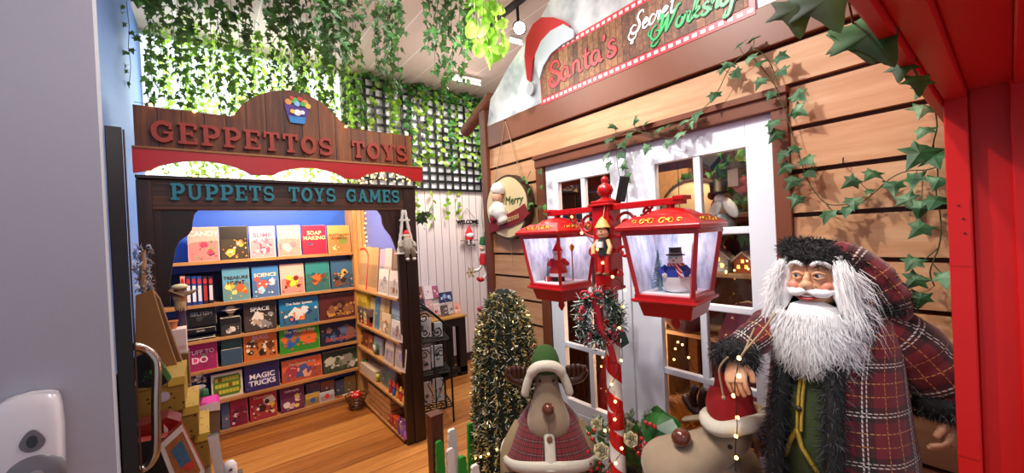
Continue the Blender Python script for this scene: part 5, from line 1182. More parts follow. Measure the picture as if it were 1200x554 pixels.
# power adapter box behind the finial
tag(MB().box((-.02,-.012,0),(.02,.012,.11),0,Matrix.Translation((LX+.03,LY-.055,1.722)) @ Matrix.Rotation(.28,4,'X')).build('battery_box', BLACK, bevel=.003), 'small black battery box leaning beside the lamp finial', 'battery box')
# ---- wooden doll ornament hanging on the column (plain jointed doll)
wd = thing('wooden_doll','small jointed wooden doll ornament with black hair hanging on the red lamp column','ornament',at(707,310,'x',1.345))
dc = at(707,272,'x',1.345); hx, hy, hz = dc
MB().ball((hx,hy,hz),(.021,.021,.024),14).build('head', flat('e8bc94',.4), wd)
MB().ball((hx+.006,hy,hz+.006),(.0215,.0225,.022),14).build('hair', flat('17100e',.4), wd)
MB().lathe([(.026,.018),(.022,.026),(.012,.045),(.001,.058)],14,c=(hx,hy,hz)).build('hat', flat('d8b05a',.5), wd)
for sg in (-1,1): MB().ball((hx-.020,hy+sg*.008,hz+.002),.003,6).build('eye', BLACK, wd)
MB().ball((hx-.02,hy-.012,hz-.006),.004,6).build('cheek', flat('d86a5a',.5), wd)
MB().lathe([(.02,-.085),(.021,-.05),(.015,-.024)],12,c=(hx,hy,hz)).build('shirt', flat('2a2a30',.5), wd); MB().box((hx-.024,hy-.012,hz-.056),(hx-.016,hy+.012,hz-.034)).build('collar_bow', flat('e8ecf4',.5), wd)
for sg in (-1,1):
    MB().tube([(hx,hy+sg*.018,hz-.03),(hx-.01,hy+sg*.034,hz-.055),(hx-.016,hy+sg*.03,hz-.08)],.0075,8).build('arm', flat('d8b07a',.5), wd)
    MB().tube([(hx,hy+sg*.01,hz-.085),(hx-.004,hy+sg*.013,hz-.12),(hx-.004,hy+sg*.013,hz-.15)],[.011,.009,.008],8).build('leg', flat('c8201f',.5), wd)
    MB().ball((hx-.012,hy+sg*.013,hz-.155),(.015,.009,.008),8).build('shoe', flat('6a3a1c',.5), wd)
MB().tube([(hx,hy,hz+.05),(hx+.02,hy,hz+.12)],.0015,5).build('hanging_cord', flat('d8c8a0',.7), wd)

for ch in wd.children:
    if ch.name.startswith('hanging_cord'): continue
    for v_ in ch.data.vertices:
        q_ = wm(wd) @ v_.co; v_.co = wm(wd).inverted() @ (dc + Vector(((q_.x-dc.x)*1.2, (q_.y-dc.y)*1.35, (q_.z-dc.z)*1.15)) - Vector((.004,0,0)))
# ================================================================== WREATH
wc = at(704,372,'x',1.335); R0 = .078
wr_ = thing('wreath','snow-dusted green wreath with red berries and a red bow tied to the lamp pole','wreath',(wc.x,wc.y,wc.z-R0))
rg = random.Random(21); nd = MB(); ND = [flat('16301f',.7), flat('2c4a34',.7), flat('e6ecec',.8), flat('b8c8c0',.8)]
fw_ = Vector((-.82,-.57,0)); rt_ = Vector((.57,-.82,0))   # wreath faces the viewer's side of the pole
def wp(a, r, d=0): return wc + rt_*(r*cos(a)*.97) + Vector((0,0,r*sin(a)*1.2)) + fw_*d
for k in range(2600):
    a = rg.uniform(0,2*PI); b = wp(a, R0+rg.gauss(0,.015), rg.gauss(0.008,.014)); out = (b-wp(a,R0)).normalized() if rg.random() < .8 else fw_
    d = (out*.8 + rvec(rg)*.5 + fw_*.35).normalized(); l = rg.uniform(.018,.034); w_ = Vector((rg.gauss(0,1),rg.gauss(0,1),rg.gauss(0,1))).cross(d).normalized()*.0022
    m_ = rg.choice((0,0,1,1,1,2,2,3))
    nd.add([b-w_, b+w_, b+d*l+w_*.4, b+d*l-w_*.4], [(0,1,2,3)], m_)
nd.build('needles', ND, wr_)['kind'] = 'stuff'
MB().tube([wp(2*PI*k/24, R0) for k in range(24)], .013, 8, closed=True).build('ring', flat('1c3020',.8), wr_)
bm_ = flat('c83a4c',.35); 
for cl in (2.75, 3.0, 5.3, 5.55, 4.1, 5.8):
    for q in range(4):
        a = cl+rg.uniform(-.16,.16); MB().ball(wp(a, R0+rg.uniform(-.018,.022), .022+rg.uniform(0,.01)), rg.uniform(.0075,.010), 8).build('berry', bm_, wr_)
for cl in (4.5, 4.8, 5.1): 
    MB().ball(wp(cl, R0+.014, .02), (.009,.009,.013), 8).build('cone', flat('c8b49a',.7), wr_)
bw_ = wp(1.95, R0+.012, .03); BOW = flat('b8182c',.5,var=.2,sc=60)
for sg in (-1,1):
    lo = [bw_, bw_+rt_*(sg*.022)+Vector((0,0,.02)), bw_+rt_*(sg*.045)+Vector((0,0,.012)), bw_+rt_*(sg*.042)+Vector((0,0,-.012)), bw_+rt_*(sg*.018)+Vector((0,0,-.006)), bw_]
    MB().tube(catmull(lo,4), [.006]+[.012]*19+[.006], 8, sx=1, sy=.3).build('bow_loop', BOW, wr_)
MB().ball(bw_+fw_*.006, .010, 10).build('bow_knot', BOW, wr_)
def ribbon(pts, w, name, mt, par):
    c = catmull(pts, 5); v = []; 
    for i, p in enumerate(c): 
        v += [p-rt_*w, p+rt_*w]
    f = [(2*i,2*i+1,2*i+3,2*i+2) for i in range(len(c)-1)]
    o = MB().add(v, f, 0, True).build(name, mt, par); s_ = o.modifiers.new('thick','SOLIDIFY'); s_.thickness = .0015
ribbon([wp(1.95,R0+.01,.03), wp(1.9,R0-.04,.036)-rt_*.0, wp(0,.0,.03)-Vector((0,0,.04)), wp(-1.2,.10,.035), wp(-1.25,.165,.03)], .014, 'bow_tail', BOW, wr_)
MB().tube([wp(1.8,R0+.02,-.02), Vector((LX-.045,LY-.02,1.36))], .002, 5).build('tie', IRON, wr_)
gt_ = thing('gift_tag','dark green fabric tag hanging under the wreath','tag',at(737,412,'x',1.345))
q = [at(a,b,'x',1.345) for a, b in ((728,398),(737,397),(732,390),(727,393))]
tg = [at(a,b,'x',1.345) for a, b in ((724,392),(732,388),(737,402),(728,408))]
MB().prism([(-p.y,p.z) for p in tg], frameB(1.348,0,0), .004).build('fabric', flat('142a22',.8), gt_)
MB().tube([at(722,388,'x',1.346), at(727,391,'x',1.346)], .0012, 5).build('loop', IRON, gt_)

# ================================================================== TINSEL TREE
TC = Vector((1.555,2.12,0)); TH_ = 1.235
tt = thing('tinsel_tree','tall cone tree wrapped in green gold and silver tinsel beside the corner post','tinsel tree',TC)
TR = [(0,.275),(.3,.25),(.64,.225),(.93,.195),(1.08,.155),(1.17,.10),(1.235,.04)]
def trad(z):
    for (a, ra), (b, rb_) in zip(TR, TR[1:]):
        if a <= z <= b: return ra+(rb_-ra)*(z-a)/(b-a)
    return .03
MB().lathe([(r_*.93, z_) for z_, r_ in TR]+[(.005,1.236)],24,c=TC).build('cone', flat('10180f',.8), tt)
TN = [flat('1c3320',.45), flat('33502c',.4,.2), flat('b0923f',.3,.4), flat('ead68a',.25,.4), flat('f4f0dc',.25,.3), flat('34452c',.4)]
rg = random.Random(4)
for cdx in range(20):       # hanging tinsel ropes
    a0 = 2*PI*cdx/20; tn = MB()
    for k in range(720):
        z = .0+1.22*(1-rg.random()**.85*.999); rr = trad(z); a = a0+rg.gauss(0,.045)
        z = min(z, 1.215)
        b = TC+Vector((cos(a)*rr*.96, sin(a)*rr*.96, z))
        d = Vector((cos(a0),sin(a0),0))*rg.uniform(.1,1) + rvec(rg)*.75; d.normalize(); l = rg.uniform(.018,.036)
        w_ = rvec(rg).cross(d).normalized()*.0024; g = rg.random()
        m_ = (rg.choice((0,1,5)) if g < .48 else rg.choice((2,3,3)) if g < .84 else 4)
        tn.add([b-w_, b+w_, b+d*l+w_, b+d*l-w_], [(0,1,2,3)], m_)
    tn.build('tinsel_rope', TN, tt)['kind'] = 'stuff'
br = thing('brochure','white leaflet tucked in the top of the tinsel tree','leaflet',TC+Vector((0,0,1.2)))
q = [at(a,b,'y',2.10) for a, b in ((588,352),(590,338),(604,341),(606,354))]
MB().prism([(p.x,p.z) for p in q][::-1], frameA(0,2.105,0), .004).build('sheet', flat('d4dbe2',.5), br)
MB().prism([((p.x-q[0].x)*.6+q[0].x+.006,(p.z-q[0].z)*.5+q[0].z+.012) for p in q][::-1], frameA(0,2.1035,0), .0006).build('print', flat('8a98a8',.5), br)

# ================================================================== PICKET FENCE of little tree shapes
fc = thing('picket_fence','low fence of green and white tree-shaped pickets on a dark wooden post','fence',(1.1,2.05,0))
FPOST = wood('fence_post',['3a1c0e','5a2e18','744026'],2,.5)
a = at(505,489,'y',2.05); b = at(519,487,'y',2.05)
MB().box((a.x,2.05,0),(b.x,2.115,(a.z+b.z)/2)).build('post', FPOST, fc, bevel=.003)
MB().box((a.x-.004,2.046,(a.z+b.z)/2),(b.x+.004,2.119,(a.z+b.z)/2+.012)).build('post_cap', FPOST, fc, bevel=.002)
def picket(px, py, wpx, y, col):
    p = at(px, py, 'y', y); w = abs(at(px+wpx/2,py,'y',y).x-at(px-wpx/2,py,'y',y).x)
    pr = []
    for k in range(7):
        z = p.z-.012-.05*k; ww = w*(.62+.065*k) if k < 6 else w
        pr += [(ww/2, z), (ww/2*.84, z-.006)]
    pts = [(p.x+.18*w,p.z)] + [(p.x+x, z) for x, z in pr] + [(p.x+w/2,.02),(p.x-w/2,.02)] + [(p.x-x, z) for x, z in pr[::-1]] + [(p.x-.18*w,p.z)]
    MB().prism(pts[::-1], frameA(0,y+.02,0), .024).build('picket', col, fc, bevel=.004)
PG = flat('1f8f2c',.45,var=.1,sc=20); PW = flat('eceae6',.5,var=.05,sc=20)
for px_, py_, w_, y, c in ((515,517,13,2.0,PG),(530,503,15,2.1,PW),(528,526,14,1.96,PW),(542,535,14,1.94,PG),(557,545,14,1.92,PW),(551,496,9,2.2,PG)): picket(px_,py_,w_,y,c)
MB().box((1.0,1.975,.12),(1.26,1.985,.16)).build('rail', FPOST, fc)
MB().box((1.0,2.07,.12),(1.26,2.08,.16)).build('rail', FPOST, fc)
# ================================================================== PLUSH REINDEER
FELT = NT('linen_plush'); co = FELT.n('ShaderNodeTexCoord').outputs['Object']
wv = FELT.noise(co, 420, 2); FELT.bump(wv, .35, .002)
FELTM = FELT.fin(FELT.mix(FELT.noise(co, 9, 3), hexc('7d6a55'), hexc('a08b72')), .9, Sheen_Weight=.3)
FELT2 = flat('7a6248', .9, sc=60)
VINYL = flat('3a1a10', .28, var=.2, sc=25, Coat_Weight=.3); NOSE = flat('5a2a1a', .22, var=.15, Coat_Weight=.5)
FLEECE = flat('e9e2d0', .95, var=.08, sc=90, bump=.8); GREENF = flat('2f4f1e', .95, var=.2, sc=140, bump=.4)
REDFELT = flat('9c1216', .95, var=.2, sc=140, bump=.4)
PLA1 = plaid('small_tartan', '76101a', '180c10', [('9a5a5c', .42, .455), ('2a0e12', .90, .97)], .055, False)
PLA2 = plaid('coat_tartan', '6e0b1c', '0e0b0b', [('d09a55', .07, .085), ('d2c8be', .40, .425), ('d2c8be', .47, .49), ('c07a3c', .80, .818)], .15)
def oval(c, rx, ry, n=24, z=None, M=None, pw=1., front=1.):
    r = []
    for k in range(n):
        a = 2*PI*k/n; x = math.copysign(abs(cos(a))**pw, cos(a))*rx; y = math.copysign(abs(sin(a))**pw, sin(a))*ry
        if y < 0: y *= front
        p = Vector((c[0]+x, c[1]+y, c[2])); r.append(M @ p if M else p)
    return r
def shag(mb, pts, nrm, L, n, rng, w=.0015, mat=0, droop=.3, jit=.5):
    "short pile: tapered slips rooted on a list of points with normals"
    for k in range(n):
        i = rng.randrange(len(pts)); b = pts[i]+rvec(rng)*.004; d = (nrm[i]+rvec(rng)*jit+Vector((0,0,-droop))).normalized(); l = L*rng.uniform(.6,1.2)
        s = rvec(rng).cross(d).normalized()*w; m_ = b+d*l*.55; e = b+d*l+Vector((0,0,-droop*l*.4))
        mb.add([b-s, b+s, m_+s*.8, m_-s*.8, e], [(0,1,2,3),(3,2,4)], mat)
def surf(rings):
    P = []; N = []
    cs = [sum((Vector(q) for q in r), Vector())/len(r) for r in rings]
    for r, c in zip(rings, cs):
        for p in r: P.append(Vector(p)); N.append((Vector(p)-c).normalized())
    return P, N
def reindeer_head(o, M, hatmat, hat_style, ant=True, ex=.034, ey=-.051, ez=.283):
    "bell-shaped plush head, face towards local -Y, chin at z=0, top at z=.34"
    prof = [(.012,.035,.030,-.012),(.0,.075,.06,-.02),(.018,.098,.078,-.022),(.05,.110,.086,-.022),(.09,.107,.084,-.02),(.13,.094,.076,-.014),(.17,.078,.066,-.006),(.21,.066,.06,.0),(.25,.060,.057,.004),(.29,.056,.054,.006),(.325,.044,.044,.006),(.345,.02,.02,.006)]
    rings = [oval((0,cy,z), rx, ry, 28, M=M, pw=.9) for z, rx, ry, cy in prof[1:]]
    hd = MB().loft(rings).build('head', FELTM, o, sub=1)
    MB().ball(M @ Vector((0,-.100,.165)), .030, 18, M=M.to_3x3().to_4x4()).build('nose', NOSE, o)
    if ant: MB().tube([M @ Vector((0,-.108,.135)), M @ Vector((0,-.1125,.09)), M @ Vector((0,-.110,.04))], .0012, 5).build('seam', FELT2, o)
    for sg in (-1,1):
        MB().ball(M @ Vector((sg*ex,ey,ez)), .0075, 10).build('eye', BLACK, o)
        if not ant: continue
        an = MB()
        def ap(x, y, z): return M @ Vector((sg*x, y, z))
        an.tube(catmull([ap(.06,.02,.27),ap(.12,.02,.258),ap(.175,.018,.275),ap(.195,.015,.315)],4), [.014]+[.024]*11+[.014], 10)
        for q in range(4):
            x = .112+.024*q; an.tube(catmull([ap(x,.018,.265),ap(x+.004,.008,.305),ap(x+.0,.004,.345-.006*abs(q-1.5))],4), [.014]+[.016]*7+[.009], 8)
        an.build('antler', VINYL, o)
        er = MB(); er.tube(catmull([ap(.05,.02,.275),ap(.085,.03,.25),ap(.12,.034,.215)],4), [.010]+[.022]*7+[.004], 10, sy=.35); er.build('ear', FELTM, o)
    return hd
# ---- standing reindeer with green trapper hat and tartan cape
RX, RY = 1.345, 1.49
th = math.atan2(-RX*1.0, RY)            # turned to face the doorway
rz1 = math.atan2(-.66, .75)
rd1 = thing('plush_reindeer','standing plush reindeer in a green trapper hat and red tartan cape','plush reindeer',(RX,RY,0),rz1)
MR1 = Matrix.Translation((RX,RY,0)) @ Matrix.Rotation(rz1,4,'Z')
def L1(x, y, z): return MR1 @ Vector((x,y,z))
rings = [oval((0,0,z), rx, ry, 28, M=MR1) for z, rx, ry in ((.06,.12,.10),(.12,.17,.14),(.25,.19,.155),(.38,.185,.15),(.50,.16,.13),(.62,.12,.10),(.70,.085,.075))]
MB().loft(rings).build('body', flat('8f7a5c',.9,var=.12,sc=50,bump=.2), rd1, sub=1)
for sg in (-1,1):
    MB().lathe([(.05,0),(.062,.03),(.058,.08)],16,c=L1(sg*.09,-.05,0)).build('foot', VINYL, rd1)
    MB().tube(catmull([L1(sg*.13,0,.62),L1(sg*.20,-.03,.50),L1(sg*.205,-.06,.40)],4), [.05]*4+[.048]*4+[.045], 12).build('arm', flat('8f7a5c',.9,var=.12,sc=50,bump=.2), rd1)
    MB().tube(catmull([L1(sg*.205,-.06,.43),L1(sg*.205,-.065,.39),L1(sg*.2,-.07,.35)],4), [.042]*4+[.046]*4+[.03], 12).build('hoof', VINYL, rd1)
cape = [oval((0,.005,z), rx, ry, 36, M=MR1, pw=.92) for z, rx, ry in ((.735,.075,.07),(.71,.105,.09),(.66,.145,.12),(.60,.18,.145),(.54,.212,.165),(.505,.235,.178))]
MB().loft(cape, cap=False).build('cape', PLA1, rd1)
trim = []
P = []; N = []
for k in range(72):
    a = 2*PI*k/72; P.append(L1(.238*cos(a), .005+.182*sin(a), .49+.012*sin(3*a))); 
mb = MB(); mb.tube(P, .028, 10, closed=True, sx=.6, sy=1); 
mb.build('fleece_trim', FLEECE, rd1)
fr = MB(); cpts = [L1(-.005,-.088,.715),L1(-.005,-.118,.66),L1(-.0,-.145,.60),L1(0,-.166,.54),L1(0,-.185,.49)]
fr.tube(catmull(cpts,4), .026, 10, sx=1.0, sy=.5); fr.build('front_band', FLEECE, rd1)
MB().lathe([(.014,0),(.014,.004),(.009,.005),(.0,.004)],16,M=basis(L1(-.0,-.152,.622),(MR1.to_3x3() @ Vector((0,-1,.35))))).build('button', flat('6a4428',.4), rd1)
HM1 = MR1 @ Matrix.Translation((0,-.035,.592))
reindeer_head(rd1, HM1, GREENF, 0)
def H1(x,y,z): return HM1 @ Vector((x,y,z))
hat = [oval((0,cy,z), rx, ry, 28, M=HM1) for z, rx, ry, cy in ((.315,.075,.072,.008),(.345,.073,.07,.012),(.38,.066,.062,.016),(.41,.054,.05,.02),(.43,.036,.034,.022),(.44,.012,.012,.022))]
MB().loft(hat).build('hat', GREENF, rd1)
for sg in (-1,1):
    fl = MB(); fl.tube(catmull([H1(sg*.058,.0,.345),H1(sg*.078,-.01,.30),H1(sg*.098,-.018,.25),H1(sg*.108,-.02,.215)],4), [.03]*4+[.036]*5+[.034]*3+[.02], 10, sx=1, sy=.36); fl.build('ear_flap', GREENF, rd1)
bp_ = catmull([H1(-.112,-.036,.205),H1(-.100,-.044,.255),H1(-.078,-.05,.315),H1(-.048,-.062,.352),H1(0,-.068,.363),H1(.048,-.062,.352),H1(.078,-.05,.315),H1(.100,-.044,.255),H1(.112,-.036,.205)],4)
MB().tube(bp_, [.012]+[.021]*8+[.026]*(len(bp_)-18)+[.021]*8+[.012], 10).build('fleece_brim', FLEECE, rd1)
# ---- second reindeer, head thrown up, red cap
RP = Vector((1.60,.68,0)); 
axis = (Vector((-.42,.906,0))*.28 + Vector((-.06,-.02,-.235))).normalized()     # brow to chin
top = at(866,503,'x',1.50)
front = Vector((-.42,.906,0))*.72+Vector((-.34,-.35,.62)); zc = -axis; front = (front-zc*front.dot(zc)).normalized(); xa = (-front).cross(zc)
HM2 = Matrix((xa, -front, zc)).transposed().to_4x4(); HM2.translation = top - zc*.37; HM2 = HM2 @ Matrix.Diagonal((1.12,1.12,1.18,1))
rd2 = thing('plush_reindeer','plush reindeer in a red cap raising its nose under the old man\'s hand','plush reindeer',(RP.x,RP.y,0))
reindeer_head(rd2, HM2, REDFELT, 1, False, .056, -.026, .265)
def H2(x,y,z): return HM2 @ Vector((x,y,z))
nk = catmull([H2(0,.03,.20), H2(0,.09,.16), Vector((1.60,.70,.66)), Vector((1.61,.74,.5))], 4)
MB().tube(nk, [.075]*5+[.09]*4+[.12]*3+[.15], 16).build('neck', FELTM, rd2)
MB().loft([oval((1.61,.765,z), rx, ry, 24) for z, rx, ry in ((.02,.14,.13),(.1,.18,.17),(.3,.19,.18),(.45,.16,.15),(.52,.11,.11))]).build('body', FELTM, rd2)
MB().tube([ (1.60+.135*cos(a), .70+.115*sin(a), .565+.01*sin(2*a)) for a in [2*PI*k/24 for k in range(24)]], .045, 10, closed=True, sy=.8).build('collar_scarf', GREENF, rd2)
for pth, prs in (((( 842,492,1.56),(828,488,1.60),(812,478,1.62),(802,462,1.62)), (((826,486,1.61),(822,470,1.61),(826,456,1.60)),((815,480,1.62),(812,464,1.61),(816,452,1.60)))), (((874,500,1.46),(882,505,1.44),(890,516,1.44),(893,532,1.45)), (((884,507,1.44),(891,504,1.44),(897,508,1.45)),((888,514,1.44),(895,516,1.44),(900,524,1.45))))):
    an = MB(); an.tube(catmull([at(a,b,'x',c) for a,b,c in pth],4), [.014]+[.022]*11+[.012], 10)
    for pr in prs: an.tube(catmull([at(a,b,'x',c) for a,b,c in pr],4), [.015]+[.016]*7+[.009], 8)
    an.build('antler', VINYL, rd2)
er = MB(); er.tube(catmull([at(838,493,'x',1.47),at(822,489,'x',1.46),at(799,491,'x',1.45)],4), [.014]+[.022]*7+[.004], 10, sy=.4); er.build('ear', FELTM, rd2)
CB = at(860,489,'x',1.48); CN = Vector((-.08,.22,1)).normalized(); CM = basis(CB, CN)
cpath = catmull([CB-CN*.02, CB+CN*.05, at(857,455,'x',1.50), at(851,438,'x',1.49), at(847,424,'x',1.48)],4)
MB().tube(cpath, [.080]*5+[.076,.073,.069,.065]+[.058,.052,.046,.040]+[.034,.028,.02,.010], 20).build('cap', REDFELT, rd2)
br2 = MB(); br2.tube([CM @ Vector((.090*cos(a)*(1+.02*sin(5*a)),.090*sin(a),.006*sin(3*a))) for a in [2*PI*k/30 for k in range(30)]], .027, 12, closed=True); br2.build('fleece_brim', FLEECE, rd2)

# ================================================================== OLD MAN IN TARTAN (standing figure)
SX, SY = 1.55, .365
srz = -PI/2-rad(13)
MS = Matrix.Translation((SX,SY,0)) @ Matrix.Rotation(srz,4,'Z'); MSB = MS; MSA = Matrix.Translation((SX,SY,0)) @ Matrix.Rotation(-PI/2+rad(9),4,'Z')
def Sx(x,y,z): return MS @ Vector((x,y,z))
san = thing('santa_figure','white-bearded old man figure in red tartan coat and black fur hat beside red jamb','figure',(SX,SY,0),srz)
FURK = flat('1b1b1c', .9, var=.4, sc=60); FURK2 = flat('46464a', .85); HAIRW = flat('fbfbfb', .8, var=.02, Sheen_Weight=.5); HAIRW2 = flat('eef0f2', .8, var=.03, Sheen_Weight=.5)
SKIN = NT('doll_skin'); co = SKIN.n('ShaderNodeTexCoord').outputs['Object']
SKINM = SKIN.fin(SKIN.mix(SKIN.noise(co, 30, 2), hexc('d9a27a'), hexc('eab48c')), .42, Subsurface_Weight=.15, Subsurface_Scale=.01)
ROSY = flat('dd8f78', .45)
# legs, boots (mostly below the picture)
TRO = flat('1a1712', .9)
for sg in (-1,1):
    MB().tube(catmull([Sx(sg*.07,0,.72),Sx(sg*.08,-.005,.4),Sx(sg*.085,0,.12)],4), [.085]*4+[.07]*4+[.055], 14).build('trouser_leg', TRO, san)
    MB().tube(catmull([Sx(sg*.085,.03,.16),Sx(sg*.088,.02,.06),Sx(sg*.09,-.05,.04),Sx(sg*.095,-.13,.035)],5), [.058]*5+[.055]*5+[.048]*5+[.02], 14).build('boot', BLACK, san)
# waistcoat torso
tor = [(.70,.145,.125,0),(.80,.15,.140,-.01),(.92,.148,.150,-.014),(1.04,.14,.140,-.010),(1.16,.13,.115,-.004),(1.26,.12,.09,.0),(1.31,.08,.07,.0),(1.36,.045,.05,.0)]
VEST = NT('green_vest'); co = VEST.n('ShaderNodeTexCoord').outputs['Object']; vn = VEST.noise(co, 160, 3); VEST.bump(vn, .4, .003)
VESTM = VEST.fin(VEST.mix(VEST.noise(co, 25, 3), hexc('26331a'), hexc('46562c')), .85)
MB().loft([oval((0,cy,z), rx, ry, 32, M=MS) for z, rx, ry, cy in tor]).build('waistcoat', VESTM, san, sub=1)
GB = flat('b89a3c', .4, .6, var=.3, sc=300, bump=.5)
def vfront(x, z, off=.006):
    for i in range(len(tor)-1):
        if tor[i][0] <= z <= tor[i+1][0]:
            f = (z-tor[i][0])/(tor[i+1][0]-tor[i][0]); rx = tor[i][1]+(tor[i+1][1]-tor[i][1])*f; ry = tor[i][2]+(tor[i+1][2]-tor[i][2])*f; cy = tor[i][3]+(tor[i+1][3]-tor[i][3])*f
            return Sx(x, cy-ry*math.sqrt(max(.02, 1-(x/rx)**2))-off, z)
    return Sx(x, -.15, z)
br_ = MB()
for dx in (-.006, .006): br_.tube([vfront(dx-.012, z) for z in (1.24,1.18,1.12,1.06,1.0,.965)], .0052, 6)
br_.tube([vfront(-.018, .965), vfront(-.004,.92), vfront(.022,.875), vfront(.034,.85), vfront(.08,.842), vfront(.12,.84)], .0075, 6); br_.tube([vfront(-.018,.965), vfront(-.04,.92), vfront(-.065,.86), vfront(-.10,.845)], .0075, 6)
br_.build('gold_braid', GB, san)
for z in (1.13,1.03): MB().ball(vfront(-.012, z, .01), .009, 10).build('button', flat('2a2018',.4), san)
# coat: open front shell
def coat_ring(z, rx, ry, cy, open_l, open_r, n=40, th_=.0):
    r = []
    a0 = -PI/2+open_r; a1 = 1.5*PI-open_l
    for k in range(n+1):
        a = a0+(a1-a0)*k/n; r.append(Sx(cos(a)*rx, cy+sin(a)*ry, z))
    return r
cs = [(.46,.195,.22,.02,.50,.42),(.6,.195,.215,.015,.48,.40),(.75,.195,.20,.008,.46,.40),(.90,.19,.186,.0,.42,.42),(1.02,.178,.172,.0,.42,.44),(1.14,.170,.15,.005,.42,.44),(1.23,.165,.128,.008,.5,.5),(1.295,.15,.105,.012,.7,.7),(1.335,.105,.08,.016,.9,.9),(1.36,.07,.066,.018,1.1,1.1)]
rg = random.Random(9)
CR = []
for (z,rx,ry,cy,ol,orr) in cs:
    r = coat_ring(z,rx,ry,cy,ol,orr)
    for k, p in enumerate(r):
        f = .006*sin(k*1.1+z*9)*max(0,(1.3-z)); r[k] = p + (p-Sx(0,cy,z)).normalized()*f
    CR.append(r)
ct_ = MB(); n = 41
vs = [p for r in CR for p in r]; fs = []; us = []
dv = [0]
for i in range(1,len(cs)): dv.append(dv[-1]+abs(cs[i][0]-cs[i-1][0])*1.05+.01)
per = [[0] for _ in CR]
for i, r in enumerate(CR):
    for k in range(1,n): per[i].append(per[i][-1]+(r[k]-r[k-1]).length)
mxp = per[4][-1]
for i in range(len(CR)-1):
    for k in range(n-1):
        fs.append((i*n+k, i*n+k+1, (i+1)*n+k+1, (i+1)*n+k)); us.append([(k/(n-1)*mxp,dv[i]),((k+1)/(n-1)*mxp,dv[i]),((k+1)/(n-1)*mxp,dv[i+1]),(k/(n-1)*mxp,dv[i+1])])
ct_.add(vs, fs, 0, True, us); o = ct_.build('coat', PLA2, san); s_ = o.modifiers.new('thick','SOLIDIFY'); s_.thickness = .014; s_.offset = -1
# fur edgings down the coat fronts and hem
def fur_tube(pts, rad_, name, n, L, droop=.4, mats=(0,0,1)):
    mb = MB(); c = catmull(pts, 5); mb.tube(c, rad_*.85, 10); base = len(mb.v)
    P = [v.copy() for v in mb.v[:len(c)*10]]; N = [(P[i]-c[i//10]).normalized() for i in range(len(P))]
    for m_ in mats: shag(mb, P, N, L, int(n*1.7)//len(mats), rg, .0009, m_, droop)
    return mb.build(name, [FURK, FURK2], san)
fur_tube([CR[i][0] for i in range(len(CR))], .030, 'fur_edging', 2600, .026)
fur_tube([CR[i][-1] for i in range(len(CR))], .028, 'fur_edging', 2600, .026)
fur_tube(CR[0][::5], .032, 'fur_hem', 700, .025)
# arms
MS = MSA
def sleeve(pts, radii, name):
    c = catmull(pts, 6); rr = []
    for i in range(len(c)): f = i/6; k = min(len(radii)-2, int(f)); rr.append(radii[k]+(radii[k+1]-radii[k])*(f-k))
    rr = [r_*(1+.035*sin(i*1.9)) for i, r_ in enumerate(rr)]
    return MB().tube(c, rr, 22).build(name, PLA2, san)
sleeve([Sx(.10,.01,1.285),Sx(.165,.03,1.235),Sx(.225,.055,1.15),Sx(.265,.065,1.09),Sx(.262,.05,1.055)], [.06,.08,.084,.08,.07], 'sleeve')
lh = at(858,440,'x',1.27)
lw = MS.inverted() @ lh
sleeve([Sx(-.10,.01,1.285),Sx(-.155,-.02,1.25),Sx(-.17,-.09,1.235),Sx(lw.x-.005,lw.y+.085,lw.z+.055)], [.055,.06,.055,.048], 'sleeve')
def fur_ring(c, d, r, name):
    M = basis(c, d); mb = MB(); ring = [M @ Vector((r*cos(a),r*sin(a),0)) for a in [2*PI*k/28 for k in range(28)]]
    mb.tube(ring, .028, 10, closed=True); P = [v.copy() for v in mb.v]; N = [(P[i]-ring[i//10]).normalized() for i in range(len(P))]
    shag(mb, P, N, .020, 1500, rg, .0009, 0, .3); shag(mb, P, N, .022, 800, rg, .0009, 1, .3)
    return mb.build(name, [FURK, FURK2], san)
fur_ring(Sx(.26,.046,1.045), Vector(Sx(.255,.03,1.0))-Vector(Sx(.262,.05,1.055)), .058, 'fur_cuff')
fur_ring(Sx(lw.x-.004,lw.y+.062,lw.z+.04), Sx(lw.x,lw.y,lw.z)-Sx(lw.x-.005,lw.y+.085,lw.z+.055), .040, 'fur_cuff')
# hands: palm, four unequal fingers, thumb
def hand(wrist, d, palm_n, side, curl, name, s=1.):
    d = Vector(d).normalized(); pn = Vector(palm_n); pn = (pn-d*pn.dot(d)).normalized(); x = d.cross(pn)*side
    mb = MB(); w = Vector(wrist)
    def P(a, b, c): return w + x*(a*s) + d*(b*s) + pn*(c*s)
    rings = []
    for b, rx, ry, c in ((-.03,.019,.016,0),(.0,.021,.016,0),(.02,.029,.017,.002),(.045,.034,.016,.003),(.062,.034,.014,.004),(.07,.028,.010,.004)):
        rings.append([P(cos(2*PI*k/18)*rx, b, c+sin(2*PI*k/18)*ry) for k in range(18)])
    mb.loft(rings)
    for i, (a, l, r) in enumerate(((-.0245,.040,.0085),(-.0085,.047,.009),(.0085,.044,.0088),(.0245,.035,.008))):
        p = P(a,.060,.003); dd = d.copy(); pts = [P(a,.045,.003), p]; k = curl
        for seg in (.42,.32,.26):
            dd = (dd*cos(k*seg*2.2) + pn*sin(k*seg*2.2)).normalized(); p = p+dd*(l*s*seg*1.15); pts.append(p)
        c = catmull(pts, 4); mb.tube(c, [r*s*(1-.25*j/len(c)) for j in range(len(c)-1)]+[r*s*.45], 10)
    tp = [P(-.018,.008,.004), P(-.034,.026,.010), P(-.042,.044,.018), P(-.040,.062,.026)]
    c = catmull(tp, 4); mb.tube(c, [.012*s]*4+[.0105*s]*4+[.009*s]*4+[.005*s], 10)
    return mb.build(name, SKINM, san)
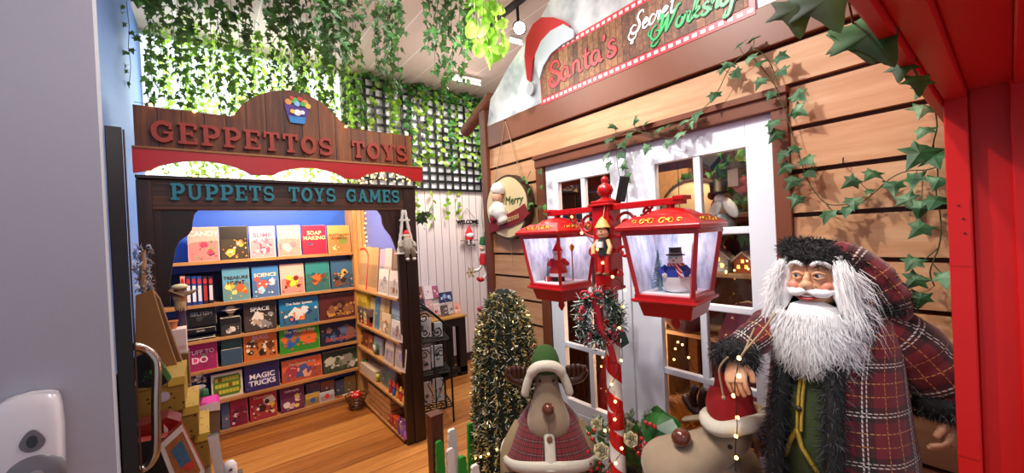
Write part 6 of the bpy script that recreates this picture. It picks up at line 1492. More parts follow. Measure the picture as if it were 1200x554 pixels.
hand(Sx(.256,.04,1.020), Sx(.250,.0,.955)-Sx(.258,.045,1.045), MS.to_3x3() @ Vector((-1,.1,-.1)), 1, .75, 'hand', 1.0)
hand(Sx(lw.x-.003,lw.y+.05,lw.z+.033), Sx(lw.x+.012,lw.y-.02,lw.z-.048)-Sx(lw.x,lw.y+.035,lw.z+.03), MS.to_3x3() @ Vector((.2,-.35,-1)), -1, .55, 'hand', 1.0)
# twine loop hung from the beard side to the hand
for k, (a, b) in enumerate((((903,369),(873,410)),((886,381),(868,408)))):
    pass
tw = thing('twine','loop of natural twine slung from the shoulder over the fur cuff and hand','twine',at(880,395,'x',1.24))
TWM = flat('a08a68',.9,sc=200)
p0, p1, p2, p3 = at(909,367,'x',1.30), at(872,412,'x',1.19), at(868,420,'x',1.19), at(884,384,'x',1.25)
MB().tube(catmull([p0, p0.lerp(p1,.5)-Vector((.004,0,.004)), p1, p2],5), .0028, 6).build('strand', TWM, tw)
MB().tube(catmull([p3, p3.lerp(p1,.6), p1, p2],5), .0026, 6).build('strand', TWM, tw)
MB().tube(catmull([at(853,418,'x',1.2), at(843,432,'x',1.2), at(846,455,'x',1.2), at(848,466,'x',1.2)],5), .0028, 6).build('hanging_end', TWM, tw)
MB().ball(at(848,466,'x',1.2), (.006,.006,.008), 8).build('knot', TWM, tw)
# head
HZ = 1.415
MH = MS @ Matrix.Translation((-.024,-.045,HZ)) @ Matrix.Rotation(rad(-13),4,'Z') @ Matrix.Rotation(rad(4),4,'X')
def Hh(x,y,z): return MH @ Vector((x,y,z))
rings = [[Hh(cos(2*PI*k/32)*rx, cy+sin(2*PI*k/32)*ry, z) for k in range(32)] for z, rx, ry, cy in ((-.085,.03,.035,.01),(-.07,.045,.05,-.004),(-.045,.058,.064,-.004),(-.015,.066,.070,0),(.015,.069,.070,.003),(.045,.068,.069,.006),(.075,.058,.060,.008),(.098,.035,.036,.01),(.106,.01,.01,.01))]
face = MB().loft(rings).build('head', SKINM, san, sub=1)
MB().tube([Sx(0,.0,1.30), Hh(0,.01,-.06)], [.045,.042], 14).build('neck', SKINM, san)
MB().ball(Hh(0,-.077,-.004), (.0165,.017,.0145), 14, M=MH.to_3x3().to_4x4()).build('nose', SKINM, face)
MB().tube(catmull([Hh(0,-.066,.03),Hh(0,-.072,.018),Hh(0,-.078,.002)],4), [.007]*4+[.010]*4+[.012], 10).build('nose_bridge', SKINM, face)
for sg in (-1,1):
    MB().ball(Hh(sg*.013,-.071,-.008), (.0085,.010,.008), 10).build('nostril', SKINM, face)
    MB().ball(Hh(sg*.042,-.050,-.012), (.019,.018,.016), 14, M=MH.to_3x3().to_4x4()).build('cheek', ROSY, face)
    MB().ball(Hh(sg*.027,-.0605,.022), (.0105,.009,.0078), 14, M=MH.to_3x3().to_4x4()).build('eye', flat('f0eee8',.15), face)
    MB().ball(Hh(sg*.027-.003,-.068,.0215), (.0052,.003,.0052), 10, M=MH.to_3x3().to_4x4()).build('iris', flat('4a5a66',.15), face)
    MB().ball(Hh(sg*.027-.0035,-.0702,.0215), (.0028,.002,.0028), 8, M=MH.to_3x3().to_4x4()).build('pupil', BLACK, face)
    MB().tube(catmull([Hh(sg*.013,-.0665,.024),Hh(sg*.020,-.0695,.0305),Hh(sg*.029,-.068,.032),Hh(sg*.041,-.060,.026)],4), .0042, 8).build('upper_lid', SKINM, face)
    MB().tube(catmull([Hh(sg*.015,-.066,.018),Hh(sg*.027,-.0675,.0125),Hh(sg*.040,-.060,.018)],4), .0035, 8).build('lower_lid', SKINM, face)
    eb = MB(); eb.tube(catmull([Hh(sg*.010,-.066,.051),Hh(sg*.024,-.066,.061),Hh(sg*.040,-.058,.058),Hh(sg*.055,-.044,.044)],4), [.005]+[.0085]*11+[.003], 8, sy=.8); eb.build('eyebrow', HAIRW, face)
    ea = MB().ball(Hh(sg*.069,.005,.005), (.009,.018,.024), 12).build('ear', SKINM, face)
    mo = MB(); mo.tube(catmull([Hh(sg*.002,-.079,-.021),Hh(sg*.018,-.080,-.026),Hh(sg*.038,-.070,-.030),Hh(sg*.055,-.052,-.026),Hh(sg*.064,-.036,-.016)],5), [.009]*5+[.0125]*8+[.009]*5+[.005]*2+[.002], 10)
    mo.build('moustache', HAIRW, face)
MB().tube(catmull([Hh(-.034,-.066,-.043),Hh(-.018,-.077,-.046),Hh(0,-.080,-.048),Hh(.018,-.077,-.044),Hh(.036,-.066,-.036)],4), [.0015]+[.0042]*15+[.0015], 8).build('lower_lip', flat('b03038',.35), face)
MB().tube(catmull([Hh(-.03,-.068,-.040),Hh(0,-.077,-.041),Hh(.03,-.068,-.034)],4), .0042, 8).build('mouth', flat('5a0f14',.4), face)
MB().tube([Hh(-.014,-.0775,-.0385),Hh(.0,-.0795,-.0392),Hh(.013,-.0775,-.0375)], .0028, 6).build('teeth', WHITE, face)
# beard: body plus many long locks
bd_ = [(.045,.078,.030,.005),(.0,.088,.045,-.008),(-.04,.102,.058,-.022),(-.08,.108,.07,-.038),(-.12,.112,.072,-.048),(-.155,.110,.066,-.054),(-.19,.092,.052,-.058),(-.215,.066,.036,-.06),(-.235,.03,.016,-.06)]
bm = MB()
rows = []
for z, rx, ry, cy in bd_:
    rows.append([Hh(cos(a)*rx, cy+sin(a)*ry*(1.25 if sin(a) < 0 else .5), z) for a in [2*PI*k/40 for k in range(40)]])
P = []; N = []
# leave the face open: rows above the mouth only at the sides
bl = MB(); bl.loft([[Hh(cos(a)*.03, -.052+sin(a)*.016, -.060) for a in [2*PI*k/40 for k in range(40)]], [Hh(cos(a)*.060, -.044+sin(a)*.036*(1.1 if sin(a) < 0 else .5), -.074) for a in [2*PI*k/40 for k in range(40)]]] + [[Hh(cos(a)*rx*.84, cy+.004+sin(a)*ry*.84*(1.25 if sin(a) < 0 else .5), z) for a in [2*PI*k/40 for k in range(40)]] for z, rx, ry, cy in [(-.095,.082,.058,-.044)]+bd_[4:]]); 
for sg in (-1,1):
    bl.tube(catmull([Hh(sg*.060,-.022,.075),Hh(sg*.071,-.030,.02),Hh(sg*.080,-.036,-.035),Hh(sg*.075,-.055,-.09)],5), [.016]*3+[.022]*4+[.029]*5+[.022,.016,.010,.004], 12)
    for q in range(900):
        f = rg.random(); b = Vector((sg*(.072+.028*f+rg.gauss(0,.008)), -.045-.012*f+rg.gauss(0,.012), .07-.15*f)); L = rg.uniform(.05,.10); e_ = b+Vector((sg*rg.uniform(.0,.03),-.008+rg.gauss(0,.006),-L)); s_ = Vector((1,0,0))*.0009; m_ = b.lerp(e_,.5)+Vector((sg*.006,-.008,0))
        bl.add([MH @ p for p in (b-s_, b+s_, m_+s_, m_-s_, e_)], [(0,1,2,3),(3,2,4)], rg.choice((0,0,1)), True)
for q in range(5200):
    lvl = rg.uniform(0, 6.6); i = int(lvl); f = lvl-i
    z, rx, ry, cy = [bd_[i][j]+(bd_[i+1][j]-bd_[i][j])*f for j in range(4)]
    a = -PI/2+rg.gauss(0,.95)
    if z > -.072 and abs(a+PI/2) < 1.0: continue
    a = max(-PI/2-1.9, min(-PI/2+1.9, a))
    b = Vector((cos(a)*rx*.98, cy+sin(a)*ry*1.22, z)); L = rg.uniform(.04,.10); out = Vector((cos(a),sin(a)*.7,0))
    c1_ = b+Vector((out.x*.012,out.y*.014,-L*.35))+rvec(rg)*.003; c2_ = b+Vector((out.x*.018+rg.gauss(0,.008),out.y*.012,-L*.72)); e_ = b+Vector((out.x*.016+rg.gauss(0,.016),out.y*.008+rg.gauss(0,.006),-L))
    s_ = Vector((-sin(a),cos(a),0))*rg.uniform(.0006,.0014)
    bl.add([MH @ p for p in (b-s_, b+s_, c1_+s_, c1_-s_, c2_+s_*.6, c2_-s_*.6, e_)], [(0,1,2,3),(3,2,4,5),(5,4,6)], rg.choice((0,0,1)), True)
for sg, cnt in ((1,230),(-1,120)):     # side locks sweeping over the shoulder
    for q in range(cnt):
        b = Vector((sg*rg.uniform(.075,.115),-.02+rg.gauss(0,.02),rg.uniform(-.12,.04))); L = rg.uniform(.06,.14)
        e_ = b+Vector((sg*L*rg.uniform(.15,.55),rg.gauss(.0,.02),-L*.75)); m_ = b.lerp(e_,.5)+Vector((sg*.012,-.008,.012)); s_ = Vector((.0,.5,.8)).normalized()*.0009
        bl.add([MH @ p for p in (b-s_, b+s_, m_+s_, m_-s_, e_)], [(0,1,2,3),(3,2,4)], rg.choice((0,0,1)), True)
bl.build('beard', [HAIRW, HAIRW2], san)
# hat: black fur turban with a tartan bag falling to one side
hm = MB(); hr = [Hh(cos(a)*.076, .020+sin(a)*.066, .078+.004*sin(a)-.022*cos(a)) for a in [2*PI*k/36 for k in range(36)]]
hm.tube(hr, .021, 14, closed=True)
P = [v.copy() for v in hm.v]; N = [(P[i]-hr[i//14]).normalized() for i in range(len(P))]
shag(hm, P, N, .017, 3200, rg, .0010, 0, .1, .7); shag(hm, P, N, .019, 1500, rg, .0010, 1, .1, .7)
dome = [[Hh(cos(a)*r_*1.02, .018+sin(a)*r_+cy_, z_) for a in [2*PI*k/30 for k in range(30)]] for z_, r_, cy_ in ((.065,.078,0),(.085,.074,.004),(.10,.060,.008),(.108,.04,.012),(.112,.012,.014))]
hm.loft(dome); P, N = surf(dome); shag(hm, P, N, .015, 2600, rg, .0010, 0, .3, .7); shag(hm, P, N, .017, 1000, rg, .0010, 1, .3, .7)
hm.build('fur_brim', [FURK, FURK2], san)
hb = catmull([Hh(.02,.04,.035),Hh(.05,.045,.050),Hh(.095,.05,.03),Hh(.135,.055,-.015),Hh(.165,.06,-.07),Hh(.18,.06,-.12)],5)
MB().tube(hb, [.062]*5+[.064,.063,.061,.058,.056]+[.053]*5+[.045]*5+[.036,.034,.03,.026,.02]+[.01], 20).build('hat_bag', PLA2, san)
hp_ = MB(); nb_ = [p for p in hb[8:22]]
Pn = []; Nn = []
for i, p in enumerate(nb_):
    for k in range(8):
        a = 2*PI*k/8; v_ = MH.to_3x3() @ Vector((cos(a)*.6,-abs(sin(a)),sin(a)*.5)); Pn.append(p+v_.normalized()*.05*(1-.03*i)); Nn.append(v_.normalized())
shag(hp_, Pn, Nn, .018, 2600, rg, .0011, 0, .2, .7); shag(hp_, Pn, Nn, .018, 700, rg, .0009, 1, .2, .7); hp_.build('fur_lining', [FURK, FURK2], san)
# ================================================================== FLOWER ARRANGEMENT around the pole foot
fl = thing('flower_arrangement','arrangement of green leaves red berries and cream roses behind the striped pole','flower arrangement',(1.50,1.13,0))
bsk = MB(); 
for k in range(16): bsk.tube([(1.635+(.10+.004*k)*cos(a),1.13+(.10+.004*k)*sin(a),.02+.028*k) for a in [2*PI*i/24 for i in range(24)]], .014, 6, closed=True)
bsk.build('basket', wood('wicker',['5a3a1c','8a6030','a87c48'],0), fl)
MB().lathe([(.09,0),(.15,.44),(.0,.45)],20,c=(1.635,1.13,0)).build('basket_lining', flat('3a2a18',.9), fl)
rg = random.Random(13)
LV = leafmat('bay_leaf',['123a16','1f5a20','3a8030'],.15,.35); EUC = leafmat('eucalyptus',['6a8070','8fa48e','b8c4b0'],.1,.6); BER = flat('a3101a',.2,var=.1,Coat_Weight=.4); CREAM = flat('b5ab88',.6,var=.1,sc=30)
def fp(px, py, x): return at(px, py, 'x', x)
OV = [(0,0),(.18,.12),(.27,.35),(.25,.6),(.12,.86),(0,1.02),(-.12,.86),(-.25,.6),(-.27,.35),(-.18,.12)]
for (ax, ay, bx_, by, x, s) in ((765,505,790,497,1.46,1.),(752,494,792,514,1.42,1.),(760,492,776,486,1.5,1.)):
    a = fp(ax,ay,x); b = fp(bx_,by,x-.02); mb = MB(); leaf(mb, a, b-a, (-.8,-.3,.6), max(.1,(b-a).length*1.15), rg, [(p*1.5,q) for p, q in OV], cup=.1); mb.build('big_leaf', LV, fl)
gl = MB()
for k in range(85):
    p = fp(rg.uniform(688,775), rg.uniform(500,570), 1.45+rg.uniform(-.02,.12)); d = (p-Vector((1.52,1.11,.45))).normalized()+rvec(rg)*.3
    leaf(gl, p, d, Vector((-.8,-.4,.5))+rvec(rg)*.3, rg.uniform(.05,.085), rg, OV, 0, .08)
gl.build('leaves', LV, fl)['kind'] = 'stuff'
el = MB()
for k in range(26):
    b = Vector((1.51,1.12,.50)); tip = fp(rg.uniform(694,770), rg.uniform(482,510), 1.48+rg.uniform(-.03,.08)); c = catmull([b, b.lerp(tip,.5)+Vector((0,0,.03)), tip], 5); el.tube(c, .0015, 4)
    for q in c[3:]:
        for sg in (-1,1): leaf(el, q, Vector((sg*.6,rg.gauss(0,.6),.5))+rvec(rg)*.3, Vector((-1,-.3,.3)), rg.uniform(.016,.028), rg, OV, 0, .1)
el.build('eucalyptus_sprigs', EUC, fl)['kind'] = 'stuff'
pn_ = MB()
for k in range(900):
    b = fp(rg.uniform(690,770), rg.uniform(495,570), 1.5+rg.uniform(-.03,.1)); d = (b-Vector((1.52,1.12,.40))).normalized()+rvec(rg)*.4; d.normalize(); s_ = rvec(rg).cross(d).normalized()*.0011; l = rg.uniform(.03,.06)
    pn_.add([b-s_,b+s_,b+d*l],[(0,1,2)])
pn_.build('pine_needles', flat('2f5a2c',.6), fl)['kind'] = 'stuff'
def rose(px, py, x, r):
    c = fp(px,py,x); mb = MB(); d = Vector((-.8,-.4,.3)).normalized(); M = basis(c, d)
    for ly, (n_, rr, op) in enumerate(((3,.35,.15),(4,.6,.35),(5,.85,.6),(6,1.05,.9))):
        for k in range(n_):
            a = 2*PI*k/n_+ly*.7; ca = Vector((cos(a),sin(a),0)); ta = Vector((-sin(a),cos(a),0)); vs = []
            for i in range(4):
                for j in range(5):
                    u_ = (j-2)/2*.75*rr*r; h_ = i/3
                    vs.append(M @ (ca*(rr*r*(.45+op*.5*h_**1.5)) + ta*u_*(1-.25*h_*abs(j-2)/2) + Vector((0,0,r*(.2+.75*h_*(1.1-op*.35))-.10*r*(j-2)**2*h_))))
            mb.add(vs, [(i*5+j,i*5+j+1,(i+1)*5+j+1,(i+1)*5+j) for i in range(3) for j in range(4)], 0, True)
    o = mb.build('rose', CREAM, fl); s_ = o.modifiers.new('thick','SOLIDIFY'); s_.thickness = .001
rose(706,528,1.39,.036); rose(740,514,1.40,.030); rose(700,497,1.45,.028); rose(738,500,1.47,.024); rose(720,548,1.44,.028)
for k, (px_, py_) in enumerate(((757,495),(756,504),(762,502),(765,509),(770,514),(762,497),(767,500),(746,517),(750,522),(754,527),(748,531),(756,520),(763,523),(744,525),(751,533),(745,510),(690,508),(696,504),(689,529),(691,543),(703,543),(700,549),(693,551),(712,553),(694,514),(771,520),(758,512),(685,540),(764,516),(752,514))):
    c = fp(px_,py_,1.40+.03*sin(k)); MB().ball(c, .0095, 10).build('berry', BER, fl)
tl2 = MB()
for k in range(40):
    a = fp(rg.uniform(752,768),530,1.42); b = fp(rg.uniform(748,772),570,1.42); tl2.tube([a,a.lerp(b,.5),b],.0012,4)
tl2.build('raffia', flat('c8b890',.8), fl)['kind'] = 'stuff'
# ================================================================== INSIDE THE WORKSHOP (seen through the panes)
quadwall('wall_inner_back', (3.3,-.2,0), (3.34,2.66,2.48), wood('inner_boards',['3a1c10','5e3420','7a4a2e'],2,.6,.6))
quadwall('wall_inner_side', (1.97,2.60,0), (3.3,2.65,2.48), flat('5a2a1c',.6))
quadwall('wall_inner_near', (1.97,-.2,0), (3.3,-.15,2.48), flat('5a2a1c',.6))
quadwall('ceiling_inner', (1.965,-.2,2.44), (3.3,2.6,2.48), flat('8a6a50',.6))
RSH = wood('rough_shelf',['6a4a34','9a7654','b8977a'],1,.6)
ish = thing('display_shelf','pale timber shelf unit behind the right-hand glass door','shelf',(2.45,.75,0))
for z in (.52,.95,1.325,1.66): MB().box((2.28,.30,z-.025),(2.62,1.42,z)).build('shelf', RSH, ish, bevel=.003)
for y in (.31,1.40): MB().box((2.30,y-.02,0),(2.60,y+.02,1.68)).build('upright', RSH, ish)
MB().box((2.60,.30,0),(2.62,1.42,1.68)).build('back', flat('4a2a1c',.7), ish)
def village(label, y, x, z, wall, s=1., par=None):
    o = thing('village_house', label, 'ornament', (x,y,z+.001), -PI/2, 'snowy village houses on the shelf')
    W_ = flat(wall,.6)
    b = MB().box((-.05*s,-.035*s,0),(.05*s,.035*s,.07*s)); b.prism([(-.05*s,.07*s),(.05*s,.07*s),(0,.115*s)], frameA(0,.035*s,0), .07*s); b.build('house_wall', W_, o, world=False)
    rf = MB()
    for sg in (-1,1): rf.add([(0,-.045*s,.122*s),(0,.045*s,.122*s),(sg*.064*s,.045*s,.064*s),(sg*.064*s,-.045*s,.064*s),(0,-.045*s,.132*s),(0,.045*s,.132*s),(sg*.066*s,.045*s,.074*s),(sg*.066*s,-.045*s,.074*s)],[(0,1,2,3),(4,7,6,5),(0,3,7,4),(1,5,6,2),(2,6,7,3),(0,4,5,1)])
    rf.build('snow_roof', SNOW, o, world=False)
    for x_, z_ in ((-.025,.025),(.02,.025),(.0,.06)): MB().box((x_*s-.008*s,-.0365*s,z_*s),(x_*s+.008*s,-.035*s,(z_+.02)*s)).build('lit_window', emit('ffb84a',5.,'lit_window'), o, world=False)
    MB().box((.02*s,-.01*s,.09*s),(.034*s,.006*s,.14*s)).build('chimney', flat('8a4a3a',.7), o, world=False); return o
for k, (y, w_, s) in enumerate(((.66,'d8c8a8',1.0),(.80,'7a9a6a',1.1),(.93,'b86a4a',.9),(1.06,'c8d0d8',1.05),(1.2,'d0a868',.95))):
    village(['cream village house under the top panes, farthest right','green village house','rust village house','pale blue village house','ochre village house, farthest left'][k]+' on lit shelf behind right door', y, 2.38, 1.325, w_, s)
for k, (y, w_, s) in enumerate(((.68,'c8a878',1.1),(.84,'8a5a3c',1.0))):
    village(['tan lit village house on the lower shelf behind the right door','brown lit village house on the lower shelf behind the right door'][k], y, 2.38, .95, w_, s)
def tree_in(label, y, x, z, h, col='1f4a26'):
    o = thing('table_tree', label, 'ornament', (x,y,z+.001), 0, 'little trees behind the right door'); rg = random.Random(int(y*100)); mb = MB()
    for k in range(220):
        f = rg.random(); a = rg.uniform(0,2*PI); r_ = (1-f)*h*.28; b = Vector((0,0,h*(.12+.85*f))); e = b+Vector((cos(a)*r_,sin(a)*r_,-h*.06)); mb.tube([b,e],[.004,.002],4)
    mb.build('branches', flat(col,.8,var=.3,sc=80), o, world=False); MB().lathe([(.02,0),(.012,h*.15),(.004,h*.9)],8).build('trunk', flat('4a3020',.8), o, world=False)
for k, (y, x, z, h) in enumerate(((.58,2.45,1.325,.2),(.74,2.5,1.325,.26),(.9,2.52,1.325,.24),(1.12,2.5,1.325,.26),(.6,2.44,.95,.26),(.78,2.5,.52,.3),(1.0,2.45,.52,.3))):
    tree_in(['short dark tree at the right end of the lit shelf','dark tree behind the green house','dark tree behind the rust house','dark tree behind the pale blue house','dark tree on the lower shelf by the tan house','dark tree on the bottom shelf, right','dark tree on the bottom shelf, left'][k], y, x, z, h)
def fairy(label, pts, nb, group=None, wire='1a120a', bulb=BULB, r=.006, name='string_lights', jitter=.0):
    c = catmull(pts, 8); o = thing(name, label, 'string lights', c[0], 0, group)
    MB().tube(c, .0016, 5).build('wire', flat(wire,.6), o); L = len(c)-1; rg = random.Random(len(label)); pr = None
    for k in range(nb):
        q = (k+.5)/nb*L; i = int(q); p = c[i].lerp(c[min(L,i+1)], q-i)+rvec(rg)*jitter
        if pr is None: pr = MB().ball(p, r, 8).build('bulb', bulb, o); p0_ = p
        else: d = pr.copy(); COL.objects.link(d); d.parent = o; d.location = p-p0_
    return o
fairy('warm fairy lights along the lit village shelf inside', [(2.27,.45,1.36),(2.26,.7,1.345),(2.27,.95,1.37),(2.26,1.25,1.345)], 30, r=.0055, jitter=.02)
fairy('warm fairy lights low inside behind the right door', [(2.25,1.32,.70),(2.24,1.26,.9),(2.26,1.1,.62),(2.24,.8,.72)], 12, r=.007)
fairy('warm fairy lights inside behind the left door', [(2.2,1.50,1.0),(2.22,1.6,.72),(2.2,1.75,.9),(2.2,1.85,.6)], 14, r=.007)
# frosted figure with a black hat in the upper panes
fg = thing('snow_figure','white winged hanging figure in a black hat behind the upper right panes','figure',(2.18,.93,1.44))
GRY = flat('a9b4b8',.4,.3); V2 = lambda px, py, x=2.18: at(px, py, 'x', x)
c = V2(845,262); MB().lathe([(.085,-.06),(.08,-.03),(.06,.01),(.035,.05)],16,c=c).build('robe', flat('7f8f96',.35,.4,var=.4,sc=40), fg)
for a_, b_, r_ in ((838,246,.5),(856,243,-.5)): MB().ball(V2(a_,b_,2.16), (.016,.03,.06),12,M=Matrix.Rotation(r_,4,'X')).build('wing', flat('e4ecee',.5), fg)
c = V2(844,233); MB().ball(c,(.026,.03,.03),12).build('head', SNOW, fg)
c = V2(842,226,2.17); MB().lathe([(.05,-.004),(.052,.004),(.04,.008),(.044,.058),(.0,.062)],16,c=c).build('hat', BLACK, fg); MB().tube([c+Vector((0,0,.06)),Vector((c.x,c.y,2.44))],.0015,5).build('cord', IRON, fg)
lt = thing('black_lantern','black square lantern hanging behind the top right pane','lantern',V2(833,195,2.15))
c = V2(832,188,2.15); MB().box((-.03,-.036,-.036),(.03,.036,.036),0,Matrix.Translation(c) @ Euler((.7,.25,.3)).to_matrix().to_4x4()).build('body', flat('13201f',.5), lt, bevel=.004); MB().tube([c,Vector((c.x,c.y,2.44))],.002,5).build('cord', IRON, lt)
lt2 = thing('white_lantern','small lantern with pale panes and a black roof hanging inside','lantern',V2(862,200,2.2))
c = V2(861,205,2.2); MB().box((-.025,-.025,-.06),(.025,.025,.03),0,Matrix.Translation(c)).build('panes', flat('d8cfc0',.4), lt2); MB().lathe([(.06,.03),(.045,.045),(.01,.075)],4,c=c,smooth=False).build('roof', BLACK, lt2); MB().tube([c+Vector((0,0,.07)),Vector((c.x,c.y,2.44))],.002,5).build('cord', IRON, lt2)
rg = random.Random(8)
for k, (lab, y0, y1, z0, z1, n_, m_) in enumerate((('dark leafy garland hanging inside at the top right panes',.70,1.05,1.5,2.05,90,LEAF_M),('green garland inside behind the lantern roof',1.05,1.3,1.5,1.95,26,LEAF_M))):
    o = thing('inner_garland', lab, 'garland', (2.4,(y0+y1)/2,z0)); mb = MB()
    for q in range(n_): leaf(mb, Vector((2.36+rg.uniform(-.05,.12),rg.uniform(y0,y1),rg.uniform(z0,z1))), rvec(rg)+Vector((0,0,-1)), Vector((-1,0,0))+rvec(rg)*.4, rg.uniform(.05,.09), rg)
    mb.build('foliage', m_, o)['kind'] = 'stuff'; MB().tube([(2.4,y0,2.44),(2.4,(y0+y1)/2,z1),(2.4,y1,2.44)],.003,5).build('stem', STEMG, o)
pk = thing('pink_rose','pink fabric rose in the garland behind the top right pane','flower',(2.28,.76,1.70))
for q in range(9): MB().ball(at(868,216,'x',2.2)+Vector((.01*(q%3),.028*cos(q*.7),.026*sin(q*.7))),(.02,.022,.02),8).build('petal', flat('d87a72',.7), pk)
# log slice, little santa and red ornaments left of them
lg = thing('log_plaque','big round log slice with bark behind the left pane of the right door','plaque',(2.3,1.12,1.42))
MB().lathe([(.21,0),(.215,.03),(.0,.031)],28,M=basis((2.30,1.16,1.66),(-1,0,0)),sx=1.0).build('wood_face', flat('d3c4a0',.7,var=.06,sc=8), lg); MB().lathe([(.212,-.01),(.226,-.004),(.222,.028),(.208,.034)],28,M=basis((2.30,1.16,1.66),(-1,0,0)),cap=False).build('bark', flat('4a3424',.9,var=.3,sc=40,bump=.6), lg); MB().tube([(2.3,1.16,1.86),(2.31,1.16,2.44)],.003,5).build('cord', TWM, lg)
ls = thing('hanging_santa','small red and white bearded ornament beside the log slice','ornament',(2.2,1.0,1.58))
MB().lathe([(.03,1.58),(.034,1.61),(.02,1.655)],12,c=(2.2,1.0,0)).build('coat', RC, ls); MB().ball((2.19,1.0,1.675),.022,10).build('head', flat('e0b090',.6), ls); MB().lathe([(.004,1.62),(.02,1.64),(.022,1.668)],10,c=(2.186,1.0,0)).build('beard', SNOW, ls); MB().lathe([(.025,1.685),(.018,1.71),(.002,1.745)],10,c=(2.2,1.0,0)).build('cap', RC, ls); MB().tube([(2.2,1.0,1.74),(2.2,1.0,2.44)],.0015,5).build('cord', IRON, ls)
for k, (y, z, c) in enumerate(((.985,1.80,'5a1a14'),(1.02,1.76,'3a2418'),(.98,1.72,'b8442c'))):
    o = thing('bauble', ['dark red bauble hanging above the little bearded ornament','brown bauble hanging above the little bearded ornament','orange red bauble just above the bearded ornament'][k], 'bauble', (2.22,y,z)); MB().ball((2.22,y,z),.024,12).build('ball', flat(c,.2), o); MB().tube([(2.22,y,z+.024),(2.22,y,2.44)],.001,4).build('thread', IRON, o)
dp_ = 0
bl_ = thing('bearded_bust','snowy white bearded bust in a tall pointed hat among the leaves inside','ornament',(2.3,.80,1.53))
MB().lathe([(.05,1.36),(.045,1.42),(.03,1.47),(.012,1.52)],12,c=(2.32,.82,0)).build('beard', SNOW, bl_)
# maroon hanging disc and gowns behind the lower panes
mr = thing('maroon_basket','maroon round hanging felt basket behind the right lantern','basket',(2.16,1.16,1.0))
MB().ball((2.2,1.20,1.12),(.09,.15,.15),20).build('bowl', flat('4a1420',.9,var=.2,sc=60), mr); MB().tube([(2.2+.03*cos(a),1.20+.145*cos(a),1.18+.02*sin(a)) for a in [2*PI*k/20 for k in range(20)]],.008,6,closed=True).build('rim', flat('6a1c28',.9), mr); MB().tube([(2.2,1.20,1.26),(2.2,1.20,2.44)],.002,5).build('cord', IRON, mr)
gw_ = thing('maroon_coat','long maroon velvet coat hanging inside behind the right door','coat',(2.2,.86,.75))
MB().loft([[(2.22+.06*sin(a)*s_,.86+(.17*cos(a)+.012*cos(5*a))*s_,z) for a in [2*PI*k/30 for k in range(30)]] for z, s_ in ((.62,1.05),(.8,1.0),(1.0,.86),(1.12,.6),(1.18,.3))]).build('cloth', flat('581a34',.85,var=.25,sc=20), gw_); MB().tube([(2.22,.80,1.17),(2.22,.86,1.19),(2.22,.92,1.17)],.006,6).build('hanger', SHW, gw_)
rc_ = thing('red_gown','red hooded figure in a long gown inside behind the left door','figure',(2.2,1.78,.4))
MB().loft([[(2.25+.09*sin(a)*s_,1.74+(.17*cos(a)+.01*cos(6*a))*s_,z) for a in [2*PI*k/30 for k in range(30)]] for z, s_ in ((.30,1.15),(.5,.95),(.7,.7),(.82,.42),(.88,.2))]).build('gown', flat('9a141c',.8,var=.25,sc=20), rc_); MB().ball((2.24,1.74,.92),.045,14).build('head', flat('8a5a3c',.7), rc_); MB().tube([(2.2,1.70,.80),(2.16,1.64,.74),(2.12,1.58,.76)],[.03,.026,.02],10).build('sleeve', flat('c88a4a',.7), rc_)
bx2 = thing('plank_board','light plywood board with small marks behind the left door','board',(2.5,1.5,1.55)); MB().box((2.5,1.30,1.55),(2.53,1.78,1.98)).build('board', flat('c8a068',.6,var=.25,sc=40), bx2); MB().box((2.52,1.30,0),(2.56,1.36,1.98)).build('stand', SHW, bx2)
cb_ = thing('tall_cabinet','tall dark brown cabinet inside at the left edge of the left door','cabinet',(2.5,2.2,0)); MB().box((2.4,1.86,0),(2.8,2.5,1.95)).build('carcass', flat('4a2616',.5), cb_, bevel=.005); MB().box((2.385,1.88,.1),(2.4,2.17,1.9)).build('cabinet_door', flat('5c3220',.5), cb_, bevel=.004); MB().box((2.385,2.19,.1),(2.4,2.48,1.9)).build('cabinet_door', flat('5c3220',.5), cb_, bevel=.004)
gd = thing('teddy_bear','brown teddy bear sitting inside behind the left door','soft toy',(2.32,1.60,.86)); st2 = thing('side_table','small brown table carrying the teddy bear inside','table',(2.36,1.60,0))
MB().box((2.24,1.48,.83),(2.5,1.74,.855)).build('table_top', SHW, st2)
for x, y in ((2.26,1.50),(2.48,1.50),(2.26,1.72),(2.48,1.72)): MB().box((x-.012,y-.012,0),(x+.012,y+.012,.83)).build('leg', SHW, st2)
TB = flat('8a5a30',.95,sc=80,bump=.5); MB().ball((2.34,1.60,.93),(.055,.06,.075),14).build('body', TB, gd); MB().ball((2.33,1.60,1.04),.05,14).build('head', TB, gd)
for sg in (-1,1): MB().ball((2.335,1.60+sg*.042,1.085),.02,8).build('ear', TB, gd); MB().ball((2.29,1.60+sg*.04,.89),(.045,.026,.026),10).build('leg', TB, gd); MB().ball((2.305,1.60+sg*.06,.96),(.03,.022,.045),10).build('arm', TB, gd)
MB().ball((2.28,1.60,1.03),(.016,.02,.016),8).build('muzzle', flat('c8a070',.9), gd)
wreath2 = thing('dried_wreath','pale dried flower wreath inside beneath the left lantern','wreath',(2.12,1.62,1.05)); MB().tube([(2.12,1.80+.06*cos(a),1.13+.06*sin(a)) for a in [2*PI*k/20 for k in range(20)]],.016,8,closed=True).build('ring', flat('b09a88',.9,var=.3,sc=80,bump=.5), wreath2); MB().tube([(2.12,1.80,1.20),(2.12,1.80,2.44)],.002,5).build('cord', IRON, wreath2)
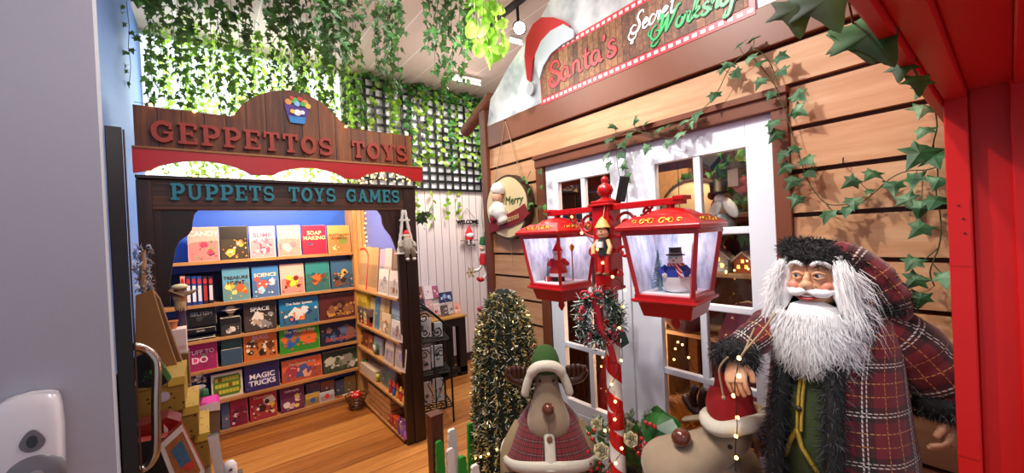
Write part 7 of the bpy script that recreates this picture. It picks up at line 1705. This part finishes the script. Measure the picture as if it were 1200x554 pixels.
ob = thing('sleigh_box','open light plywood sleigh box behind the lower right panes','box',(2.15,.68,.35)); MB().box((2.05,.50,.35),(2.25,.86,.365)).build('base', SHW, ob); MB().box((2.05,.50,.365),(2.06,.86,.5)).build('side', SHW, ob); MB().box((2.24,.50,.365),(2.25,.86,.55)).build('side', SHW, ob)
pd = thing('plinth_box','tan cardboard plinth carrying the sleigh box','plinth',(2.15,.68,0)); MB().box((2.06,.52,0),(2.24,.84,.348)).build('box', KR, pd)
ff = thing('fern_basket','basket of dry golden fern and pine inside behind the lower panes','plant',(2.1,1.16,.3)); mb = MB()
for k in range(260):
    b = Vector((2.12,1.14,.46)); d = Vector((rg.uniform(-.6,.4),rg.uniform(-1,1),rg.uniform(.2,1.2))).normalized(); l = rg.uniform(.12,.26); s_ = rvec(rg).cross(d).normalized()*.003; mb.add([b+d*.04-s_,b+d*.04+s_,b+d*l],[(0,1,2)])
mb.build('fronds', flat('b8823c',.7,var=.3,sc=30), ff)['kind'] = 'stuff'; MB().lathe([(.08,0),(.1,.3),(.09,.46),(.0,.45)],16,c=(2.12,1.14,0)).build('basket', wood('wicker2',['5a3a1c','8a6030','a87c48'],0), ff)

# ================================================================== WALL ORNAMENTS LEFT OF THE DOORS
pc = at(597,243,'x',1.85)
pq = thing('log_slice_sign','round bark-edged log slice sign with a white-bearded old man hung by twine on the siding','sign',(1.85,pc.y,pc.z-.24))
ML_ = basis((1.872,pc.y,pc.z),(-1,0,0),(0,0,1))     # local x: left?, z outward
ry_, rz_ = .27, .245
def disc(r, n=40): return [ (r*ry_*cos(2*PI*k/n)*(1+.02*sin(3*2*PI*k/n)), r*rz_*sin(2*PI*k/n)*(1+.02*cos(5*2*PI*k/n))) for k in range(n)]
FQ = frameB(1.872,pc.y,pc.z)
MB().prism(disc(1.), FQ, .055).build('bark', flat('4a3626',.95,var=.4,sc=30,bump=.9), pq)
MB().prism(disc(.93), FQ, .057).build('wood_face', flat('d9c79a',.6,var=.08,sc=12), pq)
tb_ = text_mesh('Merry', .085, frameB(1.813,pc.y-.10,pc.z+.045), .002, shear=.2); tb_.build('lettering', flat('2f5a2c',.5), pq)
bn = MB(); bn.strip([(-.22,-.15),(-.1,-.125),(.05,-.10),(.2,-.06),(.25,-.03)], [.075,.09,.1,.1,.09], FQ, .068, 0, z0=.05); bn.build('banner', flat('7c1a1c',.5,var=.15,sc=20), pq)
tx = text_mesh('Christmas', .068, frameB(1.801,pc.y-.03,pc.z-.095) @ Matrix.Rotation(.18,4,'Z'), .002, shear=.15); tx.build('banner_lettering', flat('c8a878',.5), pq)
def q3(x, y, z): return FQ @ Vector((x,y,z))
MB().ball(q3(-.05,.085,.10), (.04,.048,.05), 14).build('face', flat('e0b090',.6), pq)
MB().lathe([(.052,.0),(.06,.02),(.045,.06),(.0,.085)],14,M=Matrix.Translation(q3(-.05,.12,.09)) @ Matrix.Rotation(.3,4,'X')).build('cap', flat('e9e8e4',.7), pq)
bd2 = MB(); bd2.tube(catmull([q3(-.05,.05,.10),q3(-.045,.0,.095),q3(-.02,-.07,.085),q3(-.0,-.12,.075)],4), [.03]*2+[.045]*2+[.06]*4+[.045]*4+[.015], 12); bd2.build('beard', flat('efeeea',.8,var=.1,sc=50,bump=.4), pq)
MB().ball(q3(-.15,-.02,.07), (.035,.045,.05), 10).build('mitten', flat('efeeea',.7), pq); MB().ball(q3(-.16,-.07,.06), (.03,.05,.05), 10).build('sleeve', flat('8a1c20',.6), pq)
tp_ = at(592,141,'x',1.862)
for sg in (-1,1): MB().tube([tp_, q3(sg*.17,.20,.028)], .003, 6).build('twine', TWM, pq)
MB().ball(tp_, .008, 8).build('nail', IRON, pq)
MB().tube([q3(0,-.24,.03), q3(.01,-.45,.02)], .002, 5).build('hanging_cord', TWM, pq)
# white rope swing with a small seated santa on the shop post
sw = thing('rope_swing','small white wooden swing on fluffy ropes hung on the right shop post','swing',at(476,300,'y',2.89))
FLW = flat('ece8e2',.9,var=.1,sc=120,bump=.6)
ap_ = at(473,246,'y',2.89); l_ = at(467,296,'y',2.87); r_ = at(486,296,'y',2.87)
MB().tube(catmull([ap_+Vector((-.008,0,0)),ap_.lerp(l_,.5),l_],6), [.011+.003*(k%2) for k in range(13)], 8).build('rope', FLW, sw); MB().tube(catmull([ap_+Vector((.008,0,0)),ap_.lerp(r_,.5),r_],6), [.011+.003*(k%2) for k in range(13)], 8).build('rope', FLW, sw)
cl_ = at(468,258,'y',2.88); cr_ = at(480,258,'y',2.88); MB().tube([cl_, cr_], .008, 8).build('cross_bar', FLW, sw)
MB().box((l_.x-.02,2.83,l_.z-.012),(r_.x+.02,2.90,l_.z)).build('seat', FLW, sw, bevel=.003)
ss = thing('seated_santa','little bearded doll with a red cap and fur coat sitting on the white rope swing','doll',((l_.x+r_.x)/2,2.865,l_.z+.001))
FCO = flat('b8aea0',.95,var=.3,sc=90,bump=.7)
MB().lathe([(.045,0),(.05,.03),(.035,.08),(.02,.10)],14).build('coat', FCO, ss, world=False)
for sg in (-1,1): MB().tube(catmull([(sg*.02,-.02,.02),(sg*.025,-.055,.012),(sg*.026,-.062,-.04)],4),[.018]*4+[.017]*4+[.014],10).build('leg', flat('6a5a4c',.9), ss, world=False); MB().ball((sg*.026,-.07,-.052),(.014,.022,.012),8).build('boot', flat('d8d0c8',.8), ss, world=False); MB().tube(catmull([(sg*.03,0,.085),(sg*.058,-.01,.06),(sg*.05,-.035,.04)],4),[.016]*4+[.015]*4+[.012],8).build('sleeve', FCO, ss, world=False)
MB().ball((0,-.005,.118),(.024,.024,.026),12).build('head', flat('dba884',.6), ss, world=False); MB().lathe([(.004,.055),(.022,.08),(.026,.108)],12,c=(0,-.016,0)).build('beard', flat('f0ede8',.9), ss, world=False)
MB().lathe([(.026,.128),(.028,.14),(.018,.16),(.004,.17)],12).build('cap', RC, ss, world=False); MB().lathe([(.028,.122),(.031,.13),(.027,.138)],12).build('cap_fur', FLW, ss, world=False)
# green sprig with a bell beside the shop post
sp_c = at(495,256,'y',3.02); sg_ = thing('holly_sprig','dark green sprig with a small bell hung beside the right shop post','sprig',(sp_c.x,3.02,sp_c.z-.06)); mb = MB()
for k in range(16): leaf(mb, sp_c+Vector((rg.gauss(0,.022),rg.gauss(0,.012),rg.gauss(0,.022))), Vector((rg.gauss(0,1),rg.gauss(0,.4),rg.gauss(-.3,1))), Vector((0,-1,.3))+rvec(rg)*.3, .06, rg)
mb.build('foliage', LEAF_D, sg_)['kind'] = 'stuff'; MB().lathe([(.014,0),(.012,.012),(.006,.02),(.0,.022)],12,c=sp_c+Vector((.012,-.02,-.09))).build('bell', flat('e8e0d0',.4), sg_); MB().tube([sp_c, sp_c+Vector((.012,-.02,-.07))], .0015, 5).build('thread', STEMG, sg_)
# welcome gnome on the boards
wg = at(548,262,'y',4.37); we = thing('welcome_hanger','black wire welcome word hanging with a small gnome on the pale boards','ornament',(wg.x,4.37,wg.z-.2))
text_mesh('WELCOME', .068, frameA(wg.x,4.365,wg.z+.02), .003, bold=.004).build('word', IRON, we)
MB().tube([Vector((wg.x-.12,4.368,wg.z+.06)), Vector((wg.x,4.372,wg.z+.20)), Vector((wg.x+.12,4.368,wg.z+.06))], .003, 5).build('wire', IRON, we)
for sg in (-1,1): MB().tube([Vector((wg.x+sg*.09,4.368,wg.z-.02)), Vector((wg.x+sg*.09,4.368,wg.z-.21))], .002, 5).build('wire', IRON, we)
MB().box((wg.x-.12,4.32,wg.z-.225),(wg.x+.12,4.37,wg.z-.21)).build('perch', flat('8a7a70',.6), we)
gn_ = thing('gnome','small gnome with a red pointed hat and white beard on the welcome hanger','gnome',(wg.x,4.345,wg.z-.209))
MB().lathe([(.05,0),(.055,.03),(.04,.07)],14).build('body', RC, gn_, world=False); MB().lathe([(.01,.01),(.045,.04),(.05,.075),(.03,.09)],14,c=(0,-.018,0)).build('beard', SNOW, gn_, world=False); MB().ball((0,-.055,.082),.012,8).build('nose', flat('e0b090',.6), gn_, world=False); MB().lathe([(.055,.078),(.05,.09),(.025,.14),(.002,.19)],14).build('hat', RC, gn_, world=False)
for sg in (-1,1): MB().tube([(sg*.03,-.03,0),(sg*.035,-.04,-.06)],[.008,.008],6).build('dangling_leg', flat('e8e0dc',.7), gn_, world=False); MB().ball((sg*.036,-.048,-.07),(.014,.02,.012),8).build('shoe', BLACK, gn_, world=False)
# hanging elf by the corner post
he = at(567,300,'y',2.82); el_ = thing('hanging_elf','red and white long-legged elf hanging from the workshop corner post','ornament',(he.x,2.82,he.z-.1))
def ep(px, py, d=0): q = at(px,py,'y',2.80+d); return q
MB().tube(catmull([ep(564,232),ep(563,255),ep(566,280)],5), [.014]*5+[.018]*5+[.016], 10).build('white_scarf', FLW, el_)
MB().lathe([(.03,-.05),(.034,0),(.02,.045)],12,c=ep(566,303)).build('tunic', RC, el_); MB().ball(ep(565,291), .024, 12).build('head', flat('e6c0a0',.6), el_); MB().tube(catmull([ep(565,287),ep(567,276),ep(572,270)],4),[.026]*4+[.016]*4+[.004],10).build('cap', flat('1f6a34',.8), el_)
MB().tube(catmull([ep(566,308),ep(561,316),ep(555,317)],4),[.013]*9,8).build('leg', FLW, el_); MB().tube(catmull([ep(568,309),ep(570,320),ep(566,327)],4),[.013]*9,8).build('leg', FLW, el_)
MB().tube(catmull([ep(566,327),ep(562,328),ep(559,325)],4),[.018]*4+[.014]*4+[.004],8).build('boot', RC, el_); MB().tube(catmull([ep(571,322),ep(573,326),ep(571,329)],4),[.016]*4+[.013]*4+[.004],8).build('boot', RC, el_)
MB().tube([ep(564,233), ep(565,222)],.002,5).build('cord', TWM, el_)
sf2 = thing('gold_star','gold snowflake ornament hanging beside the elf','ornament',ep(552,322,.3)); c = ep(552,319,.3)
for k in range(6):
    a = PI*k/6*1; d = Vector((cos(2*a),0,sin(2*a)))*.06; MB().tube([c, c+d], .005, 6).build('ray', flat('c8b07a',.4,.6), sf2); MB().tube([c+d*.5+Vector((-d.z,0,d.x))*.3, c+d*.75, c+d*.5-Vector((-d.z,0,d.x))*.3], .004, 5).build('barb', flat('c8b07a',.4,.6), sf2)
MB().tube([c, c+Vector((.0,0,.3))],.0015,5).build('thread', TWM, sf2)
rb_ = thing('red_bauble','little red bauble hanging on the pale boards beside the tinsel tree top','bauble',at(562,362,'y',4.36)); c = at(562,362,'y',4.33); MB().ball(c,.035,12).build('ball', flat('c0405a',.3), rb_); MB().tube([c+Vector((0,0,.034)),c+Vector((0,.04,.10))],.0015,5).build('thread', TWM, rb_)
hk = thing('coat_hook','small black hook screwed into the tan siding beside the ivy','hook',at(989,190,'x',1.87)); c = at(989,190,'x',1.872)
MB().tube(catmull([c+Vector((.008,0,-.012)),c+Vector((-.006,0,-.012)),c+Vector((-.012,0,0)),c+Vector((-.010,0,.012)),c+Vector((-.004,0,.016))],4),.0022,6).build('hook', IRON, hk)

# ================================================================== STRING LIGHTS
A3 = lambda px, py, y=2.93: at(px, py, 'y', y)
fairy('warm fairy lights along the top edge of the toy shop sign', [A3(157,119),(A3(215,129)),A3(273,133),A3(279,122),A3(292,110),A3(311,104),A3(340,102),A3(372,110),A3(395,131),A3(402,147),A3(425,150),A3(466,155),A3(481,157)], 15, r=.009)
fairy('tangle of warm fairy lights behind the right scallop of the red board', [A3(412,213,2.99),A3(425,207,2.99),A3(436,203,2.99),A3(455,202,2.99),A3(470,206,2.99),A3(480,213,2.99),A3(460,209,3.0),A3(440,210,3.0),A3(425,213,3.0)], 34, r=.007, jitter=.01)
fairy('tangle of warm fairy lights behind the middle scallop of the red board', [A3(348,208,2.99),A3(356,204,2.99),A3(366,200,2.99),A3(378,202,2.99),A3(390,206,2.99),A3(376,209,3.0),A3(360,208,3.0),A3(350,210,3.0)], 24, r=.007, jitter=.012)
fairy('warm fairy lights behind the left scallop of the red board', [A3(172,202,2.99),A3(180,200,2.99),A3(187,201,2.99),A3(200,203,3.0),A3(240,205,3.0),A3(265,206,2.99),A3(275,204,2.99)], 14, r=.008, jitter=.006)
fairy('warm fairy lights running down the pine post inside the toy booth', [at(x,y,'y',4.07) for x, y in ((426,241),(429,255),(427,268),(430,280),(427,292),(430,306),(428,330))], 14, r=.008)
LPX = lambda px, py, x=1.355: at(px, py, 'x', x)
fairy('black-wired warm lights wound around the lamp column and candy pole', [LPX(667,247,1.38),LPX(672,262,1.37),LPX(686,275,1.34),LPX(700,292,1.33),LPX(705,305,1.33),LPX(713,322,1.33),LPX(727,330,1.35),LPX(730,350,1.36),LPX(729,365,1.36),LPX(727,385,1.36),LPX(729,420,1.37),LPX(722,440,1.36),LPX(713,460,1.36),LPX(724,480,1.36),LPX(716,494,1.36),LPX(707,505,1.37),LPX(724,520,1.35),LPX(728,530,1.36),LPX(710,552,1.36)], 15, wire='0e0c0b', r=.0065, jitter=.006)
fairy('black-wired warm lights hanging over the reindeer cap and hand', [at(866,412,'x',1.2),at(864,432,'x',1.17),at(861,450,'x',1.17),at(863,480,'x',1.33),at(864,500,'x',1.35),at(862,520,'x',1.35),at(862,552,'x',1.35)], 6, wire='0e0c0b', r=.0065, jitter=.004)
fairy('warm lights strung over the tinsel tree', [TC+Vector((cos(a)*(.262-.2*(z/1.25)**1.5)-.0,sin(a)*(.262-.2*(z/1.25)**1.5),z)) for a, z in [(2.6+k*.55, .12+.08*k) for k in range(13)]], 26, wire='1a2412', r=.007)
fairy('warm lights trailing behind the old man figure\'s hat', [at(1040,330,'x',1.84),at(1046,359,'x',1.84),at(1060,400,'x',1.84)], 3, wire='1a120a', r=.008)
# ---- ceiling fittings
def tube_light(label, a, b, zoff=.0):
    o = thing('tube_light', label, 'ceiling light', (a+b)/2, 0, 'ceiling tube lights')
    d = (b-a).normalized(); M = basis(a, d); MB().box((-.014,-.014,0),(.014,.014,(b-a).length),0,Matrix.Translation((0,0,.03)) @ M).build('housing', flat('dcd8d4',.4), o)
    MB().tube([a-Vector((0,0,.012)), b-Vector((0,0,.012))], .010, 10).build('tube', emit('fff8ee',6.,'tube_glow'), o)
tube_light('slim white tube light on the ceiling above the trellis', at(525,90,'z',3.36), at(563,98,'z',3.36))
tube_light('short white tube light on the ceiling half hidden by the ivy curtain', at(311,22,'z',3.36), at(323,32,'z',3.36))
tube_light('white tube light on the ceiling behind the snow-painted gable', at(597,46,'z',3.36), at(612,50,'z',3.36))
sc_ = at(609,33,'z',3.22)
sp_ = thing('track_spotlight','black track spotlight glaring beside the painted cap','spotlight',(sc_.x,sc_.y,3.22))
dv_ = (Vector((.8,.4,1.7))-sc_).normalized(); M = basis(sc_-dv_*.13, dv_)
MB().lathe([(.03,0),(.045,.02),(.05,.12),(.052,.13),(.047,.13),(.044,.115)],20,M=M,cap=False).build('can', BLACK, sp_); MB().lathe([(.0,.112),(.046,.1125)],20,M=M,cap=False).build('lens', emit('f2f6ff',40.,'spot_lens'), sp_); MB().lathe([(.0,.0),(.03,.0005)],20,M=M,cap=False).build('back_plate', BLACK, sp_)
MB().tube([sc_-dv_*.08, sc_-dv_*.08+Vector((0,0,.10)), Vector((sc_.x,sc_.y,CEIL))-dv_*.08], .012, 8).build('stem', BLACK, sp_); MB().box((sc_.x-.04,sc_.y-.5,3.40),(sc_.x+.01,sc_.y+.5,3.428)).build('track', BLACK, sp_)
lamp('SPOT', 'track_spot', tuple(sc_+dv_*.02), 60, 'f4f6ff', (.6,1.0,1.2), .04, .5, 100)
